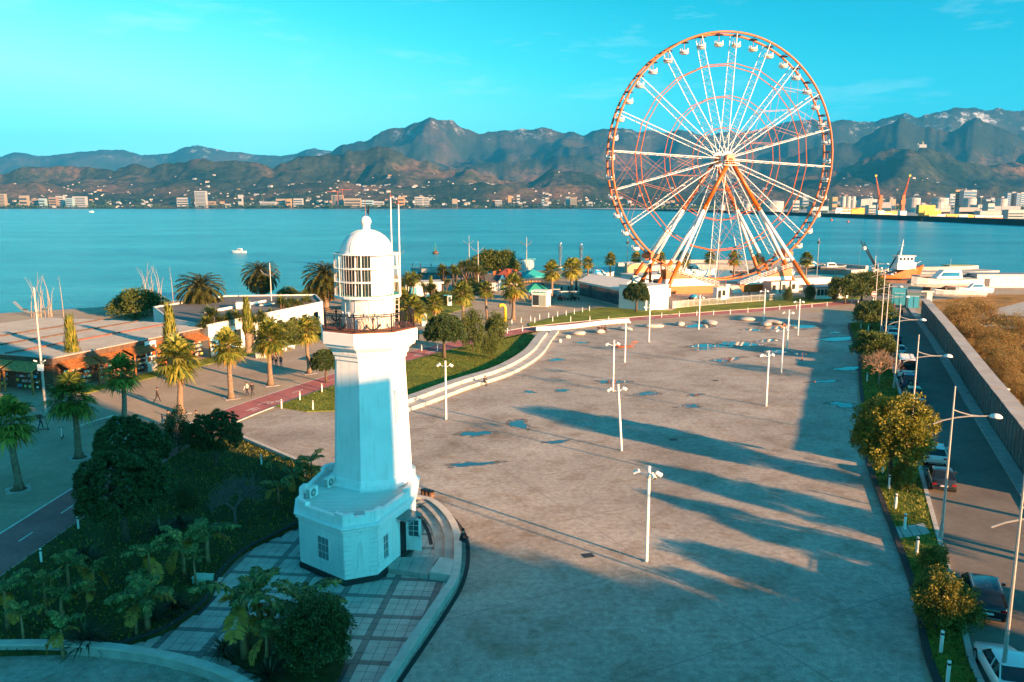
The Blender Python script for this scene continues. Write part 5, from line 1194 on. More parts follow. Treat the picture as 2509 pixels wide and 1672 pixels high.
for x, y, lb, sc in ((262, 800, 'olive conifer bush behind the metal roof', 1.5), (705, 742, 'dark rounded bush on the shore behind the white building', .9), (760, 735, 'pale bush on the shore left of the lantern', .8), (985, 705, 'low bush by the white hut', .7), (1170, 722, 'hedge bush by the little house', .8), (1130, 735, 'hedge bush left of the little house', .8), (690, 838, 'hedge bush along the white wall', .9), (735, 825, 'second hedge bush along the white wall', .9), (1000, 770, 'green bush right of the tower gallery', 1.0), (960, 792, 'green bush behind the tower gallery', 1.0), (1085, 745, 'bush behind the promenade palms', .8), (1040, 760, 'hedge between the promenade palms', .8), (1150, 712, 'hedge under the oak', .9), (1110, 742, 'rounded hedge by the totem', .7), (930, 800, 'bush left of the gallery post', .9)):
    put(hill_bush, g(x, y)+Vector((0, 14 if x == 262 else 0, 0)), x, lb, sc, 'bushes by the shore', 'bush')
# roadside strip
big = leafy('roadside_tree', 7.2, dome_fn(3.0, 2.9, 2.7, 4.35, -.75, .13, .35, 8), 420, 44, .26, .42, LM['yellow'], (.16, .1), 6, .32, 1.6)
put(big, g(2178, 1188), .3, 'large olive yellow tree on the roadside strip', 1.0, None)
rs = [leafy('roadside_shrub', 2.6, dome_fn(1.05, 1.05, 1.2, 1.35, -.9, .2, .3, 9), 230, 40, .13, .27, LM['hedge'], (.06, .04), 5, .25, .5), leafy('roadside_shrub', 2.4, dome_fn(1.25, 1.0, 1.05, 1.2, -.9, .24, .3, 11), 230, 40, .13, .27, LM['hedge'], (.06, .04), 5, .25, .5)]
for i, (x, y, yt, lb, lm_) in enumerate(((2208, 1200, 1135, 'small bright shrub under the no stopping sign', 0), (2288, 1405, 1330, 'bright shrub on the strip by the lamp post foot', 0), (2290, 1545, 1412, 'bright bushy shrub left of the dark car, left half', 0), (2345, 1535, 1425, 'bright bushy shrub left of the dark car, right half', 0))):
    put(rs[i % 2], g(x, y), x, lb, hgt(x, y, yt)/2.55, 'bright shrubs on the roadside strip', 'shrub')
rt = leafy('roadside_tree', 4.4, dome_fn(2.5, 2.4, 1.8, 2.4, -.6, .15, .4, 12), 330, 40, .24, .42, LM['mid'], (.14, .08), 5, .3, 1.3)
for x, y, yt, lb, sc in ((2145, 890, 812, 'dome shaped green tree behind the bare tree', 1.0), (2135, 808, 735, 'green tree on the strip beside the white van', 1.0), (2110, 742, 665, 'tall green tree at the road end', 1.3), (2070, 745, 680, 'green tree at the end of the wheel lawn', 1.1)):
    put(rt, g(x, y), x, lb, hgt(x, y, yt)/4.3, 'green trees on the roadside strip')
bt = bare_tree('bare_tree', 4.6, 5, mat('pale_twig', (.34, .22, .14), .9, var=.3, world=False), 4, .8, .11)
put(bt, g(2153, 945), .4, 'leafless pale tree on the roadside strip', hgt(2153, 945, 838)/4.4)
bt2 = bare_tree('bare_tree', 5.0, 5, mat('grey_twig', (.16, .13, .12), .9, var=.3, world=False), 4, .85, .12)
put(bt2, g(577, 1296), .4, 'leafless grey tree in the shaded garden left of the lighthouse', hgt(577, 1296, 1140)/4.8)
# bananas and flax in the garden and the planting bed
bn = [banana('banana_plant', 1.9, 9), banana('banana_plant', 1.6, 7, 3), banana('banana_plant', 2.3, 8, 1), banana('banana_plant', 1.3, 8, 2)]
ban = [(170, 1455, 1345, 'banana plant in the left garden thicket, upper left'), (232, 1460, 1372, 'banana plant in the left garden thicket beside the pampas'), (115, 1510, 1400, 'banana plant in the left garden, third from the left edge'), (152, 1520, 1432, 'banana plant with pale stem in the thicket'),
       (20, 1545, 1410, 'banana plant at the left edge of the garden'), (215, 1490, 1440, 'low banana plant amid the thicket'), (335, 1558, 1455, 'short banana plant with pinkish stem in the garden'), (363, 1545, 1420, 'banana plant with orange stem and yellow leaf'), (370, 1445, 1320, 'banana plant with yellow leaf below the pine'),
       (452, 1410, 1300, 'banana plant upper right of the garden thicket'), (480, 1435, 1345, 'banana plant by the green electric box'), (510, 1380, 1270, 'banana plant left of the grey bare tree'), (340, 1470, 1395, 'banana plant behind the orange stemmed one'), (155, 1612, 1520, 'banana plant at the bottom left above the wall'), (60, 1580, 1480, 'drooping banana plant at the left edge'),
       (682, 1236, 1170, 'slim banana plant near the garden kerb'), (765, 1195, 1105, 'banana plant silhouetted on the sunny paving'), (722, 1208, 1150, 'banana plant beside the dark shrub at the kerb'), (665, 1165, 1118, 'banana plant by the garden kerb bollard'), (752, 1195, 1135, 'dry banana plant next to the silhouetted one'), (700, 1160, 1120, 'banana plant behind the kerb'),
       (600, 1612, 1360, 'tallest banana plant in the round bed, left'), (640, 1585, 1365, 'tall banana plant in the centre of the round bed'), (735, 1560, 1385, 'banana plant against the lighthouse base'), (655, 1640, 1490, 'banana plant at the front of the round bed'), (610, 1590, 1440, 'broad leaved banana plant in the round bed'), (690, 1590, 1450, 'banana plant before the round bush'), (770, 1560, 1420, 'torn banana plant by the window')]
for i, (x, y, yt, lb) in enumerate(ban):
    z = .16 if x > 530 and y > 1500 else .22; p = g(x, y, z); put(bn[i % 4], p, x*.7, lb, (.84 if z < .2 else 1.0)*hgt(x, y, yt, z)/((2.9, 2.4, 3.3, 2.2)[i % 4]), 'banana plants')
fx = [flax('flax_clump', 130, 1.5), flax('flax_clump', 100, 1.2)]
for i, (x, y, lb, sc) in enumerate(((215, 1580, 'big dark flax clump near the bottom left wall', 1.25), (385, 1520, 'dark flax clump behind the orange banana stem', 1.0), (425, 1495, 'dark flax clump near the terrace border', 1.0), (545, 1600, 'flax clump at the left end of the round bed', .95), (660, 1660, 'flax clump at the front of the round bed', .95), (700, 1600, 'flax clump beneath the round bush', .8), (735, 1170, 'dark flax clump at the garden kerb', 1.0), (440, 1290, 'tall grass clump under the pines', 1.1), (395, 1310, 'second tall grass clump under the pines', 1.1), (210, 1375, 'pampas clump at the cycle path side', 1.3))):
    put(fx[i % 2], g(x, y, .18), x, lb, sc, 'flax clumps')
rb = leafy('round_bush', 3.4, dome_fn(1.75, 1.6, 1.65, 1.75, -.8, .10, .35, 14), 420, 46, .15, .28, LM['bush'], (.1, .06), 6, .2, .8)
put(rb, g(775, 1632, .16), .2, 'big dark rounded bush in the planting bed', 1.0, None, 'bush')
sb = leafy('garden_shrub', 2.2, dome_fn(.9, .9, 1.1, 1.15, -.9, .2, .3, 15), 160, 40, .12, .25, LM['bush'], (.06, .04), 4, .2, .4)
for x, y, lb, sc in ((440, 1105, 'narrow dark shrub between the garden pines', 1.5), (742, 1162, 'dark spiky shrub behind the lighthouse base', .6), (460, 1240, 'low dark shrub in the shaded garden', .7)):
    put(sb, g(x, y, .2), x, lb, sc, 'garden shrubs', 'shrub')
# dry bamboo behind the roofs
def reed_clump(name, n, h):
    root = thing(name, name, 'bamboo'); root.location = (0, 0, -50)
    parts = []
    mbs = []
    for k in range(n):
        x, y = rnd.gauss(0, 2.6), rnd.gauss(0, 1.0); hh = h*rnd.uniform(.6, 1.05); lx = rnd.gauss(0, .9)
        mb = MB().tube([(x, y, 0), (x+lx*.2, y, hh*.4), (x+lx*.55, y, hh*.75), (x+lx*1.15, y, hh)], [.055, .05, .03, .01], 4); mbs.append(mb)
        zs = nr.uniform(.45, 1, 26); P = np.stack([x+lx*zs**1.5, np.full(26, y), hh*zs], 1); D = rand_dirs(26); D[:, 2] *= .4; D = unit(D); parts.append((*quads(P, D, unit(np.cross(D, [0, 0, 1.0])), nr.uniform(.4, 1.1, 26), .035), 0))
    big_ = MB()
    for q in mbs: q.build('cane', M['reedcane'], root)
    V, F, Ms = merge(parts); link('twigs', np_mesh('twigs', V, F, LM['reed'], Ms), root); return root
M['reedcane'] = mat('reed_cane', (.42, .30, .19), .8, var=.2, world=False)
rc = reed_clump('dry_bamboo', 14, 9.0)
for x, y, lb, sc in ((140, 770, 'bare pale bamboo stand behind the metal roof', 1.0), (400, 748, 'bare pale bamboo stand left of the huge date palm', 1.1)): put(rc, g(x, y)-Vector((0, 4, 0)), .2, lb, sc, 'bare bamboo stands')
# rough dry brush over the field
V = []; F = []; Ms = []; parts = []
for k in range(620):
    p = g(rnd.uniform(2290, 2620), rnd.uniform(775, 1110))
    if not inside(fieldP, p.x, p.y): continue
    s_ = rnd.uniform(.5, 1.3)*(1+p.y/240); v_, f_ = blades_tuft((p.x, p.y, 0), 46, s_, .10+p.y*.0007, .1, .5); parts.append((v_+np.stack([nr.normal(0, .5, 46).repeat(4)*s_, nr.normal(0, .4, 46).repeat(4)*s_, np.zeros(184)], 1), f_, 0))
V, F, Ms = merge(parts); o = link('dry_brush', np_mesh('dry_brush', V, F, LM['drybrush'], Ms)); o['kind'] = 'stuff'
fbush = leafy('field_bush', 3.2, dome_fn(2.6, 2.2, 2.2, 1.4, -.5, .25, .4, 16), 260, 36, .26, .5, LM['drybrush'], (.08, .05), 5, .2, 1.1, .18)
for i, (x, y, lb, sc) in enumerate(((2345, 800, 'tall dry willow bush beside the wall', 1.3), (2400, 785, 'dry willow bush right of the tallest one', 1.2), (2380, 840, 'reddish brush before the willow bush', 1.0), (2450, 860, 'brown brush far in the field', 1.0), (2500, 830, 'dark brush at the right edge of the field', 1.1), (2440, 925, 'brown brush mid field', .9), (2495, 985, 'brown brush near the wall at the right edge', .8), (2410, 880, 'low brush in the field by the wall', .8), (2475, 900, 'tawny brush right of mid field', .9), (2430, 835, 'dark scrub in the middle of the field', .7), (2465, 950, 'scrub patch above the meter box', .7), (2500, 920, 'scrub at the right edge in mid field', .8), (2360, 865, 'scrub hugging the wall', .6))):
    put(fbush, g(x, y), x, lb, sc, 'brush clumps in the field', 'bush')
# ================================================================== STREET FURNITURE
def pole_proto(nheads):
    t = thing('camera_pole', 'x', 'light pole'); t.location = (0, 0, -50)
    MB().cyl((0, 0, 0), (0, 0, 6.2), .105, .095, 10).build('pole', M['white'], t)
    MB().bz(-.2, .2, -.2, .2, 0, .03).build('base_plate', M['grey'], t)
    MB().cyl((0, 0, 5.45), (0, 0, 5.52), .12, n=10).build('clamp', M['grey'], t)
    for k in range(nheads):
        a = (0.25, 2.9, -.9)[k]; d = Vector((math.cos(a), math.sin(a), 0)); s = (.42, .62, .3)[k]
        h = MB().cyl(Vector((0, 0, 5.48)), d*s+Vector((0, 0, 5.72)), .025, n=5).build('bracket', M['white'], t)
        p = d*s+Vector((0, 0, 5.8)); q = p+d*.34-Vector((0, 0, .2)); MB().cyl(p, q, .13, .15, 10).build('lamp_head', M['white'], h)
        MB().cyl(q, q+(q-p).normalized()*.02, .12, n=10).build('lens', M['darkgrey'], h)
    return t
PPR = [pole_proto(3), pole_proto(2)]
poles = [((1584, 1376), 'white floodlight pole nearest in the square', 0), ((1523, 1105), 'slightly leaning white floodlight pole in the square', 1), ((1502, 959), 'white floodlight pole behind the leaning one', 1), ((1531, 888), 'white floodlight pole beside the orange lounger', 1), ((1590, 838), 'white floodlight pole before the white cube', 1), ((1712, 808), 'white floodlight pole by the stone seats', 1), ((1871, 787), 'white floodlight pole before the wheel fence', 1),
         ((1877, 995), 'white floodlight pole at the wall shadow edge, nearest', 1), ((1914, 915), 'white floodlight pole second along the wall shadow', 1), ((1928, 858), 'white floodlight pole third along the wall shadow', 1), ((1955, 822), 'white floodlight pole farthest along the wall shadow', 1), ((1093, 1028), 'white floodlight pole between the tower and the seating steps', 1)]
for i, ((x, y), lb, k) in enumerate(poles):
    o = put(PPR[k], g(x, y, .006), rnd.uniform(-.3, .3), lb, 1.0, 'white floodlight poles of the square')
    if i == 1: o.rotation_euler = (0, R(-4.2), 0)
# tall road lamps with a two-armed bracket and dish head over the road
def road_lamp():
    t = thing('street_lamp', 'x', 'street lamp'); t.location = (0, 0, -50)
    MB().cyl((0, 0, 0), (0, 0, 10.3), .11, .05, 8).build('pole', M['steelpole'], t)
    MB().cyl((0, 0, 0), (0, 0, .9), .14, n=8).build('base', M['steelpole'], t)
    MB().tube([(0, 0, 8.75), (.4, 0, 8.6), (1.1, 0, 8.42), (1.7, 0, 8.38)], .04, 6).build('upper_arm', M['steelpole'], t)
    MB().tube([(-1.15, 0, 7.75), (-.6, 0, 8.0), (.2, 0, 8.22), (1.0, 0, 8.35), (1.7, 0, 8.38), (2.2, 0, 8.4)], .045, 6).build('lower_arm', M['steelpole'], t)
    h = MB().lathe([(.40, 0), (.38, .08), (.29, .17), (.12, .24), (0, .25)], 14, (2.62, 0, 8.33)).build('lamp_head', M['white'], t, True)
    MB().lathe([(.35, -.02), (.35, .0)], 14, (2.62, 0, 8.33)).build('lens', M['offwhite'], h)
    return t
M['steelpole'] = mat('galvanised', (.42, .40, .38), .45, .3, var=.1)
rl = road_lamp()
for i, (x, y) in enumerate(((22.4, 33.8), (28.6, 50.9), (36.7, 71.9), (46.0, 95.0), (55.7, 119.0), (61.9, 134.0), (71.5, 158.0), (83.5, 186.0))):
    put(rl, (x, y, .12), R(-8), 'tall slender street lamp over the road, %s from the camera' % ORD[i], 1.0, 'street lamps along the road')
# promenade lamps: tall mast with a bow-shaped cross arm
def bow_lamp():
    t = thing('promenade_lamp', 'x', 'street lamp'); t.location = (0, 0, -50)
    MB().cyl((0, 0, 0), (0, 0, 13.2), .16, .07, 8).build('mast', M['steelpole'], t)
    for s, L in ((-1, 2.0), (1, 1.5)):
        for dy in (-.22, .22):
            MB().tube([(0, dy, 10.6), (s*L*.3, dy, 10.62), (s*L*.65, dy, 10.95), (s*L, dy, 11.6+.2*(s < 0))], .05, 5).build('arm', M['grey'], t)
        MB().box(s*L*.55, 0, 10.95, .5, .5, .1).build('lamp_head', M['darkgrey'], t)
    return t
bl = bow_lamp()
for x, y, yt, lb in ((113, 1010, 705, 'tall bow armed lamp with a white box in front of the shops'), (668, 795, 645, 'bow armed lamp rising behind the white building'), (1150, 675, 578, 'bow armed lamp left of the dark oak, farther one'), (1172, 713, 591, 'bow armed lamp left of the dark oak, nearer one'), (1290, 690, 578, 'bow armed lamp standing before the blue hut'), (980, 715, 600, 'bow armed lamp half hidden right of the lantern')):
    o = put(bl, g(x, y), .2, lb, hgt(x, y, yt)/13.2, 'bow armed promenade lamps')
c = g(113, 1010); t = thing('control_box', 'white control box with cameras on the bow armed lamp', 'box', c+Vector((.1, -.2, 0))); MB().bz(-.28, .28, -.3, -.06, 4.6, 5.3).build('box', M['white'], t)
for s in (-.3, .35): MB().cyl((s, -.2, 5.6), (s*1.9, -.35, 5.75), .07, n=8).build('camera', M['white'], t)
# harbour flood masts
def flood_mast():
    t = thing('flood_mast', 'x', 'flood mast'); t.location = (0, 0, -50)
    MB().cyl((0, 0, 0), (0, 0, 13.4), .14, .1, 6).build('mast', M['grey'], t); MB().lathe([(.45, 11.6), (.5, 11.7), (.5, 11.8), (.2, 11.85)], 8).build('ring', M['darkgrey'], t)
    for k in range(4): MB().box(.45*math.cos(k*1.57), .45*math.sin(k*1.57), 12.1, .3, .3, .45).build('floodlight', M['darkgrey'], t)
    return t
fm = flood_mast()
for x, y, lb in ((1536, 682, 'harbour flood mast left of the wheel'), (1760, 684, 'harbour flood mast seen under the wheel hub'), (2001, 681, 'harbour flood mast right of the wheel')): put(fm, g(x, y), 0, lb, hgt(x, y, 590)/12.6, 'harbour flood masts')
# bollards
def bollard():
    t = thing('bollard', 'x', 'bollard'); t.location = (0, 0, -50)
    MB().cyl((0, 0, 0), (0, 0, .82), .075, n=9).build('post', M['white'], t); MB().cyl((0, 0, .822), (0, 0, .92), .06, n=9).build('light_ring', M['glass'], t); MB().cyl((0, 0, .922), (0, 0, 1.0), .078, n=9).build('cap', M['white'], t); return t
bo = bollard()
rows = [('white bollard on the far promenade edge, %s from the yellow post', [(1254, 795), (1277, 791), (1300, 787), (1322, 783), (1344, 779), (1366, 776), (1387, 773), (1407, 770), (1427, 765), (1444, 762)]),
        ('white bollard on the grass verge beyond the red path, %s from the left', [(1310, 791), (1354, 788), (1398, 788), (1445, 788), (1491, 788)]),
        ('white bollard on the near side of the red path, %s from the right', [(1280, 812), (1243, 816), (1139, 841), (1072, 860), (1033, 860)]),
        ('white bollard on the lawn below the wheel fence, %s from the left', [(1621, 778), (1664, 776), (1707, 773), (1748, 772), (1789, 770), (1832, 766), (1910, 759), (1951, 756), (1989, 754), (2026, 751), (2087, 743), (2102, 746)]),
        ('white bollard on the sunny lawn left of the tower, %s from the left', [(690, 1001), (735, 981), (767, 1004), (789, 961)]),
        ('pale bollard in the shaded garden, %s from the left', [(102, 1382), (193, 1300), (641, 1142), (747, 1171)]),
        ('white bollard on the roadside strip, %s from the bottom', [(2321, 1676), (2305, 1599), (2246, 1358), (2216, 1298), (2194, 1247), (2178, 1198), (2162, 1160), (2124, 936), (2127, 812), (2109, 806)])]
for lb, L in rows:
    for k, (x, y) in enumerate(L): put(bo, g(x, y, .1), 0, lb % ORD[k], 1.0 if 'roadside' not in lb else 1.15, 'white bollards')
# pebble seats
def pebble(sx, sy, sz, seed):
    mb = MB(); vs = []; r_ = random.Random(seed); ph = [r_.uniform(0, 6) for _ in range(3)]; n1, n2 = 20, 9; pr = []
    for i in range(n2):
        t = -1.2+2.75*i/(n2-1)
        for k in range(n1):
            a = 2*math.pi*k/n1; q = 1+.18*math.sin(2*a+ph[0])+.08*math.sin(3*a+ph[1]); vs.append((sx*q*math.cos(t)*math.cos(a), sy*q*math.cos(t)*math.sin(a), sz*(math.sin(t)+.55)+(.16*sz*math.sin(a+ph[2])*math.cos(t))))
    fs = [(i*n1+k, i*n1+(k+1) % n1, (i+1)*n1+(k+1) % n1, (i+1)*n1+k) for i in range(n2-1) for k in range(n1)]+[tuple((n2-1)*n1+k for k in range(n1))]
    return mb.add(vs, fs)
M['pebble'] = mat('cast_stone', (.50, .46, .42), .8, var=.12, scale=2, bump=.1)
for i, (x, y, s) in enumerate(((1418, 820, 1.5), (1471, 815, 1.4), (1532, 809, 1.4), (1603, 802, 1.6), (1666, 797, 1.4), (1739, 793, 1.8), (1829, 785, 1.9), (1876, 797, 1.7), (1894, 792, 1.7), (1392, 829, .42), (1372, 839, .42), (1728, 803, .42))):
    o = pebble(s, s*.7, .42 if s > 1 else .36, i).build('pebble_bench', M['pebble'], None, True, g(x, y), i*1.1)
    tag(o, 'smooth pale pebble shaped seat at the square edge, %s from the left' % ORD[i] if s > 1 else ['small stone ball near the white steps, right', 'small stone ball near the white steps, left', 'small stone ball by a puddle'][i-9], 'seat' if s > 1 else 'stone ball', 'pebble seats')
# orange lounger
t = thing('lounger', 'orange framed public lounger in the sunny square', 'lounger', g(1533, 852), .25)
for dy in (-.45, .45):
    MB().tube([(-2.0, dy, .75), (-1.3, dy, .25), (-.6, dy, .18), (.9, dy, .2), (1.4, dy, .75), (1.9, dy, .95)], .05, 6).build('side_rail', M['orange'], t)
    for x in (-1.3, .9): MB().cyl((x, dy, 0), (x, dy, .25), .05, n=6).build('leg', M['orange'], t)
for k in range(10): MB().box(-1.2+.22*k, 0, .23, .16, .86, .03).build('slat', M['orange'], t)
# benches on the promenade
t = thing('curved_bench', 'long white slatted bench with metal legs in the shade', 'bench'); a, b_ = g(177, 1062), g(272, 1032)
for k in range(9):
    p = a.lerp(b_, k/8)+Vector((0, .6*math.sin(k/8*3.14), 0)); q = a.lerp(b_, min(1, (k+1)/8))+Vector((0, .6*math.sin(min(1, (k+1)/8)*3.14), 0))
    MB().cyl(p, p+UZ*.46, .035, n=6).build('leg', M['steel'], t); MB().cyl(p+Vector((.1, .5, 0)), p+Vector((.1, .5, .46)), .035, n=6).build('leg', M['steel'], t)
    if k < 8:
        for j in range(3):
            d = Vector((.04, .2, 0))*j; MB().add([p+d+UZ*.46, q+d+UZ*.46, q+d+Vector((.03, .16, .46)), p+d+Vector((.03, .16, .46)), p+d+UZ*.5, q+d+UZ*.5, q+d+Vector((.03, .16, .5)), p+d+Vector((.03, .16, .5))], [(0, 3, 2, 1), (4, 5, 6, 7), (0, 1, 5, 4), (2, 3, 7, 6), (1, 2, 6, 5), (3, 0, 4, 7)]).build('slat', M['white'], t)
t = thing('waste_bin', 'blue grey cylindrical bin at the end of the long bench', 'bin', g(286, 1041)); MB().lathe([(.26, 0), (.27, .9), (.24, .92), (.24, .85)], 14).build('body', M['bluepaint'], t); MB().lathe([(.28, .9), (.28, .95), (.23, .95)], 14).build('rim', M['grey'], t)
for (x0, y0, x1, y1, lb) in ((678, 864, 699, 860, 'white slab bench on the promenade, left of two'), (696, 858, 719, 853, 'white slab bench on the promenade, right of two'), (757, 886, 788, 874, 'pale bench near the tower on its left')):
    a, b_ = g(x0, y0), g(x1, y1); t = thing('slab_bench', lb, 'bench', (a+b_)/2, math.atan2((b_-a).y, (b_-a).x)); L = (b_-a).length
    MB().bz(-L/2, L/2, -.35, .35, .36, .46).build('seat', M['white'], t)
    for s in (-1, 1): MB().bz(s*L*.4-.1, s*L*.4+.1, -.3, .3, 0, .358).build('leg', M['white'], t)
t = thing('stone_block', 'grey stone block seat beside the lawn', 'block', g(643, 876), .3); MB().bz(-.9, .9, -.5, .5, 0, .55).build('body', M['concrete'], t); MB().bz(-.95, .95, -.55, .55, .552, .62).build('top', M['palestone'], t)
t = thing('electric_box', 'low pale green electric cabinet in the shaded garden', 'cabinet', g(498, 1428, .2), -.1); MB().bz(-.5, .5, -.3, .3, 0, .38).build('body', mat('pale_green', (.25, .50, .42), .5), t); MB().bz(-.54, .54, -.34, .34, .382, .44).build('lid', mat('pale_green_lid', (.35, .60, .52), .5), t)
t = thing('concrete_slab', 'pale slab beside the electric cabinet', 'slab', g(525, 1422, .22)); MB().bz(-.45, .45, -.28, .28, 0, .05).build('body', M['palestone'], t); MB().bz(-.1, .1, -.05, .05, .051, .07).build('handle', M['grey'], t)
# scooters
def scooter(lb, loc, rz, c2):
    t = thing('electric_scooter', lb, 'scooter', loc, rz, 'electric scooters')
    MB().bz(-.28, .42, -.08, .08, .12, .17).build('deck', M['black'], t)
    for x in (-.42, .52):
        wv_ = MB().cyl((x, -.03, .11), (x, .03, .11), .11, n=12).build('wheel', M['tyre'], t); MB().cyl((x, -.034, .11), (x, .034, .11), .06, n=10).build('rim', M['grey'], wv_)
    MB().tube([(.42, 0, .15), (.5, 0, .3), (.38, 0, 1.12)], .03, 6).build('stem', c2, t); MB().cyl((.38, -.26, 1.12), (.38, .26, 1.12), .022, n=6).build('handlebar', M['black'], t)
    return t
scooter('parked electric scooter with white stem near the long bench', g(154, 1073), -1.2, M['white']); scooter('electric scooter ridden by the helmeted rider', g(104, 1055), .2, M['black']); scooter('red electric scooter parked at the shadow edge', g(1965, 884), 1.2, M['red'])
# traffic signs
def sign(lb, loc, h, r, face):
    t = thing('traffic_sign', lb, 'sign', loc, R(12)); MB().cyl((0, 0, 0), (0, 0, h), .035, n=7).build('post', M['white'], t)
    d = MB().cyl((0, -.03, h), (0, -.05, h), r, n=24).build('disc', M['white'], t); face(d, h, r); return t
def nostop(d, h, r):
    MB().cyl((0, -.052, h), (0, -.056, h), r*.94, n=24).build('red_ring', M['red'], d); MB().cyl((0, -.058, h), (0, -.062, h), r*.76, n=24).build('blue_field', mat('sign_blue', (.01, .05, .25), .4), d)
    for a in (.785, -.785): MB().box(0, -.066, h, r*1.6, .006, r*.17, M=Matrix.Translation((0, 0, h)) @ Matrix.Rotation(a, 4, 'Y') @ Matrix.Translation((0, 0, -h))).build('red_bar', M['red'], d)
def noentry(d, h, r):
    MB().cyl((0, -.052, h), (0, -.056, h), r*.96, n=24).build('red_field', M['red'], d); MB().box(0, -.062, h, r*1.3, .008, r*.32).build('white_bar', M['white'], d)
sign('round blue and red no stopping sign before the big tree', g(2221, 1168, .1), 2.6, .36, nostop); sign('round red no entry sign at the end of the road', g(2139, 752), 2.8, .62, noentry)
t = thing('meter_box', 'white pillar box beyond the wall in the field', 'box', g(2456, 995)); MB().bz(-.4, .4, -.3, .3, 0, 1.9).build('body', M['offwhite'], t); MB().bz(-.45, .45, -.35, .35, 1.902, 2.0).build('lid', M['white'], t)
# yellow periscope post
t = thing('periscope_post', 'bright yellow bent pipe post on the promenade', 'post', g(1238, 788), .2); MB().tube([(0, 0, 0), (0, 0, 2.5), (-.12, 0, 2.95), (-.45, 0, 3.2), (-.9, 0, 3.15), (-1.15, 0, 2.9)], [.3, .28, .28, .28, .3, .34], 12).build('pipe', M['yellow'], t, True)
for z in (.6, 1.1, 1.6, 2.1): MB().lathe([(.3, z), (.32, z), (.32, z+.05), (.3, z+.05)], 12).build('hoop', M['brownwood'], t)
MB().cyl((-1.16, 0, 2.89), (-1.2, 0, 2.82), .28, n=12).build('opening', M['black'], t)
# information totems
for x, y, lb in ((1040, 800, 'slim information totem with blue foot by the palms'), (1102, 750, 'blue framed white totem with a small roof')):
    t = thing('totem', lb, 'totem', g(x, y)); MB().bz(-.45, .45, -.12, .12, 0, 2.3).build('panel', M['white'], t); MB().bz(-.3, .3, -.14, -.122, .9, 2.0).build('screen', M['bluepaint'] if x < 1100 else M['bluglass'], t); MB().bz(-.5, .5, -.2, .2, 0, .15).build('foot', M['bluepaint'], t)
    if x > 1100: MB().bz(-1.3, .6, -.5, .5, 2.32, 2.42).build('roof', M['bluepaint'], t)

# ================================================================== ROADSIDE WALL
wl = [p for p in offset_line(roadR, 1.05) if p.y > 40]
wl = [Vector((p.x, p.y, 0)) for p in wl]; 
def resample(P, step):
    out = [P[0]]; acc = 0
    for i in range(len(P)-1):
        a, b_ = P[i], P[i+1]; L = (b_-a).length; t = step-acc
        while t <= L: out.append(a.lerp(b_, t/L)); t += step
        acc = (acc+L) % step
    return out
wl = resample([p for p in wl][::-1], 3.0); wl = [p for p in wl if 57.0 < p.y < 160]
M['wallpanel'] = mat('dark_wall_panel', (.10, .105, .10), .8, var=.3, scale=.7); M['sheet'] = mat('galvanised_sheet', (.44, .40, .36), .55, .15, var=.10, scale=.5, col2=(.36, .30, .25))
wall = thing('roadside_wall', 'long dark boarded wall with a pale sheet metal coping along the road', 'wall')
for i in range(len(wl)-1):
    a, b_ = wl[i], wl[i+1]; d = (b_-a).normalized(); nrm = Vector((d.y, -d.x, 0)) ; nrm = nrm if nrm.x > 0 else -nrm
    b2 = b_-d*.03
    MB().prism([a, b2, b2+nrm*.12, a+nrm*.12], 0, 3.35).build('panel', M['wallpanel'], wall)
    MB().prism([a-nrm*.06, a-nrm*.06+d*.09, a+nrm*.2+d*.09, a+nrm*.2], 0, 3.5).build('post', M['grey'], wall)
    jz = rnd.uniform(-.03, .03)
    mb = MB(); q = [a-nrm*.2, b2-nrm*.2, b2+nrm*1.35, a+nrm*1.35]; zz = (3.62+jz, 3.62+jz, 3.54+jz, 3.54+jz)
    mb.add([(p.x, p.y, z) for p, z in zip(q, zz)]+[(p.x, p.y, z+.05) for p, z in zip(q, zz)], [(0, 1, 2, 3), (7, 6, 5, 4), (0, 4, 5, 1), (1, 5, 6, 2), (2, 6, 7, 3), (3, 7, 4, 0)])
    mb.build('coping_sheet', M['sheet'], wall)
    MB().prism([a+nrm*1.2, b2+nrm*1.2, b2+nrm*1.3, a+nrm*1.3], 0, 3.45).build('rear_panel', M['wallpanel'], wall)
    mb = MB(); mb.cyl(a+d*1.5-nrm*.1+UZ*.2, a+d*1.5-nrm*.1+UZ*3.2, .03, n=5); mb.build('strut', M['grey'], wall)
    mb = MB(); mb.lathe([(0, -.06), (.06, 0), (0, .06)], 6, tuple(a-nrm*.14+UZ*3.05)); mb.build('bead_light', M['offwhite'], wall)

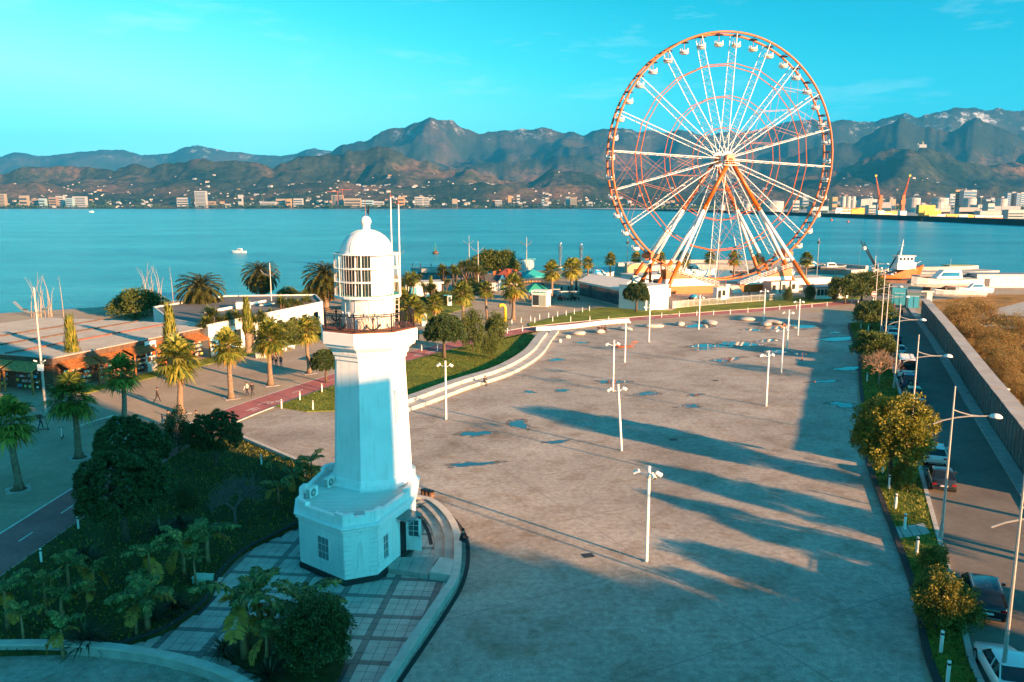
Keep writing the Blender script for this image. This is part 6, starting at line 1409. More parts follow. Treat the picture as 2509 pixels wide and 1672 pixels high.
# ================================================================== CARS
M['plate'] = mat('plate', (.7, .7, .68), .5, var=.02); M['tail'] = mat('tail_light', (.35, .01, .01), .25, var=.05); M['carglass'] = glassmat('car_glass', (.012, .016, .02), .04)
def paint(nm, c, metal=.0):
    m, nt, b = newmat('paint_'+nm); b.inputs['Base Color'].default_value = (*c, 1); b.inputs['Roughness'].default_value = .28; b.inputs['Metallic'].default_value = metal; b.inputs['Coat Weight'].default_value = .7; b.inputs['Coat Roughness'].default_value = .06; return m
def car(name, label, loc, rz, pm, kind='sedan', L=4.6, W=1.82, H=1.46, sc=1.0):
    t = thing(name, label, 'car' if kind not in ('bus', 'van') else ('minibus' if kind == 'bus' else 'van'), loc, rz, 'vehicles parked along the road', sc); hw = W/2; h2 = L/2
    belt = {'sedan': .92, 'hatch': .95, 'suv': 1.08, 'bus': 1.25, 'van': 1.15}[kind]; cl = .22 if kind != 'suv' else .28
    # lower body: stations from rear (-y) to front (+y)
    if kind == 'sedan': st = [(-h2, .80, .50, .72), (-h2+.10, .93, .36, .90), (-h2+.75, 1, .28, .98), (-h2+1.2, 1, cl, belt+.02), (0, 1, cl, belt), (h2-1.35, 1, cl, belt-.02), (h2-.7, .98, .26, .82), (h2-.12, .88, .34, .68), (h2, .74, .42, .55)]
    elif kind in ('hatch', 'suv'): st = [(-h2, .86, .48, .80), (-h2+.08, .95, .34, belt), (-h2+.6, 1, cl, belt+.03), (0, 1, cl, belt), (h2-1.2, 1, cl, belt-.02), (h2-.55, .98, .28, belt-.14), (h2-.1, .9, .34, belt-.26), (h2, .78, .44, belt-.42)]
    else: st = [(-h2, .95, .4, belt), (-h2+.06, 1, .32, belt), (0, 1, .3, belt), (h2-.9, 1, .3, belt), (h2-.3, .97, .32, belt-.15), (h2, .88, .4, belt-.35)]
    vs = []; nS = 10
    for y, w_, zb, zt in st:
        a = hw*w_
        for x, z in ((-.86, zb), (-1, zb+.14), (-1.0, zb+(zt-zb)*.55), (-.95, zt-.05), (-.84, zt), (.84, zt), (.95, zt-.05), (1.0, zb+(zt-zb)*.55), (1, zb+.14), (.86, zb)): vs.append((x*a, y, z))
    fs = [(i*nS+k, (i+1)*nS+k, (i+1)*nS+(k+1) % nS, i*nS+(k+1) % nS) for i in range(len(st)-1) for k in range(nS)]+[tuple(range(nS)), tuple(range((len(st)-1)*nS+nS-1, (len(st)-1)*nS-1, -1))]
    body = MB().add(vs, fs).build('body', pm, t, True)
    # greenhouse (dark glass) and roof skin
    if kind == 'sedan': gb = (-h2+.62, h2-1.28); gt = (-h2+1.3, h2-2.05)
    elif kind == 'hatch': gb = (-h2+.1, h2-1.1); gt = (-h2+.42, h2-1.85)
    elif kind == 'suv': gb = (-h2+.12, h2-1.2); gt = (-h2+.62, h2-1.95)
    else: gb = (-h2+.02, h2-.35); gt = (-h2+.1, h2-1.0)
    wb, wt = hw*.92, hw*(.74 if kind not in ('bus', 'van') else .88); zb, zt = belt-.02, H-.05
    def ringq(y0, y1, w_, z, c=.12): return [(-w_+c, y0, z), (w_-c, y0, z), (w_, y0+c*1.5, z), (w_, y1-c*1.5, z), (w_-c, y1, z), (-w_+c, y1, z), (-w_, y1-c*1.5, z), (-w_, y0+c*1.5, z)]
    A = ringq(gb[0], gb[1], wb, zb); B = ringq(gt[0], gt[1], wt, zt)
    MB().add(A+B, [(k, (k+1) % 8, 8+(k+1) % 8, 8+k) for k in range(8)]+[tuple(range(8, 16))]).build('window_glass', M['carglass'], t)
    C = ringq(gt[0]-.03, gt[1]+.03, wt+.02, zt-.01); D = ringq(gt[0]+.08, gt[1]-.08, wt-.1, H, .12)
    MB().add(C+D, [(k, (k+1) % 8, 8+(k+1) % 8, 8+k) for k in range(8)]+[tuple(range(8, 16))]).build('roof', pm, t, True)
    for s in (-1, 1):   # pillars
        for (ya, yb) in ((gb[0]+.05, gt[0]+.0), (gb[1]-.05, gt[1]-.0), ((gb[0]+gb[1])/2-.1, (gt[0]+gt[1])/2-.1)):
            MB().cyl((s*(wb+.005), ya, zb), (s*(wt+.012), yb, zt), .045, n=4).build('pillar', pm, t)
        MB().box(s*(hw+.12), gb[1]-.55, belt+.06, .2, .1, .14).build('mirror', pm, t)
        MB().box(s*hw*.74, -h2+.03, belt-.2 if kind != 'sedan' else .74, .30, .1, .13).build('tail_light', M['tail'], t)
        for y in (-h2+.82, h2-.85):
            wh = MB().cyl((s*(hw-.2), y, .33), (s*(hw+.005), y, .33), .33, n=16).build('wheel', M['tyre'], t); MB().cyl((s*(hw+.002), y, .33), (s*(hw+.02), y, .33), .2, n=10).build('rim', M['grey'], wh)
    MB().box(0, -h2-.005, .62 if kind == 'sedan' else .66, .52, .03, .12).build('number_plate', M['plate'], t)
    MB().box(0, -h2+.03, .40, W*.8, .1, .16).build('rear_bumper', M['black'] if kind in ('suv', 'van') else pm, t)
    if kind == 'suv':
        for s in (-1, 1): MB().cyl((s*wt*.93, gt[0]+.2, H+.05), (s*wt*.93, gt[1]-.2, H+.05), .025, n=5).build('roof_rail', M['steel'], t)
        MB().box(0, -h2+.01, .42, W*.62, .09, .08).build('skid_trim', M['steel'], t)
    if kind == 'bus':
        for k in range(5): MB().bz(-hw*.7, hw*.7, -1.8+.75*k, -1.74+.75*k, H+.002, H+.04).build('roof_bar', M['white'], t)
        for s in (-.6, .6): MB().bz(s*hw-.03, s*hw+.03, -2.2, 1.6, H+.042, H+.07).build('roof_rail', M['white'], t)
    return t
RZ = -math.atan2(.385, .92)
pw, pk, pg_, psl, pbl, pmr, pyl, pbr = paint('white', (.72, .73, .74)), paint('black', (.008, .010, .016)), paint('graphite', (.045, .05, .055), .4), paint('silver', (.45, .46, .47), .6), paint('blue', (.02, .05, .14)), paint('maroon', (.06, .015, .025)), paint('gold', (.30, .20, .06), .3), paint('brown', (.10, .05, .035), .3)
def park(y, dx=1.35):   # a place beside the strip kerb at depth y
    P = stripR; i = min(range(len(P)), key=lambda k: abs(P[k].y-y)); j = min(i+1, len(P)-1); k = max(i-1, 0); d = (P[k]-P[j]).normalized(); p = P[i].copy(); p += d*((y-p.y)/d.y); n_ = Vector((d.y, -d.x, 0)); return (p+n_*dx+Vector((0, 0, .005))), -math.atan2(d.x, d.y)
for nm, lb, y, pm, kd, kw in (('sedan_car', 'white sedan nearest the camera at the bottom right', 34.9, pw, 'sedan', dict(L=4.8, W=1.86)), ('suv_car', 'dark blue black suv beside the bright shrubs', 42.4, pk, 'suv', dict(L=4.75, W=1.92, H=1.66)), ('sedan_car', 'dark grey sedan behind the white hatchback', 62.0, pg_, 'sedan', dict()), ('hatchback_car', 'white hatchback in front of the dark grey sedan', 68.0, pw, 'suv', dict(L=4.4, W=1.86, H=1.6)),
        ('sedan_car', 'maroon car behind the gold one', 85.0, pmr, 'sedan', dict()), ('hatchback_car', 'small gold hatchback between blue and maroon cars', 91.0, pyl, 'hatch', dict(L=4.0, W=1.72, H=1.5)), ('suv_car', 'blue off-roader with rear spare wheel behind the minibus', 97.0, pbl, 'suv', dict(L=4.3, W=1.82, H=1.75)), ('minibus', 'white minibus with roof bars', 103.5, pw, 'bus', dict(L=5.8, W=2.05, H=2.6)), ('hatchback_car', 'brown car ahead of the minibus', 111.5, pbr, 'hatch', dict(L=4.2)),
        ('sedan_car', 'silver sedan beyond the bare tree', 118.5, psl, 'sedan', dict()), ('sedan_car', 'black sedan second beyond the bare tree', 128.5, pk, 'sedan', dict()), ('sedan_car', 'white sedan third beyond the bare tree', 135.0, pw, 'sedan', dict()), ('hatchback_car', 'white hatchback behind the white van', 143.0, pw, 'hatch', dict(L=4.1)), ('van', 'white van farthest up the road', 151.0, pw, 'van', dict(L=4.8, W=1.9, H=2.0))):
    p, rz = park(y); c_ = car(nm, lb, p, rz, pm, kd, **kw)
    if 'spare' in lb: sp_w = MB().cyl((0, -2.15, .95), (0, -2.4, .95), .34, n=16).build('spare_wheel', M['tyre'], c_); MB().cyl((0, -2.402, .95), (0, -2.43, .95), .2, n=10).build('rim', M['grey'], sp_w)

# ================================================================== PEOPLE
def person_mesh(nm, J, E, Rr, mats_of):
    me = bpy.data.meshes.new(nm+'_skin'); me.from_pydata(J, E, []); o = bpy.data.objects.new(nm+'_skin', me); COL.objects.link(o)
    md = o.modifiers.new('s', 'SKIN'); sl = me.skin_vertices[0].data
    for i, r in enumerate(Rr): sl[i].radius = r; sl[i].use_root = (i == 0)
    md.use_smooth_shade = True; o.modifiers.new('u', 'SUBSURF').levels = 1
    dg = bpy.context.evaluated_depsgraph_get(); out = bpy.data.meshes.new_from_object(o.evaluated_get(dg)); bpy.data.objects.remove(o)
    out.materials.clear()
    for k in range(5): out.materials.append(None)
    mi = []
    for p in out.polygons:
        c = p.center; best = min(range(len(E)), key=lambda e: (lambda a, b_: (c-a-(b_-a)*max(0, min(1, (c-a).dot(b_-a)/max((b_-a).length_squared, 1e-6)))).length-(Rr[E[e][0]][0]*.5))(Vector(J[E[e][0]]), Vector(J[E[e][1]]))); mi.append(mats_of[best])
    out.polygons.foreach_set('material_index', mi); out.update(); return out
def pose(kind):
    """joints for a figure 1.72 m tall facing -Y; returns joints, edges, radii, material per edge (0 top,1 trousers,2 skin,3 hair,4 shoes)"""
    if kind == 'sit': hip = .52; lean = -.16
    else: hip = .90; lean = -.03
    sh = hip+.50
    J = [(0, 0, hip), (0, lean*.5, hip+.26), (0, lean, sh-.02), (0, lean-.02, sh+.09), (0, lean-.05, sh+.17), (0, lean-.04, sh+.29)]
    Rr = [(.15, .115), (.135, .105), (.15, .10), (.055, .055), (.078, .095), (.075, .09)]; E = [(0, 1), (1, 2), (2, 3), (3, 4), (4, 5)]; Mm = [0, 0, 2, 2, 3]
    def limb(par, pts, rs, ms):
        pi = par
        for p, r, m_ in zip(pts, rs, ms): J.append(p); Rr.append((r, r)); E.append((pi, len(J)-1)); Mm.append(m_); pi = len(J)-1
    for s in (-1, 1):
        st = {'walk': .30*s, 'stand': .03*s, 'sit': 0, 'ride': .12*s}[kind]
        if kind == 'sit': leg = [(.10*s, -.03, hip-.02), (.12*s, -.44, hip-.03), (.11*s, -.46, .10), (.11*s, -.58, .045)]
        else:
            kn = -st*.55-.04; leg = [(.10*s, 0, hip-.05), (.10*s, kn, .49), (.10*s, -st+(.12 if st < 0 else 0), .10), (.11*s, -st-.10+(.12 if st < 0 else 0), .045)]
        limb(0, leg, (.095, .07, .05, .045), (1, 1, 1, 4))
        if kind == 'sit': arm = [(.19*s, lean, sh-.06), (.24*s, lean-.14, sh-.30), (.10*s, lean-.36, sh-.30), (.06*s, lean-.44, sh-.29)]
        elif kind == 'ride': arm = [(.19*s, lean, sh-.06), (.23*s, lean-.18, sh-.27), (.2*s, lean-.42, sh-.33), (.18*s, lean-.5, sh-.33)]
        else:
            aw = -st*.7; arm = [(.19*s, lean, sh-.06), (.24*s, lean+aw*-.35, sh-.33), (.24*s, lean+aw*-.8-.06, sh-.58), (.235*s, lean+aw*-.95-.09, sh-.68)]
        limb(2, arm, (.065, .05, .038, .036), (0, 0, 0, 2))
    return J, E, Rr, Mm
PM = {k: person_mesh('person_'+k, *pose(k)) for k in ('walk', 'stand', 'sit', 'ride')}
cm = {}
def cloth(c):
    k = tuple(c)
    if k not in cm: cm[k] = mat('cloth_%d' % len(cm), c, .85, var=.15, scale=8)
    return cm[k]
HAIR = (.02, .014, .01)
def person(label, loc, rz, kind='walk', top=(.03, .03, .035), legs=(.025, .028, .04), hair=HAIR, h=1.72, extra=None):
    t = thing('person', label, 'person', loc, rz, 'people out walking', h/1.72)
    b_ = link('body', PM[kind], t)
    for i, m_ in enumerate((cloth(top), cloth(legs), M['skin'], cloth(hair), cloth((.03, .03, .03)))):
        b_.material_slots[i].link = 'OBJECT'; b_.material_slots[i].material = m_
    # hair cap over the back of the head, nose and ears on the face
    hz = (.52 if kind == 'sit' else .90)+.5; ly = -.16 if kind == 'sit' else -.03
    MB().lathe([(.088, .02), (.102, .09), (.09, .155), (.04, .185), (0, .19)], 10, (0, ly-.03, hz+.15)).build('hair', cloth(hair), t, True)
    MB().add([(-.014, ly-.128, hz+.20), (.014, ly-.128, hz+.20), (0, ly-.155, hz+.205), (0, ly-.13, hz+.25)], [(0, 1, 2), (1, 3, 2), (3, 0, 2)]).build('nose', M['skin'], t)
    if extra == 'bag': MB().bz(.2, .33, -.12, .14, .72, 1.02).build('bag', cloth((.10, .06, .03)), t)
    if extra == 'pack': MB().bz(-.16, .16, .06, .26, .98, 1.40).build('backpack', cloth((.35, .03, .03)), t)
    if extra == 'phone': MB().bz(-.04, .04, -.42, -.40, 1.12, 1.28).build('phone', M['bluglass'], t)
    if extra == 'skirt': MB().lathe([(.15, 1.0), (.26, .55)], 12).build('skirt', cloth((.6, .6, .58)), t)
    return t
def face(dx, dy): return math.atan2(dx, -dy)    # figure faces -Y at rz = 0
person('man in dark jacket walking alone with a shoulder bag on the sunny promenade', g(386, 986), face(.9, .3), 'walk', (.06, .05, .035), (.02, .02, .02), extra='bag')
person('child in white skirt at the shade edge', g(399, 1042), face(-.8, -.3), 'stand', (.10, .05, .05), (.5, .5, .5), h=1.15, extra='skirt')
person('adult in black standing behind the child', g(415, 1046), face(-.6, .2), 'stand'); person('tall adult in dark clothes beside the child', g(424, 1053), face(.5, -.6), 'walk')
person('woman in black looking at her phone behind the pine', g(484, 1046), face(-.9, -.2), 'stand', hair=(.03, .02, .015), extra='phone')
person('woman in white top of the walking couple', g(606, 971), face(-.4, -.8), 'walk', (.55, .52, .48)); person('man in black of the walking couple', g(619, 972), face(-.4, -.8), 'walk')
person('left walker of the three near the benches', g(667, 896), face(-.3, .9), 'walk'); person('middle walker in brown coat of the three', g(677, 899), face(-.3, .9), 'walk', (.10, .075, .045)); person('red haired walker in jeans, right of the three', g(689, 900), face(-.3, .9), 'walk', (.03, .03, .03), (.04, .07, .12), (.12, .02, .01))
person('man in black cap and jacket sitting on the terrace wall', Vector((-3.35, 49.6, -.02)), face(.9, -.3), 'sit', (.012, .014, .02), (.02, .035, .05), (.01, .01, .012))
person('dark clothed person sitting on the seating steps', g(1186, 948)+Vector((0, .8, -.05)), face(.5, -.8), 'sit'); 
person('helmeted scooter rider with red backpack', g(101, 1054)+Vector((0, 0, .16)), face(.95, .2), 'ride', (.04, .03, .05), (.05, .06, .08), (.25, .35, .45), extra='pack')
for k, (dx, dy) in enumerate(((-.5, 0), (.1, .2), (.6, .1))): person('one of three friends sitting on a pebble seat, %s' % ['left', 'middle', 'right'][k], g(1473, 815)+Vector((dx, dy-.3, .02)), face(.3*k-.2, -.9), 'sit', [(.02, .02, .02), (.10, .04, .03), (.03, .02, .03)][k], (.03, .03, .04))
for x, y, lb, tp, f_ in ((1249, 752, 'shaded person walking left of the white kiosk', (.05, .05, .05), (-.3, -.9)), (1376, 717, 'dark figure standing by the pedal carts', (.02, .03, .03), (.3, .9)), (1393, 717, 'second dark figure by the palm trunk', (.02, .03, .03), (.2, -.9)), (1330, 702, 'person in black by the blue tent', (.02, .02, .03), (-.8, .3)), (1340, 738, 'seated looking figure at the kiosk side', (.25, .06, .03), (.5, -.5)), (1300, 742, 'person in orange under the green tent', (.5, .16, .03), (.5, -.5)), (1835, 726, 'person walking before the orange ramp', (.04, .03, .03), (.8, 0)), (2190, 762, 'person in dark red on the road', (.10, .03, .03), (.1, -.9)), (2203, 776, 'left of the pair walking on the road', (.02, .02, .03), (.1, .9)), (2209, 778, 'right of the pair walking on the road', (.03, .03, .03), (.1, .9)), (2048, 692, 'person by the harbour railing', (.05, .03, .03), (0, .9)), (2076, 694, 'second person by the harbour railing', (.03, .03, .03), (0, .9)), (1024, 838, 'person in the shade just right of the tower gallery', (.12, .10, .05), (.3, -.8))):
    person(lb, g(x, y), face(*f_), 'walk', tp)
# ================================================================== BUILDINGS BY THE PROMENADE
def clip_line(poly, p, d):
    ts = []; n = len(poly)
    for i in range(n):
        a, b_ = Vector(poly[i][:2]), Vector(poly[(i+1) % n][:2]); e = b_-a; den = d.x*e.y-d.y*e.x
        if abs(den) < 1e-9: continue
        w_ = a-p; t = (w_.x*e.y-w_.y*e.x)/den; s = (w_.x*d.y-w_.y*d.x)/den
        if 0 <= s <= 1: ts.append(t)
    return (min(ts), max(ts)) if len(ts) >= 2 else None
mk = thing('market_hall', 'low souvenir market with pale ribbed metal roof and orange shingle awnings', 'building')
MF = [Vector(p) for p in ((-54, 93.2), (-45.4, 116.2), (-54, 121.5), (-74, 127), (-86, 104.5))]
ef = (MF[1]-MF[0]).normalized(); en = Vector((ef.y, -ef.x))      # along the front, outwards
M['metalroof'] = mat('pale_metal_roof', (.40, .40, .39), .5, .1, var=.12, scale=.5); M['fascia'] = mat('brown_fascia', (.13, .075, .05), .8, var=.3, scale=1.5)
MB().prism([p+(Vector((-66, 110))-p).normalized()*.9 for p in MF], 0, 3.3).build('wall', M['brownwood'], mk)
MB().prism(MF, 3.35, 4.15).build('fascia', M['fascia'], mk)
mb = MB(); mb.prism([p+(p-Vector((-66, 110))).normalized()*.35 for p in MF], 4.152, 4.24); roofm = mb.build('roof', M['metalroof'], mk)
RP = [p+(p-Vector((-66, 110))).normalized()*.32 for p in MF]
for k in range(-24, 60):
    q = MF[0]+ef*(k*.52); c_ = clip_line(RP, q, -en)
    if c_: a, b_ = q-en*c_[0], q-en*c_[1]; MB().prism([a-ef*.07, a+ef*.07, b_+ef*.07, b_-ef*.07], 4.241, 4.30).build('roof_rib', M['metalroof'], roofm)
for off in (7.2, 13.5, 20.0):
    q = MF[0]-en*off; c_ = clip_line(RP, q, ef)
    if c_: a, b_ = q+ef*c_[0], q+ef*c_[1]; MB().prism([a-en*.16, a+en*.16, b_+en*.16, b_-en*.16], 4.305, 4.42).build('roof_flashing', M['rust'] if off < 12 else M['brownwood'], roofm)
goods = [cloth(c) for c in ((.6, .58, .55), (.55, .12, .04), (.05, .25, .4), (.65, .42, .08), (.05, .05, .06), (.25, .4, .15), (.5, .3, .3))]
def stall(t, a, b_, nrm, zt, n, awn, seed):
    r_ = random.Random(seed); d = (b_-a).normalized(); L = (b_-a).length
    q = [a+nrm*.02, b_+nrm*.02, b_+nrm*1.9-d*.15, a+nrm*1.9+d*.15]; mb = MB()
    zz = (zt, zt, zt-.75, zt-.75); mb.add([(p.x, p.y, z) for p, z in zip(q, zz)]+[(p.x, p.y, z+.09) for p, z in zip(q, zz)], [(0, 1, 2, 3), (7, 6, 5, 4), (0, 4, 5, 1), (1, 5, 6, 2), (2, 6, 7, 3), (3, 7, 4, 0)])
    aw = mb.build('awning', awn, t)
    for k in range(7):      # shingle courses
        f = (k+.5)/7; p0 = a+nrm*(1.9*f)+d*.1; p1 = b_+nrm*(1.9*f)-d*.1; z = zt-.75*f+.095
        MB().add([(p0.x, p0.y, z), (p1.x, p1.y, z), ((p1+nrm*.24).x, (p1+nrm*.24).y, z-.07), ((p0+nrm*.24).x, (p0+nrm*.24).y, z-.07), (p0.x, p0.y, z+.03), (p1.x, p1.y, z+.03), ((p1+nrm*.24).x, (p1+nrm*.24).y, z-.03), ((p0+nrm*.24).x, (p0+nrm*.24).y, z-.03)], [(4, 5, 6, 7), (3, 2, 6, 7), (0, 4, 7, 3), (1, 2, 6, 5)]).build('shingle_course', awn, aw)
    for p in (a+d*.2, b_-d*.2): p = p+nrm*1.75; MB().cyl((p.x, p.y, 0), (p.x, p.y, zt-.7), .13, n=7).build('post', M['orangewood'], t)
    for z in (.5, 1.1, 1.7): c0 = a+nrm*.25+d*.4; c1 = b_+nrm*.25-d*.4; MB().prism([c0, c1, c1+nrm*.4, c0+nrm*.4], z, z+.04).build('shelf', M['brownwood'], t)
    mb = MB()
    for k in range(n):
        p = a+d*r_.uniform(.5, L-.5)+nrm*r_.uniform(.35, .62); z = r_.choice((.54, 1.14, 1.74, 2.3)); s = r_.uniform(.10, .3); mb.box(p.x, p.y, z+s*.5, s, s*.7, s*1.1, r_.uniform(0, 3), r_.randrange(7))
    o = mb.build('goods', goods, t); o['kind'] = 'stuff'
for k in range(5):
    a = MF[0]+ef*(.6+k*4.85); b_ = a+ef*4.5; stall(mk, a, b_, en, 3.5-.12*(k % 2), 120, M['orangewood'], k)
el_ = (MF[4]-MF[0]).normalized(); eln = Vector((-el_.y, el_.x)); eln = eln if eln.y < 0 else -eln
for k in range(3): a = MF[0]+el_*(1.2+k*5.2); stall(mk, a+el_*4.8, a, eln, 3.45, 50, M['straw'], 20+k)
# little orange gas ball and poster beside the stalls
t = thing('lantern_ball', 'round orange advertising ball on the lawn by the stalls', 'ball', g(400, 905)); MB().lathe([(.55*math.cos(x), .55+.55*math.sin(x)) for x in np.linspace(-1.57, 1.57, 12)], 14).build('ball', M['orange'], t, True); MB().lathe([(.2, 0), (.2, .06)], 10).build('foot', M['grey'], t); MB().box(0, -.56, .58, .5, .02, .16).build('lettering', M['white'], t)
t = thing('poster_stand', 'white poster stand with dark pictures by the stalls', 'poster', g(373, 908), .9); MB().bz(-.8, .8, -.4, .4, 0, 1.0).build('plinth', M['concrete'], t); MB().bz(-.75, .75, -.08, .08, 1.0, 4.0).build('board', M['white'], t)
for k in range(6): MB().bz(-.6+.7*(k % 2), -.08+.7*(k % 2), -.1, -.082, 1.2+.85*(k//2), 1.85+.85*(k//2)).build('picture', M['darkgrey'] if k % 3 else M['orange'], t)
# white flat-roofed building
wb_ = thing('white_building', 'long white flat roofed beach building with grey roof and raised white parapets', 'building')
WF = [Vector(p) for p in ((-44.6, 117.2), (-34.4, 146), (-38.5, 158), (-55.5, 156), (-62, 138.5), (-53.0, 123.5))]
MB().prism(WF, 0, 4.3).build('wall', M['white'], wb_); MB().prism([p+(Vector((-48, 140))-p).normalized()*.3 for p in WF], 4.302, 4.36).build('roof', mat('grey_membrane', (.15, .145, .145), .8, var=.15, scale=.3), wb_)
for i in range(len(WF)):
    a, b_ = WF[i], WF[(i+1) % len(WF)]; d = (b_-a).normalized(); nn = Vector((d.y, -d.x)); MB().prism([a, b_-d*.0, b_-nn*.28, a-nn*.28], 4.303, 4.6).build('parapet', M['offwhite'], wb_)
for (p, q) in (((-50, 131), (-45, 147)), ((-43.8, 122), (-48, 124))):
    a, b_ = Vector(p), Vector(q); d = (b_-a).normalized(); nn = Vector((d.y, -d.x)); MB().prism([a, b_, b_-nn*.35, a-nn*.35], 4.362, 4.75).build('roof_upstand', M['white'], wb_)
MB().box(-46.2, 138, 4.9, 2.4, 2.0, 1.1, .3).build('roof_unit', M['offwhite'], wb_); MB().cyl((-44, 140, 4.6), (-40.5, 147, 4.6), .12, n=6).build('roof_pipe', M['white'], wb_)
dW = (WF[1]-WF[0]).normalized(); nW = Vector((dW.y, -dW.x))
for k in range(8):
    p = WF[0]+dW*(2.2+3.6*k); f = MB().prism([p, p+dW*1.5, p+dW*1.5+nW*.03, p+nW*.03], .5 if k else .0, 2.9).build('window' if k else 'door', M['glass'], wb_); MB().prism([p-dW*.1, p+dW*1.6, p+dW*1.6+nW*.06, p-dW*.1+nW*.06], 2.9, 3.0).build('lintel', M['grey'], f)
# white hut, little house, kiosk, tents
hut('white_hut', 'white flat roofed hut among palms right of the lighthouse', g(1030, 730)+Vector((0, 4, 0)), 8.6, 5, 3.2, .25, M['white'], M['offwhite'], 'hut', .6, .35, doors=((-3, -1.6, .2, 2.4, M['bluepaint'], 'door'), (0, 2.4, 1.0, 2.3, M['glass'], 'window')))
t = thing('toy_house', 'small timber framed cottage with steep gable and orange chimney', 'cottage', g(1214, 712), .15)
MB().bz(-2.6, 2.2, -1.6, 1.6, 0, 2.2).build('wall', M['white'], t)
rf = MB().add([(-2.9, -1.9, 2.2), (2.5, -1.9, 2.2), (2.5, 1.9, 2.2), (-2.9, 1.9, 2.2), (-2.9, 0, 4.0), (2.5, 0, 4.0)], [(0, 1, 5, 4), (2, 3, 4, 5), (0, 4, 3), (1, 2, 5), (0, 3, 2, 1)]).build('roof', M['darkgrey'], t)
MB().bz(-.5, .3, .2, .9, 3.2, 4.9).build('chimney', M['orange'], rf)
MB().add([(.6, -2.0, 0), (2.5, -2.0, 0), (2.5, -2.0, 2.6), (1.55, -2.0, 4.3), (.6, -2.0, 2.6), (.6, -1.4, 0), (2.5, -1.4, 0), (2.5, -1.4, 2.6), (1.55, -1.4, 4.3), (.6, -1.4, 2.6)], [(0, 1, 2, 3, 4), (0, 5, 6, 1), (1, 6, 7, 2), (2, 7, 8, 3), (3, 8, 9, 4), (4, 9, 5, 0)]).build('gable', M['offwhite'], t)
for k in range(5): MB().bz(-2.5+.6*k, -2.35+.6*k, -1.64, -1.6, .2, 2.1).build('timber', M['black'], t)
MB().bz(1.2, 1.9, -2.04, -2.0, .1, 1.9).build('door', M['yellow'], t); MB().bz(1.2, 1.9, -2.04, -2.0, 2.3, 3.0).build('window', M['glass'], t)
t = thing('red_roof_pavilion', 'low pavilion with red tiled hipped roof behind the cottage', 'pavilion', g(1226, 703)+Vector((2, 6, 0))); MB().lathe([(3.6, 0), (3.6, 2.4)], 8).build('wall', M['offwhite'], t); MB().lathe([(5.2, 2.4), (5.2, 2.5), (1.2, 4.3), (0, 4.5)], 8).build('roof', mat('red_tile', (.36, .07, .035), .8, var=.25, scale=2), t)
for k in range(4): MB().lathe([(.25, 4.2), (.3, 4.5), (0, 4.8)], 6, (2.2*math.cos(k*1.6), 2.2*math.sin(k*1.6), -.5)).build('finial', M['orange'], t)
def tent(lb, loc, s, h, mm):
    t = thing('market_tent', lb, 'tent', loc, .3); r_ = s/2
    MB().add([(-r_, -r_, h), (r_, -r_, h), (r_, r_, h), (-r_, r_, h), (0, 0, h+1.7), (-r_, -r_, h-.35), (r_, -r_, h-.35), (r_, r_, h-.35), (-r_, r_, h-.35)], [(0, 1, 4), (1, 2, 4), (2, 3, 4), (3, 0, 4), (5, 6, 1, 0), (6, 7, 2, 1), (7, 8, 3, 2), (8, 5, 0, 3)]).build('canopy', mm, t)
    for x, y in ((-1, -1), (1, -1), (1, 1), (-1, 1)): MB().cyl((x*r_*.96, y*r_*.96, 0), (x*r_*.96, y*r_*.96, h), .05, n=5).build('pole', M['steel'], t)
    MB().bz(-r_*.7, r_*.7, -.4, .4, .7, .78).build('table', M['brownwood'], t)
    mb = MB()
    for k in range(30): mb.box(rnd.uniform(-r_*.7, r_*.7), rnd.uniform(-.4, .4), .78+.15, .3, .3, .3, rnd.random(), rnd.randrange(7))
    o = mb.build('goods', goods, t); o['kind'] = 'stuff'; return t
tent('teal market tent nearer the sea', g(1305, 698), 7.5, 2.6, M['teal']); tent('green market tent behind the white kiosk', g(1313, 741)+Vector((0, 2.5, 0)), 5.0, 2.7, M['green']); tent('small pale tent right of the teal one', g(1326, 697)+Vector((3, 2, 0)), 4.5, 2.2, M['teal'])
c = g(1327, 752); ks = hut('kiosk', 'small white kiosk with green lettering on its roof board', c+Vector((0, 1.6, 0)), 3.4, 2.8, 2.75, R(-20), M['white'], M['white'], 'kiosk', .15, .75, doors=((-1.5, -.1, .25, 2.5, M['glass'], 'door'), (.1, 1.5, .1, 2.5, mat('pale_panel', (.32, .36, .30), .7), 'panel')))
for k in range(11): MB().bz(-1.45+.27*k, -1.24+.27*k, -1.62, -1.58, 3.0, 3.0+.14+.14*((k*7) % 3 > 0)).build('sign_letter', M['green'], ks)
MB().bz(1.72, 2.0, -.3, .4, 2.0, 2.6).build('air_conditioner', M['offwhite'], ks)
# pedal carts
for k, (x, y, lb, c1) in enumerate(((1362, 730, 'pedal cart with pale canopy, left of three', M['red']), (1380, 736, 'pedal cart with red seat, middle of three', M['red']), (1408, 736, 'dark pedal cart with grey canopy, right of three', M['black']))):
    t = thing('pedal_cart', lb, 'pedal cart', g(x, y), .5*k, 'pedal carts for hire'); MB().bz(-1.1, 1.1, -.6, .6, .35, .45).build('frame', c1, t); MB().bz(-.6, -.1, -.55, .55, .45, .9).build('seat', c1, t); MB().bz(-1.2, 1.0, -.75, .75, 2.0, 2.1).build('canopy', M['offwhite'], t)
    for sx in (-.9, .9):
        for sy in (-.6, .6): MB().cyl((sx, sy-.03, .33), (sx, sy+.03, .33), .33, n=12).build('wheel', M['tyre'], t); MB().cyl((sx*.9, sy, .4), (sx*.9, sy, 2.0), .025, n=5).build('canopy_post', M['steel'], t)
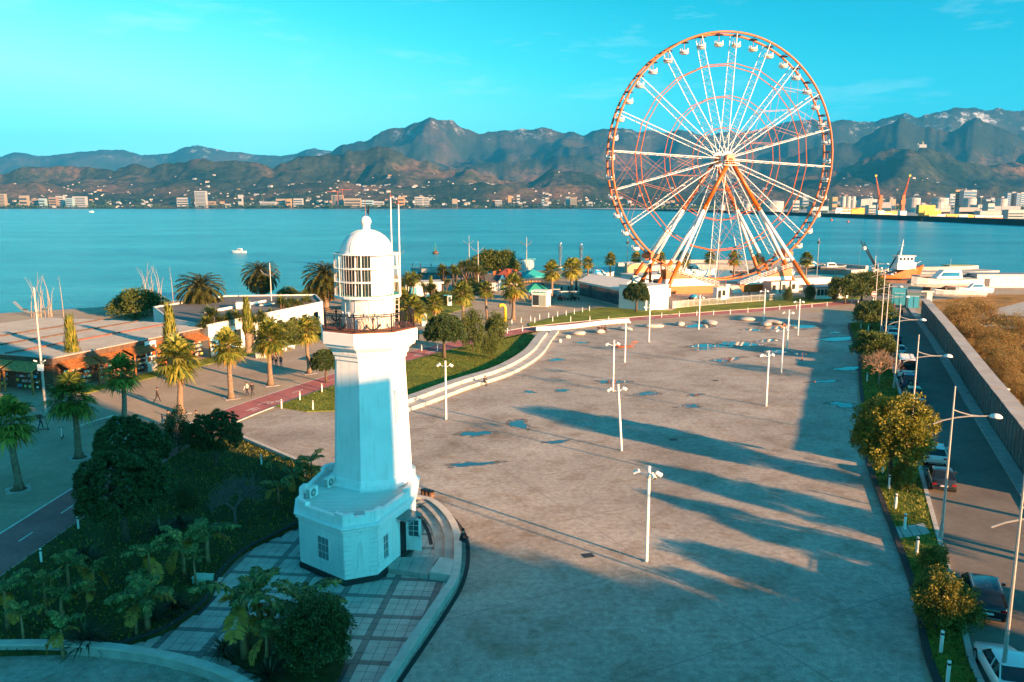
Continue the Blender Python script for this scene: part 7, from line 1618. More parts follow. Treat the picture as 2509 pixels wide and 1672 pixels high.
# glass pavilion
gp_ = thing('glass_pavilion', 'long dark glazed pavilion with pale flat roof left of the ferris wheel', 'pavilion')
P1, P2 = g(1420, 726), g(1516, 750); P3 = g(1540, 690, 3.4); P3.z = 0; P4 = P1+(P3-P2); Q = [Vector((p.x, p.y)) for p in (P1, P2, P3, P4)]
MB().prism(Q, 0, .2).build('base', M['concrete'], gp_); cq = sum(Q, Vector((0, 0)))/4
MB().prism([q+(cq-q).normalized()*.5 for q in Q], .2, 3.3).build('interior', M['darkgrey'], gp_); MB().prism([q+(q-cq).normalized()*.7 for q in Q], 3.302, 3.75).build('roof', M['offwhite'], gp_)
for e0, e1_ in ((0, 1), (3, 0)):
    a, b_ = Q[e0], Q[e1_]; n_ = 14; d = (b_-a).normalized(); nn = Vector((d.y, -d.x)); nn = nn if nn.dot(a-cq) > 0 else -nn
    for k in range(n_):
        p = a.lerp(b_, k/n_); q = a.lerp(b_, (k+1)/n_); MB().prism([p+d*.06, q-d*.06, q-d*.06-nn*.05, p+d*.06-nn*.05], .22, 3.28).build('glass_panel', M['bluglass'], gp_); MB().prism([p-d*.05, p+d*.05, p+d*.05-nn*.1, p-d*.05-nn*.1], .2, 3.3).build('mullion', M['black'], gp_)
# white cube building
cu_ = thing('white_cube', 'white panelled cube building with a tall door before the ferris wheel', 'building'); a, b_ = g(1582, 763), g(1637, 757); d = (b_-a).normalized(); nn = Vector((-d.y, d.x, 0)); bk = nn*6.5; Hc = hgt(1582, 763, 702)
q = [a, b_, b_+bk, a+bk-d*1.5]
MB().prism(q, 0, Hc-.15).build('wall', M['white'], cu_); MB().prism([a-d*.1-nn*.1, b_+d*.1-nn*.1, b_+bk+d*.1, a+bk-d*1.6], Hc-.148, Hc).build('roof', M['offwhite'], cu_)
f = MB().prism([a+d*.35-nn*.03, a+d*1.25-nn*.03, a+d*1.25+nn*.02, a+d*.35+nn*.02], 0.05, 3.3).build('door', M['bluglass'], cu_); MB().prism([a+d*.25-nn*.05, a+d*1.35-nn*.05, a+d*1.35+nn*.02, a+d*.25+nn*.02], 3.3, 3.4).build('lintel', M['grey'], f)
for k in range(1, 5): MB().prism([a+d*(k*1.0+.7)-nn*.012, a+d*(k*1.0+.72)-nn*.012, a+d*(k*1.0+.72)+nn*.02, a+d*(k*1.0+.7)+nn*.02], .02, Hc-.2).build('panel_joint', M['grey'], cu_)
MB().prism([b_+d*.01+nn*.5, b_+d*1.2+nn*.5, b_+d*1.2+nn*3, b_+d*.01+nn*3], 2.6, 4.2).build('side_box', M['white'], cu_)
# grey portable cabins and white hut right of the wheel
for k in range(3): hut('portable_cabin', 'grey portable cabin right of the boarding ramp, %s from the left' % ORD[k], g(1898+24*k, 722-1.5*k)+Vector((0, 3, 0)), 2.5, 3.2, 2.9, .38, M['grey'], M['grey'], 'cabin', .05, .1, 'grey portable cabins', doors=((-.9, .1, .9, 2.2, M['glass'], 'window'), (.4, 1.1, .1, 2.2, M['offwhite'], 'door')))
hut('roadside_hut', 'low white hut with windows right of the ferris wheel', g(2035, 734)+Vector((0, 3.5, 0)), 9.0, 5.0, 2.7, .30, M['white'], M['grey'], 'hut', .3, .2, doors=((-4.2, -3.4, .9, 2.3, M['glass'], 'window'), (-3.2, -2.4, .9, 2.3, M['glass'], 'window'), (-2.2, -1.4, .9, 2.3, M['glass'], 'window')))
hut('terrace_cafe', 'broad cream cafe terrace behind the wheel legs', g(1950, 700)+Vector((0, 6, 0)), 22, 8, 1.6, .3, M['offwhite'], M['palestone'], 'terrace', .2, .2)
hut('harbour_office', 'small cream harbour building left of the wheel', g(1560, 677)+Vector((0, 3, 0)), 6.0, 4, 3.6, .1, mat('cream', (.55, .40, .22), .8), M['offwhite'], 'building', .3, .25, doors=((-1, .5, .1, 2.2, M['brownwood'], 'door'),))
hut('ticket_hall', 'white low building behind the left wheel legs', g(1600, 705)+Vector((0, 5, 0)), 14, 7, 3.0, .35, M['white'], M['offwhite'], 'building', .3, .3, doors=((-5, -3.5, .8, 2.2, M['glass'], 'window'), (-1, 1.5, .8, 2.2, M['glass'], 'window')))
t = hut('pier_hut', 'weathered pale blue hut at the water edge', g(1285, 670), 5.6, 4.2, 4.6, .15, mat('faded_blue', (.28, .48, .55), .8, var=.4, scale=1.2), M['bluepaint'], 'hut', .5, .3, doors=((.8, 1.6, .4, 2.4, M['offwhite'], 'door'),))
# blue toll cabins at the road end
for x, y, lb, s in ((2208, 748, 'bright blue tall cabin at the end of the road', 1.0), (2243, 756, 'grey green cabin right of the blue one at the wall end', .85)): hut('guard_cabin', lb, g(x, y)+Vector((0, 1.5, 0)), 3.0*s, 3.0, 3.9*s, R(-20), M['bluepaint'] if s == 1 else mat('grey_green', (.10, .20, .20), .7), M['grey'], 'cabin', .1, .5, doors=((-1.0, -.05, .1, 2.6, M['bluepaint'], 'door'), (.1, 1.0, .1, 2.6, M['bluepaint'], 'door')))
# prow shaped concrete pier
t = thing('pier_platform', 'prow shaped concrete pier with people at the sea edge', 'pier'); a = g(1006, 672); MB().prism([(a.x, a.y), (a.x+4, a.y-4.5), (a.x+24, a.y-8), (a.x+24, a.y+6), (a.x+4, a.y+3)], .9, 2.1).build('parapet', M['concrete'], t)
MB().prism([(a.x+2.2, a.y), (a.x+6, a.y-4), (a.x+24, a.y-7.4), (a.x+24, a.y+5.2), (a.x+6, a.y+2.4)], -3.5, .898).build('hull', mat('pier_teal', (.06, .16, .18), .7, var=.2), t)
for x, y, lb, tp_ in ((1011, 668, 'angler at the very tip of the pier', (.02, .02, .02)), (1030, 666, 'angler second on the pier', (.10, .03, .03)), (1056, 666, 'angler third on the pier', (.03, .03, .05)), (1108, 672, 'person in orange on the pier', (.6, .25, .03))): person(lb, at(x, y, a.y-2)*1.0-Vector((0, 0, at(x, y, a.y-2).z-2.1)), 2.0, 'stand', tp_)
# two plain slim steel pillars by the water
for x, y, yt, lb in ((1372, 657, 593, 'left of two slim polished steel statues by the sea'), (1423, 650, 596, 'right of two slim polished steel statues by the sea')):
    h = hgt(x, y, yt); t = thing('steel_statue', lb, 'statue', g(x, y)); MB().lathe([(.9, 0), (.9, .5)], 10).build('plinth', M['concrete'], t)
    pr = [(.75, .5), (.65, h*.25), (.9, h*.45), (.7, h*.6), (1.1, h*.8), (.5, h*.88)]
    for k in range(26):
        z = .5+(h*.88-.5)*k/25; r_ = float(np.interp(z, [p[1] for p in pr], [p[0] for p in pr])); MB().lathe([(r_*.9, z), (r_, z+.06), (r_*.9, z+.12)], 10).build('disc', M['steel'], t)
    MB().cyl((0, 0, .5), (0, 0, h*.9), .12, n=6).build('core', M['steel'], t); MB().lathe([(.2, h*.88), (.6, h*.93), (.55, h*.97), (.15, h)], 10).build('top', M['steel'], t)

# ================================================================== BOATS
def boat(name, label, loc, rz, L, W, D, hullm, cabin=True, sc=1.0, trim=None, cat='boat', group='boats'):
    t = thing(name, label, cat, loc, rz, group); st = [(-.5, .82, 0), (-.25, 1, -.02), (.1, .98, 0), (.3, .75, .08), (.43, .38, .18), (.5, .03, .26)]; vs = []
    for f, w_, sh in st:
        x = f*L; a = W/2*w_; zt = D*(1+sh*1.6)
        for yy, z in ((-a, zt), (-a*.92, D*.45), (-a*.5, .05+D*max(0, sh)), (a*.5, .05+D*max(0, sh)), (a*.92, D*.45), (a, zt)): vs.append((x, yy, z))
    fs = [(i*6+k, i*6+k+1, (i+1)*6+k+1, (i+1)*6+k) for i in range(len(st)-1) for k in range(5)]+[(i*6+5, i*6, (i+1)*6, (i+1)*6+5) for i in range(len(st)-1)]+[(5, 4, 3, 2, 1, 0)]
    MB().add(vs, fs).build('hull', hullm, t)
    mb = MB()
    for s in (-1, 1): mb.tube([(f*L, s*W/2*w_, D*(1+sh*1.6)) for f, w_, sh in st], .05*W/2, 5)
    mb.build('gunwale', trim or M['white'], t)
    if cabin:
        A = [(-.25*L, -W*.36, D), (.16*L, -W*.3, D), (.16*L, W*.3, D), (-.25*L, W*.36, D)]; B = [(-.23*L, -W*.3, D+.5*W), (.03*L, -W*.25, D+.5*W), (.03*L, W*.25, D+.5*W), (-.23*L, W*.3, D+.5*W)]
        MB().add(A+B, [(k, (k+1) % 4, 4+(k+1) % 4, 4+k) for k in range(4)]+[(4, 5, 6, 7)]).build('cabin', M['white'], t)
        for s in (-1, 1): MB().add([(-.2*L, s*W*.345, D+.15*W), (.09*L, s*W*.305, D+.15*W), (.04*L, s*W*.285, D+.38*W), (-.2*L, s*W*.325, D+.38*W), (-.2*L, s*W*.355, D+.15*W), (.09*L, s*W*.315, D+.15*W), (.04*L, s*W*.295, D+.38*W), (-.2*L, s*W*.335, D+.38*W)], [(0, 1, 2, 3), (7, 6, 5, 4), (0, 4, 5, 1), (1, 5, 6, 2), (2, 6, 7, 3), (3, 7, 4, 0)]).build('window', M['glass'], t)
        MB().cyl((-.1*L, 0, D+.5*W), (-.1*L, 0, D+1.1*W), .04, n=5).build('mast', M['steel'], t)
    return t
sb_ = boat('motorboat', 'white motorboat with two people cruising on the bay', g(585, 620, SEA)-Vector((0, 0, .25)), math.pi, 7.0, 2.5, 1.1, M['white']); 
boat('motorboat', 'tiny white motorboat far out on the left of the bay', g(224, 521, SEA), math.pi, 14, 5, 2.6, M['white'])
big_y = boat('motor_yacht', 'large white motor yacht laid up ashore behind the wall', g(2318, 716)+Vector((0, 2, 1.0)), math.pi+.08, 17, 4.4, 2.3, M['offwhite'], True, trim=M['darkgrey']); 
for s in (-5, 0, 4): MB().box(s, 0, -.4, .4, 3.4, 1.2).build('cradle', M['brownwood'], big_y)
boat('speedboat', 'white speedboat on a trailer in front of the yacht', g(2352, 736)+Vector((0, 1, .8)), math.pi-.12, 12, 2.6, 1.2, M['offwhite'], False); boat('speedboat', 'white open boat with outboard motors beside the speedboat', g(2385, 728)+Vector((1, 2, .7)), math.pi+.05, 9, 2.4, 1.2, M['white'], True); boat('dinghy', 'dark upturned dinghy under the yacht bow', g(2322, 712)+Vector((0, -3, .6)), math.pi, 7, 2, .8, M['darkgrey'], False, trim=M['red'])
MB().box(0, 0, 0, .1, .1, .1)
for i, (x, y, L, rz, lb) in enumerate(((1655, 690, 9, .1, 'white boat ashore left under the wheel'), (1700, 679, 13, .1, 'long white boat moored under the wheel'), (1680, 688, 8, .3, 'small white boat behind the ramp'), (1930, 679, 10, .9, 'white cabin boat right of the wheel legs'), (1905, 684, 7, .3, 'small white boat by the right wheel legs'), (1470, 682, 9, .3, 'white boat with orange tubes behind the palms'), (1820, 672, 8, .1, 'dark moored boat under the right wheel legs'), (2040, 664, 9, .0, 'grey boat hauled out on the mole'), (1990, 662, 10, .1, 'overturned grey boat on the mole'))):
    boat('harbour_boat', lb, g(x, y)+Vector((0, 0, .3 if y > 683 else .2)), rz, L, L*.3, L*.13, M['white'] if 'white' in lb else M['darkgrey'], i % 2 == 1 or L > 9, group='boats in the harbour')
for k, (x, y) in enumerate(((1487, 688), (1496, 690), (1502, 690))): t = thing('rescue_tube', 'orange inflatable roll beside the palm, %s' % ORD[k], 'inflatable', g(x, y), .4, 'orange inflatables'); MB().tube([(-1.3, 0, .5), (-.6, 0, .6), (.6, 0, .6), (1.3, 0, .5)], [.3, .5, .5, .3], 10).build('tube', M['red'], t, True); MB().lathe([(.52, -.05), (.52, .05)], 10, (0, 0, .6)).build('strap', M['white'], t)
# orange fishing ship
SY = 246.0; sp0 = at(2172, 668, SY); ship = thing('fishing_ship', 'orange hulled fishing ship with white wheelhouse at the quay', 'ship', (sp0.x, SY, SEA), R(4)); LS = 20.5
st = [(-.5, .85, 2.6), (-.3, 1, 2.3), (.0, 1, 2.4), (.22, .95, 3.9), (.38, .62, 4.6), (.5, .04, 5.4)]; vs = []
for f, w_, zt in st:
    a = 2.9*w_
    for yy, z in ((-a, zt), (-a*.96, 1.0), (-a*.7, -.6), (a*.7, -.6), (a*.96, 1.0), (a, zt)): vs.append((f*LS+(z*.25 if f > .3 else 0), yy, z))
MB().add(vs, [(i*6+k, i*6+k+1, (i+1)*6+k+1, (i+1)*6+k) for i in range(5) for k in range(5)]+[(i*6+5, i*6, (i+1)*6, (i+1)*6+5) for i in range(5)]+[(5, 4, 3, 2, 1, 0)]).build('hull', M['orange'], ship)
MB().bz(2.2, 8.0, -2.0, 2.0, 4.0, 6.2).build('deckhouse', M['white'], ship); wh_ = MB().bz(2.6, 7.4, -1.7, 1.7, 6.2, 8.0).build('wheelhouse', M['white'], ship); MB().bz(2.2, 7.9, -2.0, 2.0, 8.002, 8.2).build('roof', M['offwhite'], ship)
for k in range(4): MB().bz(2.9+1.15*k, 3.6+1.15*k, -1.73, -1.70, 6.8, 7.6).build('window', M['glass'], wh_)
MB().tube([(4.0, 0, 8.2), (4.4, 0, 11.5), (4.6, 0, 13.0)], [.2, .12, .06], 6).build('mast', M['white'], ship); MB().bz(3.8, 4.2, -1.2, 1.2, 11.2, 11.3).build('crosstree', M['white'], ship)
for (x0, z0, x1, z1) in ((-2.5, 3, -8.8, 12.5), (-2.2, 3, -7.8, 12.2), (0.2, 3, 3.6, 9.6)): MB().cyl((x0, 0, z0), (x1, 0, z1), .22, .14, 6).build('derrick', M['black'], ship)
MB().lathe([(.5, -.5), (.7, 0), (.5, .5)], 10, (-7.6, 0, 10.4)).build('power_block', M['offwhite'], ship); MB().cyl((-8.6, 0, 12.2), (-9.0, 0, 3), .04, n=4).build('wire', M['grey'], ship)
mb = MB()
for k in range(40): mb.box(rnd.uniform(-5, 1.5), rnd.uniform(-2, 2), rnd.uniform(2.6, 4.4), rnd.uniform(.6, 1.6), .5, .4, rnd.random()*3)
o = mb.build('net_pile', M['offwhite'], ship); o['kind'] = 'stuff'
MB().cyl((7.8, -1.9, 5.6), (10.6, 0, 6.4), .05, n=4).build('rail', M['white'], ship)
# workshop sheds, slipway platform, long container and striped shed by the yard
hut('long_shed', 'long cream shed with grey roof at the right edge', g(2480, 707)+Vector((4, 5, 0)), 24, 6, 3.3, -.04, M['offwhite'], M['grey'], 'shed', .15, .25, doors=((-10, -8.6, .2, 2.4, M['darkgrey'], 'door'),)); sd = hut('striped_shed', 'shed with vertical cream and brown stripes behind the yacht', g(2372, 702)+Vector((0, 3, 0)), 9, 4, 3.2, -.05, M['brownwood'], M['grey'], 'shed', .2, .2)
for k in range(13): MB().bz(-4.3+.68*k, -3.95+.68*k, -2.03, -2.0, .1, 3.1).build('stripe', M['white'], sd)
hut('dark_container', 'dark grey container between the striped and the cream shed', g(2412, 705)+Vector((0, 3, 0)), 7, 3, 2.7, -.05, M['darkgrey'], M['darkgrey'], 'container', .03, .05, doors=((-3, -1.8, .2, 2.3, M['grey'], 'door'),))
hut('truss_shed', 'low brown shed with triangular bracing beside the ship', g(2292, 690)+Vector((0, 2, 0)), 9, 4, 1.5, 0, M['brownwood'], M['sheet'], 'shed', .2, .2)
hut('work_platform', 'floating work platform with green canopy on the mole', g(2364, 672, SEA)+Vector((0, 4, 0)), 8, 4, 2.6, 0, M['darkgrey'], mat('faded_green', (.25, .33, .18), .8), 'platform', .8, .25, doors=((-3, -2, .2, 2.2, M['orange'], 'door'), (0, 2.5, .8, 2.2, M['bluglass'], 'window')))
hut('wooden_jetty', 'rusty timber jetty with posts beside the ship', g(2185, 694)+Vector((0, 0, 0)), 9, 2, .7, .0, M['brownwood'], M['rust'], 'jetty', .1, .1)
t = thing('concrete_gate', 'concrete gate pillar and lintel beyond the wall gap', 'gate', g(2273, 748)); MB().bz(-.6, .6, -.5, .5, 0, 2.9).build('pillar', M['palestone'], t); MB().bz(-3.0, 1.0, -.6, .6, 2.902, 3.2).build('lintel', M['concrete'], t); MB().bz(-2.9, -2.2, -.5, .5, 0, 2.9).build('pillar', M['palestone'], t)
# buoys
def buoy(lb, x, y, s, m_): 
    t = thing('buoy', lb, 'buoy', g(x, y, SEA), 0, 'buoys on the bay'); MB().lathe([(.6*s, -.2), (1.0*s, .15*s), (.9*s, .6*s), (.3*s, .9*s)], 10).build('float', m_, t); MB().cyl((0, 0, .6*s), (0, 0, 2.0*s), .12*s, n=6).build('post', m_, t); return t
b1 = buoy('green lattice navigation buoy on the bay', 1067, 622, 1.5, M['brownwood'])
for k in range(3): MB().cyl((.9*math.cos(k*2.1), .9*math.sin(k*2.1), .8), (.15*math.cos(k*2.1), .15*math.sin(k*2.1), 4.4), .07, n=4).build('lattice_leg', M['green'], b1)
MB().lathe([(.2, 4.3), (.3, 4.5), (0, 5.0)], 6).build('lantern', M['green'], b1)
for x, y, lb, s in ((1548, 552, 'orange buoy seen through the left of the wheel', 1.6), (2037, 541, 'orange buoy just right of the wheel', 2.2), (2078, 545, 'pale orange buoy second right of the wheel', 2.0), (2258, 543, 'orange buoy off the container port', 2.2), (2498, 551, 'orange buoy at the right edge', 3.0), (1908, 541, 'orange buoy seen through the right of the wheel', 2.0)): buoy(lb, x, y, s, M['orange'])

# ================================================================== FAR SHORE TOWN AND PORT
fc = [mat('far_white', (.40, .385, .36), .8, var=.05), mat('far_cream', (.36, .27, .17), .8, var=.05), mat('far_orange', (.55, .27, .10), .8, var=.05), mat('far_teal', (.30, .42, .45), .8, var=.05), mat('far_grey', (.30, .30, .31), .8, var=.05), mat('far_brown', (.30, .19, .11), .8, var=.05)]
def block(label, x0, x1, yt, yb, ci, Y, floors=0, depth=None, cat='building', group='buildings on the far shore', roofc=None, zb=2.4):
    a, b_ = at(x0, yb, Y), at(x1, yb, Y); top = at((x0+x1)/2, yt, Y).z; w_ = b_.x-a.x; dp_ = depth or w_*.5
    t = thing('far_building', label, cat, ((a.x+b_.x)/2, Y+dp_/2, zb), 0, group); H = max(3.0, top-zb)
    MB().bz(-w_/2, w_/2, -dp_/2, dp_/2, -3, H).build('wall', fc[ci], t); MB().bz(-w_/2*.96, w_/2*.96, -dp_/2*.96, dp_/2*.96, H+.002, H+1.0).build('roof', fc[roofc if roofc is not None else 4], t)
    for k in range(floors):
        z = 2.0+(H-4)*k/max(1, floors); MB().bz(-w_/2*.93, w_/2*.93, -dp_/2-.35, -dp_/2-.02, z, z+(H-4)/max(1, floors)*.45).build('window_band', M['glass'], t)
    return t
for i, (x0, x1, yt, yb, ci, fl, lb) in enumerate(((-6, 13, 476, 511, 1, 9, 'beige apartment tower at the far left edge of the far shore'), (47, 66, 480, 492, 1, 3, 'small beige block near the far left of the town'), (78, 95, 488, 500, 5, 3, 'brown low block left of the pair of white slabs'), (95, 110, 487, 500, 3, 3, 'bluish low block left of the white slabs'), (120, 138, 484, 501, 5, 4, 'brownish slab left of the brightest white slab'), (137, 155, 481, 498, 0, 5, 'bright white slab block'), (161, 178, 486, 503, 3, 5, 'teal tinted slab beside the white one'), (178, 210, 482, 503, 0, 6, 'wide white slab hotel'),
        (434, 464, 485, 505, 0, 4, 'stepped white block left of the slender tower'), (478, 505, 469, 500, 0, 12, 'slender white apartment tower alone on the shore'), (492, 526, 494, 507, 5, 3, 'brown low building at the foot of the tower'), (551, 566, 500, 509, 0, 2, 'small white house by the shore trees'), (583, 592, 478, 486, 0, 2, 'small white block up the slope'), (638, 675, 495, 510, 0, 4, 'long white waterfront hotel'), (676, 698, 488, 498, 1, 3, 'yellow building behind the waterfront hotel'), (702, 712, 488, 495, 2, 2, 'small orange building by the yellow one'), (719, 741, 487, 500, 0, 4, 'white building left of the construction tower'),
        (813, 841, 479, 509, 1, 12, 'unfinished concrete tower with cranes'), (843, 884, 487, 498, 1, 3, 'long yellow block right of the unfinished tower'), (874, 914, 491, 508, 3, 3, 'glassy low building left of the lantern'), (915, 940, 494, 508, 0, 3, 'white stepped terminal building'), (975, 990, 483, 494, 2, 3, 'reddish block right of the terminal'), (1016, 1036, 483, 499, 0, 6, 'white tower block, left of the twins'), (1036, 1051, 484, 498, 0, 6, 'white tower block, right of the twins'), (1108, 1120, 488, 493, 1, 1, 'cream villa above the tree belt'), (1213, 1230, 491, 506, 0, 5, 'white block in the tree belt'), (1266, 1274, 478, 488, 0, 4, 'slim white block on the slope'), (1245, 1253, 480, 485, 2, 1, 'small orange house on the slope'), (1327, 1334, 489, 499, 3, 4, 'slim grey block behind the tree belt'), (1386, 1397, 483, 507, 0, 8, 'white tower left of the cream slab'), (1397, 1413, 485, 504, 1, 8, 'cream slab beside the white tower'), (1270, 1280, 497, 503, 0, 2, 'low white house at the shore'), (1440, 1452, 495, 505, 0, 2, 'white house left of the wheel rim'), (1330, 1345, 500, 508, 4, 1, 'low grey shed at the shore'))):
    block(lb, x0, x1, yt, yb, ci, 4460+(i % 3)*25, fl, 26)
# tower cranes over the unfinished block
for k, (x, yt, a) in enumerate(((830, 469, -1), (842, 464, 1))):
    p = at(x, 508, 4500); top = at(x, yt, 4500).z; t = thing('tower_crane', 'yellow tower crane over the unfinished tower, %s one' % ['left', 'right'][k], 'crane', (p.x, 4500-14, 2), 0, 'tower cranes')
    MB().bz(-1.2, 1.2, -1.2, 1.2, 0, top).build('mast', M['orange'], t); MB().bz(-58 if a < 0 else -20, 20 if a < 0 else 48, -1, 1, top-6, top-3.5).build('jib', M['orange'], t); MB().bz(15*a*-1-2, 15*a*-1+2, -1.5, 1.5, top-9, top-6).build('counterweight', M['grey'], t)
# hillside houses
hw_ = mat('house_white', (.58, .54, .49), .8, var=.04); hm = []
for ci, rc_ in ((0, 5), (1, 2), (0, 4), (0, 0)):
    mb = MB().bz(-6, 6, -4.5, 4.5, -4, 5.5, 0); mb.add([(-6.6, -5, 5.5), (6.6, -5, 5.5), (6.6, 5, 5.5), (-6.6, 5, 5.5), (-6.6, 0, 8.6), (6.6, 0, 8.6)], [(0, 1, 5, 4), (2, 3, 4, 5), (0, 4, 3), (1, 2, 5), (0, 3, 2, 1)], 1); hm.append(mb.mesh('hillside_house', [hw_ if ci == 0 else fc[1], fc[rc_]]))
hx = [(40, 120), (150, 130), (240, 90), (420, 110), (520, 80), (640, 70), (780, 60), (890, 90), (960, 90), (1060, 90), (1150, 70), (1250, 90), (1350, 90), (1430, 70), (1540, 60), (2080, 60), (2170, 90), (2280, 90), (2380, 90), (2450, 80), (1650, 120), (1850, 90)]
cnt = 0
for k in range(900):
    if cnt >= 298: break
    cx_, sg = rnd.choice(hx); px_ = rnd.gauss(cx_, sg*.5); Y = 4480+abs(rnd.gauss(0, 1))*520
    if Y > 5900: continue
    X = (px_-CX)/FPX*Y*.975; z = hill_z(X, Y)
    o = link('hillside_house', hm[rnd.randrange(4)], None, (X, Y, z-.5), rnd.uniform(-.5, .5), rnd.uniform(.9, 2.1)*np.array([1, 1, .9])); 
    vi = hm.index(o.data); reg = [nm_ for lim, nm_ in ((90, 'behind the beige tower at the far left'), (220, 'above the wide white slab hotel'), (400, 'above the long shore wood at the left'), (540, 'around the slender white tower'), (700, 'above the long waterfront hotel'), (860, 'above the unfinished tower'), (1000, 'above the stepped terminal'), (1110, 'above the twin white towers'), (1240, 'above the tree belt right of the twin towers'), (1440, 'above the cream slab'), (1600, 'seen at the left rim of the wheel'), (1800, 'seen through the left half of the wheel'), (1960, 'seen through the right half of the wheel'), (2120, 'left of the orange port cranes'), (2240, 'behind the orange port cranes'), (2340, 'on the church hill'), (9999, 'on the slope at the right edge')) if px_ < lim][0]
    tag(o, '%s %s, %s slope' % (['white brown roofed house', 'cream orange roofed house', 'white grey roofed house', 'plain white house'][vi], reg, 'lower' if Y < 4750 else 'middle' if Y < 5200 else 'upper'), 'house', 'houses on the far hillside'); cnt += 1
mb = MB()       # the many more houses beyond the nearest three hundred
for k in range(520):
    cx_, sg = rnd.choice(hx); px_ = rnd.gauss(cx_, sg*.7); Y = 4480+abs(rnd.gauss(0, 1))*620
    if Y > 6000: continue
    X = (px_-CX)/FPX*Y*.975; z = hill_z(X, Y); s_ = rnd.uniform(4, 8); mb.box(X, Y, z+1, s_*1.5, s_, 9, rnd.uniform(-.5, .5), 0); mb.box(X, Y, z+6.3, s_*1.3, s_*.8, 1.6, rnd.uniform(-.5, .5), rnd.choice((0, 1)))
o = mb.build('hillside_village', [hw_, fc[5]]); o['kind'] = 'stuff'
t = thing('hilltop_church', 'pale church with dome on the pointed hill at the right', 'church'); p = at(2260, 356, 5900); t.location = (p.x, 5900, p.z-6); MB().bz(-26, 26, -10, 10, -12, 10).build('nave', fc[0], t); MB().lathe([(8, 8), (8, 24), (9, 24.5), (0, 36)], 10).build('dome', fc[1], t); MB().bz(-34, -28, -4, 4, -12, 20).build('bell_tower', fc[0], t)
# belt of shore trees, far wood
C = []; 
for k in range(1700):
    px_ = rnd.uniform(-60, 1590); dens = .35+.65*(fbm(np.array([px_/60.0]), np.array([3.3]), 8, 3)[0] > .47)
    if rnd.random() > dens: continue
    Y = rnd.uniform(4405, 4530) if rnd.random() < .7 else rnd.uniform(4500, 4900); X = (px_-CX)/FPX*Y*.975; C.append((X, Y, max(2.5, hill_z(X, Y))+rnd.uniform(3, 9)))
for k in range(500):
    px_ = rnd.uniform(1600, 2560); Y = rnd.uniform(2600, 4300); X = (px_-CX)/FPX*Y*.975; C.append((X, Y, 3+rnd.uniform(2, 7)))
C = np.array(C); V, F = clumps(lambda n: (C, np.tile(np.array([[0, -.3, .8]]), (len(C), 1))), len(C), 16, 7.0, 7.0, .8)
o = link('shore_wood', np_mesh('shore_wood', V, F, LM['bush'])); o['kind'] = 'stuff'
# beach line
struct('far_beach', MB().prism([((-900-CX)/FPX*4360*.98, 4360), ((1620-CX)/FPX*4360*.98, 4360), ((1620-CX)/FPX*4440*.98, 4440), ((-900-CX)/FPX*4440*.98, 4440)], -6, 1.2), M['concrete'])
# port: cranes, tanks, containers, sheds and tower blocks
def port_Y(x): return float(np.interp(x, [p[0] for p in port_px], [p.y for p in PT]))+45
for k, (x, yb, xt, yt) in enumerate(((2156, 515, 2146, 431), (2211, 513, 2229, 431))):
    Y = port_Y(x)+10; b0 = at(x, yb, Y); b0.z = 2.4; t = thing('port_crane', 'tall orange harbour crane with raised boom, %s one' % ['left', 'right'][k], 'crane', (b0.x, Y, 2.4), 0, 'orange port cranes'); c1 = at(x+2, 482, Y).z
    MB().bz(-5, 5, -5, 5, 0, 9).build('portal', M['white'], t); MB().bz(-2.2, 2.2, -2.2, 2.2, 9, c1).build('tower', M['orange'], t); MB().bz(-4.2, 2.6, -3, 3, c1*.55, c1*.78).build('cab', M['orange'], t)
    q = at(xt, yt, Y)-Vector((b0.x, Y, 2.4)); mb = MB()
    for dx in (-1.3, 1.3):
        mb.cyl((dx-1, -1.2, c1*.7), (q.x+dx*.3, 0, q.z), .55, .35, 5); mb.cyl((dx-1, 1.2, c1*.7), (q.x+dx*.3, 0, q.z), .55, .35, 5)
    mb.build('boom', M['orange'], t); MB().box(q.x, 0, q.z, 3, 3, 3).build('boom_tip', M['yellow'], t)
def tank(lb, x0, x1, yt, yb, Y, m_=None):
    a, b_ = at(x0, yb, Y), at(x1, yb, Y); r_ = (b_.x-a.x)/2; H = at(x0, yt, Y).z-2.4; t = thing('storage_tank', lb, 'tank', ((a.x+b_.x)/2, Y, 2.4), 0, 'storage tanks of the port'); MB().lathe([(r_, -1), (r_, H)], 20).build('shell', m_ or fc[0], t, False); MB().lathe([(r_*1.01, H), (0, H+r_*.18)], 20).build('roof', fc[4], t); MB().lathe([(r_*1.02, H*.8), (r_*1.03, H*.8), (r_*1.03, H*.84), (r_*1.02, H*.84)], 20).build('rail', fc[4], t)
for i, a in enumerate(((2060, 2072, 482, 495, 2300), (2072, 2084, 482, 495, 2300), (2084, 2096, 482, 495, 2300), (2221, 2253, 486, 503, 2000), (2283, 2322, 486, 498, 2100), (2288, 2310, 497, 508, 1700), (2358, 2390, 487, 502, 1900), (2440, 2466, 488, 502, 1800), (1870, 1918, 494, 518, 2000), (1823, 1838, 500, 517, 2200), (1760, 1776, 502, 517, 2300))): tank('pale storage tank of the port, %s counted across the port' % ORD[i], *a)
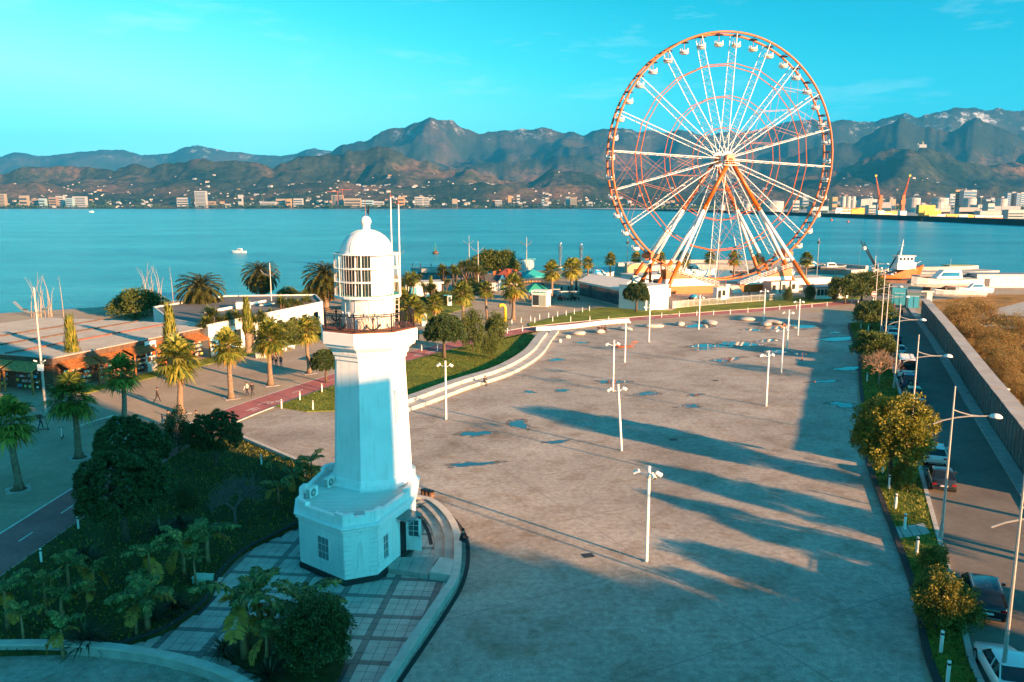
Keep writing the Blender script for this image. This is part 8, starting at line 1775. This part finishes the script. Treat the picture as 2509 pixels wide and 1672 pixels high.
for i, (x0, x1, yt, yb, ci, fl, Y) in enumerate(((2327, 2340, 476, 492, 0, 5, 3000), (2340, 2358, 466, 491, 2, 8, 3050), (2361, 2380, 467, 489, 4, 7, 3000), (2380, 2392, 466, 487, 0, 6, 3000), (2467, 2476, 474, 496, 4, 8, 2900), (2478, 2488, 471, 496, 0, 8, 2920), (2490, 2499, 474, 496, 4, 8, 2900), (2500, 2512, 472, 496, 0, 8, 2900), (1967, 1982, 479, 490, 4, 4, 3400), (2040, 2052, 484, 494, 2, 2, 2600), (1942, 1958, 492, 515, 0, 3, 1900), (2128, 2145, 504, 522, 0, 3, 1480), (2262, 2275, 503, 512, 5, 2, 1700), (2420, 2436, 500, 520, 0, 3, 1250), (2300, 2330, 505, 514, 0, 1, 1800), (2396, 2418, 503, 512, 0, 2, 1700), (2110, 2150, 489, 495, 0, 1, 2400), (2180, 2195, 489, 494, 1, 1, 2500), (2150, 2185, 497, 505, 4, 1, 2000), (1990, 2030, 507, 515, 3, 1, 1700), (2350, 2400, 510, 518, 4, 1, 1500), (2430, 2500, 507, 518, 4, 1, 1450), (2400, 2470, 519, 528, 0, 1, 1200), (2470, 2509, 516, 530, 0, 2, 1150), (2285, 2330, 512, 518, 0, 1, 1550))):
    block('port side building, %s in order of building across the port' % ORD[i] if i < 22 else 'white quayside shed of the port, %s of the last three' % ORD[i-22], x0, x1, yt, yb, ci, Y, fl, 30 if Y > 1600 else 16, group='port buildings')
ccol = [mat('container_'+n_, c, .6, var=.05) for n_, c in (('yellow', (.72, .42, .05)), ('orange', (.60, .18, .04)), ('white', (.65, .63, .6)), ('blue', (.05, .25, .42)), ('red', (.4, .06, .04)))]
cmesh = []
for m_ in ccol: mb = MB().bz(-6, 6, -1.2, 1.2, 0, 2.6); [mb.bz(-5.9+1.2*q, -5.6+1.2*q, -1.26, -1.2, .1, 2.5) for q in range(10)]; cmesh.append(mb.mesh('container', m_))
NST = [0]; CN = ['yellow', 'orange', 'white', 'blue', 'red']
def cstack(px0, n, h, cols, lvl0=0):
    NST[0] += 1
    Y = port_Y(px0)+rnd.uniform(-5, 15); a = at(px0, 520, Y)
    for i in range(n):
        for z in range(h if not callable(h) else h(i)):
            cc = rnd.choice(cols); o = link('container', cmesh[cc], None, (a.x+i*12.3, Y, 2.4+2.62*z), 0, (1, 1, 1)); tag(o, '%s freight container on level %s of column %s, quay stack %s' % (CN[cc], ['one', 'two', 'three', 'four', 'five', 'six', 'seven'][z], ['one', 'two', 'three', 'four', 'five'][i], ORD[NST[0]-1]), 'container', 'containers on the quay')
cstack(2054, 4, 4, (2, 2, 1)); cstack(2093, 3, 5, (0, 1, 0)); cstack(2056, 3, 5, (1, 3, 2)); cstack(2260, 2, 7, (0,)); cstack(2275, 2, 4, (0,)); cstack(2286, 5, 2, (0, 2)); cstack(2330, 3, 2, (0, 0, 4)); cstack(2160, 3, 3, (2, 0)); cstack(2360, 3, 2, (0, 2, 3)); cstack(2400, 3, 2, (2, 1))
for k in range(10):
    x = 1990+50*k+rnd.uniform(-15, 15); Y = port_Y(x)+rnd.uniform(30, 300); p = at(x, 515, Y); t = thing('yard_mast', 'thin lighting mast in the port yard, %s from the left' % ORD[k], 'mast', (p.x, Y, 2.4), 0, 'port lighting masts'); MB().cyl((0, 0, 0), (0, 0, 30), .5, .3, 5).build('mast', M['grey'], t); MB().box(0, 0, 30, 4, 1, 1).build('lamp_bar', M['offwhite'], t)

# ================================================================== UNSEEN BLOCKS BEHIND THE CAMERA, stepped and filled to shape the foreground shade
SD = Vector((.755, -.655)); SN = Vector((.655, .755)); T0 = Vector((-7.9, 49.0))
def shade_block(lb, o0, o1, u0, u1, H):
    t = thing('shading_block', lb, 'building', (0, 0, 0), 0, 'unseen blocks shaped to shade the foreground'); q = [T0+SN*o0+SD*u0, T0+SN*o1+SD*u0, T0+SN*o1+SD*u1, T0+SN*o0+SD*u1]
    MB().prism(q, 0, H).build('wall', fc[1], t); MB().prism([p+(sum(q, Vector((0, 0)))/4-p).normalized()*.6 for p in q], H+.002, H+.06).build('roof', M['grey'], t)
    nfl = int(H//3.2)
    for k in range(nfl):
        z = 1.0+k*3.2; MB().prism([q[0]+SN*.8-SD*.02, q[1]-SN*.8-SD*.02, q[1]-SN*.8+SD*.1, q[0]+SN*.8+SD*.1], z, z+1.6).build('window_band', M['glass'], t)
shade_block('wide unseen block behind the viewpoint whose shade covers the garden', -70, -6.0, 130, 146, 43.0); shade_block('middle step of the wide unseen block, shaped for its shade edge', -6.02, -2.6, 131, 145, 39.6); shade_block('right hand step of the wide unseen block, shaped for its shade edge', -2.62, 1.4, 130, 145, 36.9); shade_block('lower unseen filler added to close a gap in the shade', 1.36, 3.34, 131, 140, 27.2); shade_block('slim unseen block added to shape the shade beside the wide one', 3.3, 4.6, 130, 142, 36.9)
shade_block('first lower step of the unseen block added to shape the shade', 4.58, 6.2, 131, 143, 24.1); shade_block('second lower step of the unseen block added to shape the shade', 6.18, 8.0, 130, 144, 22.7); shade_block('lowest step of the unseen block added to shape the shade', 7.98, 15.0, 131, 144, 21.5)
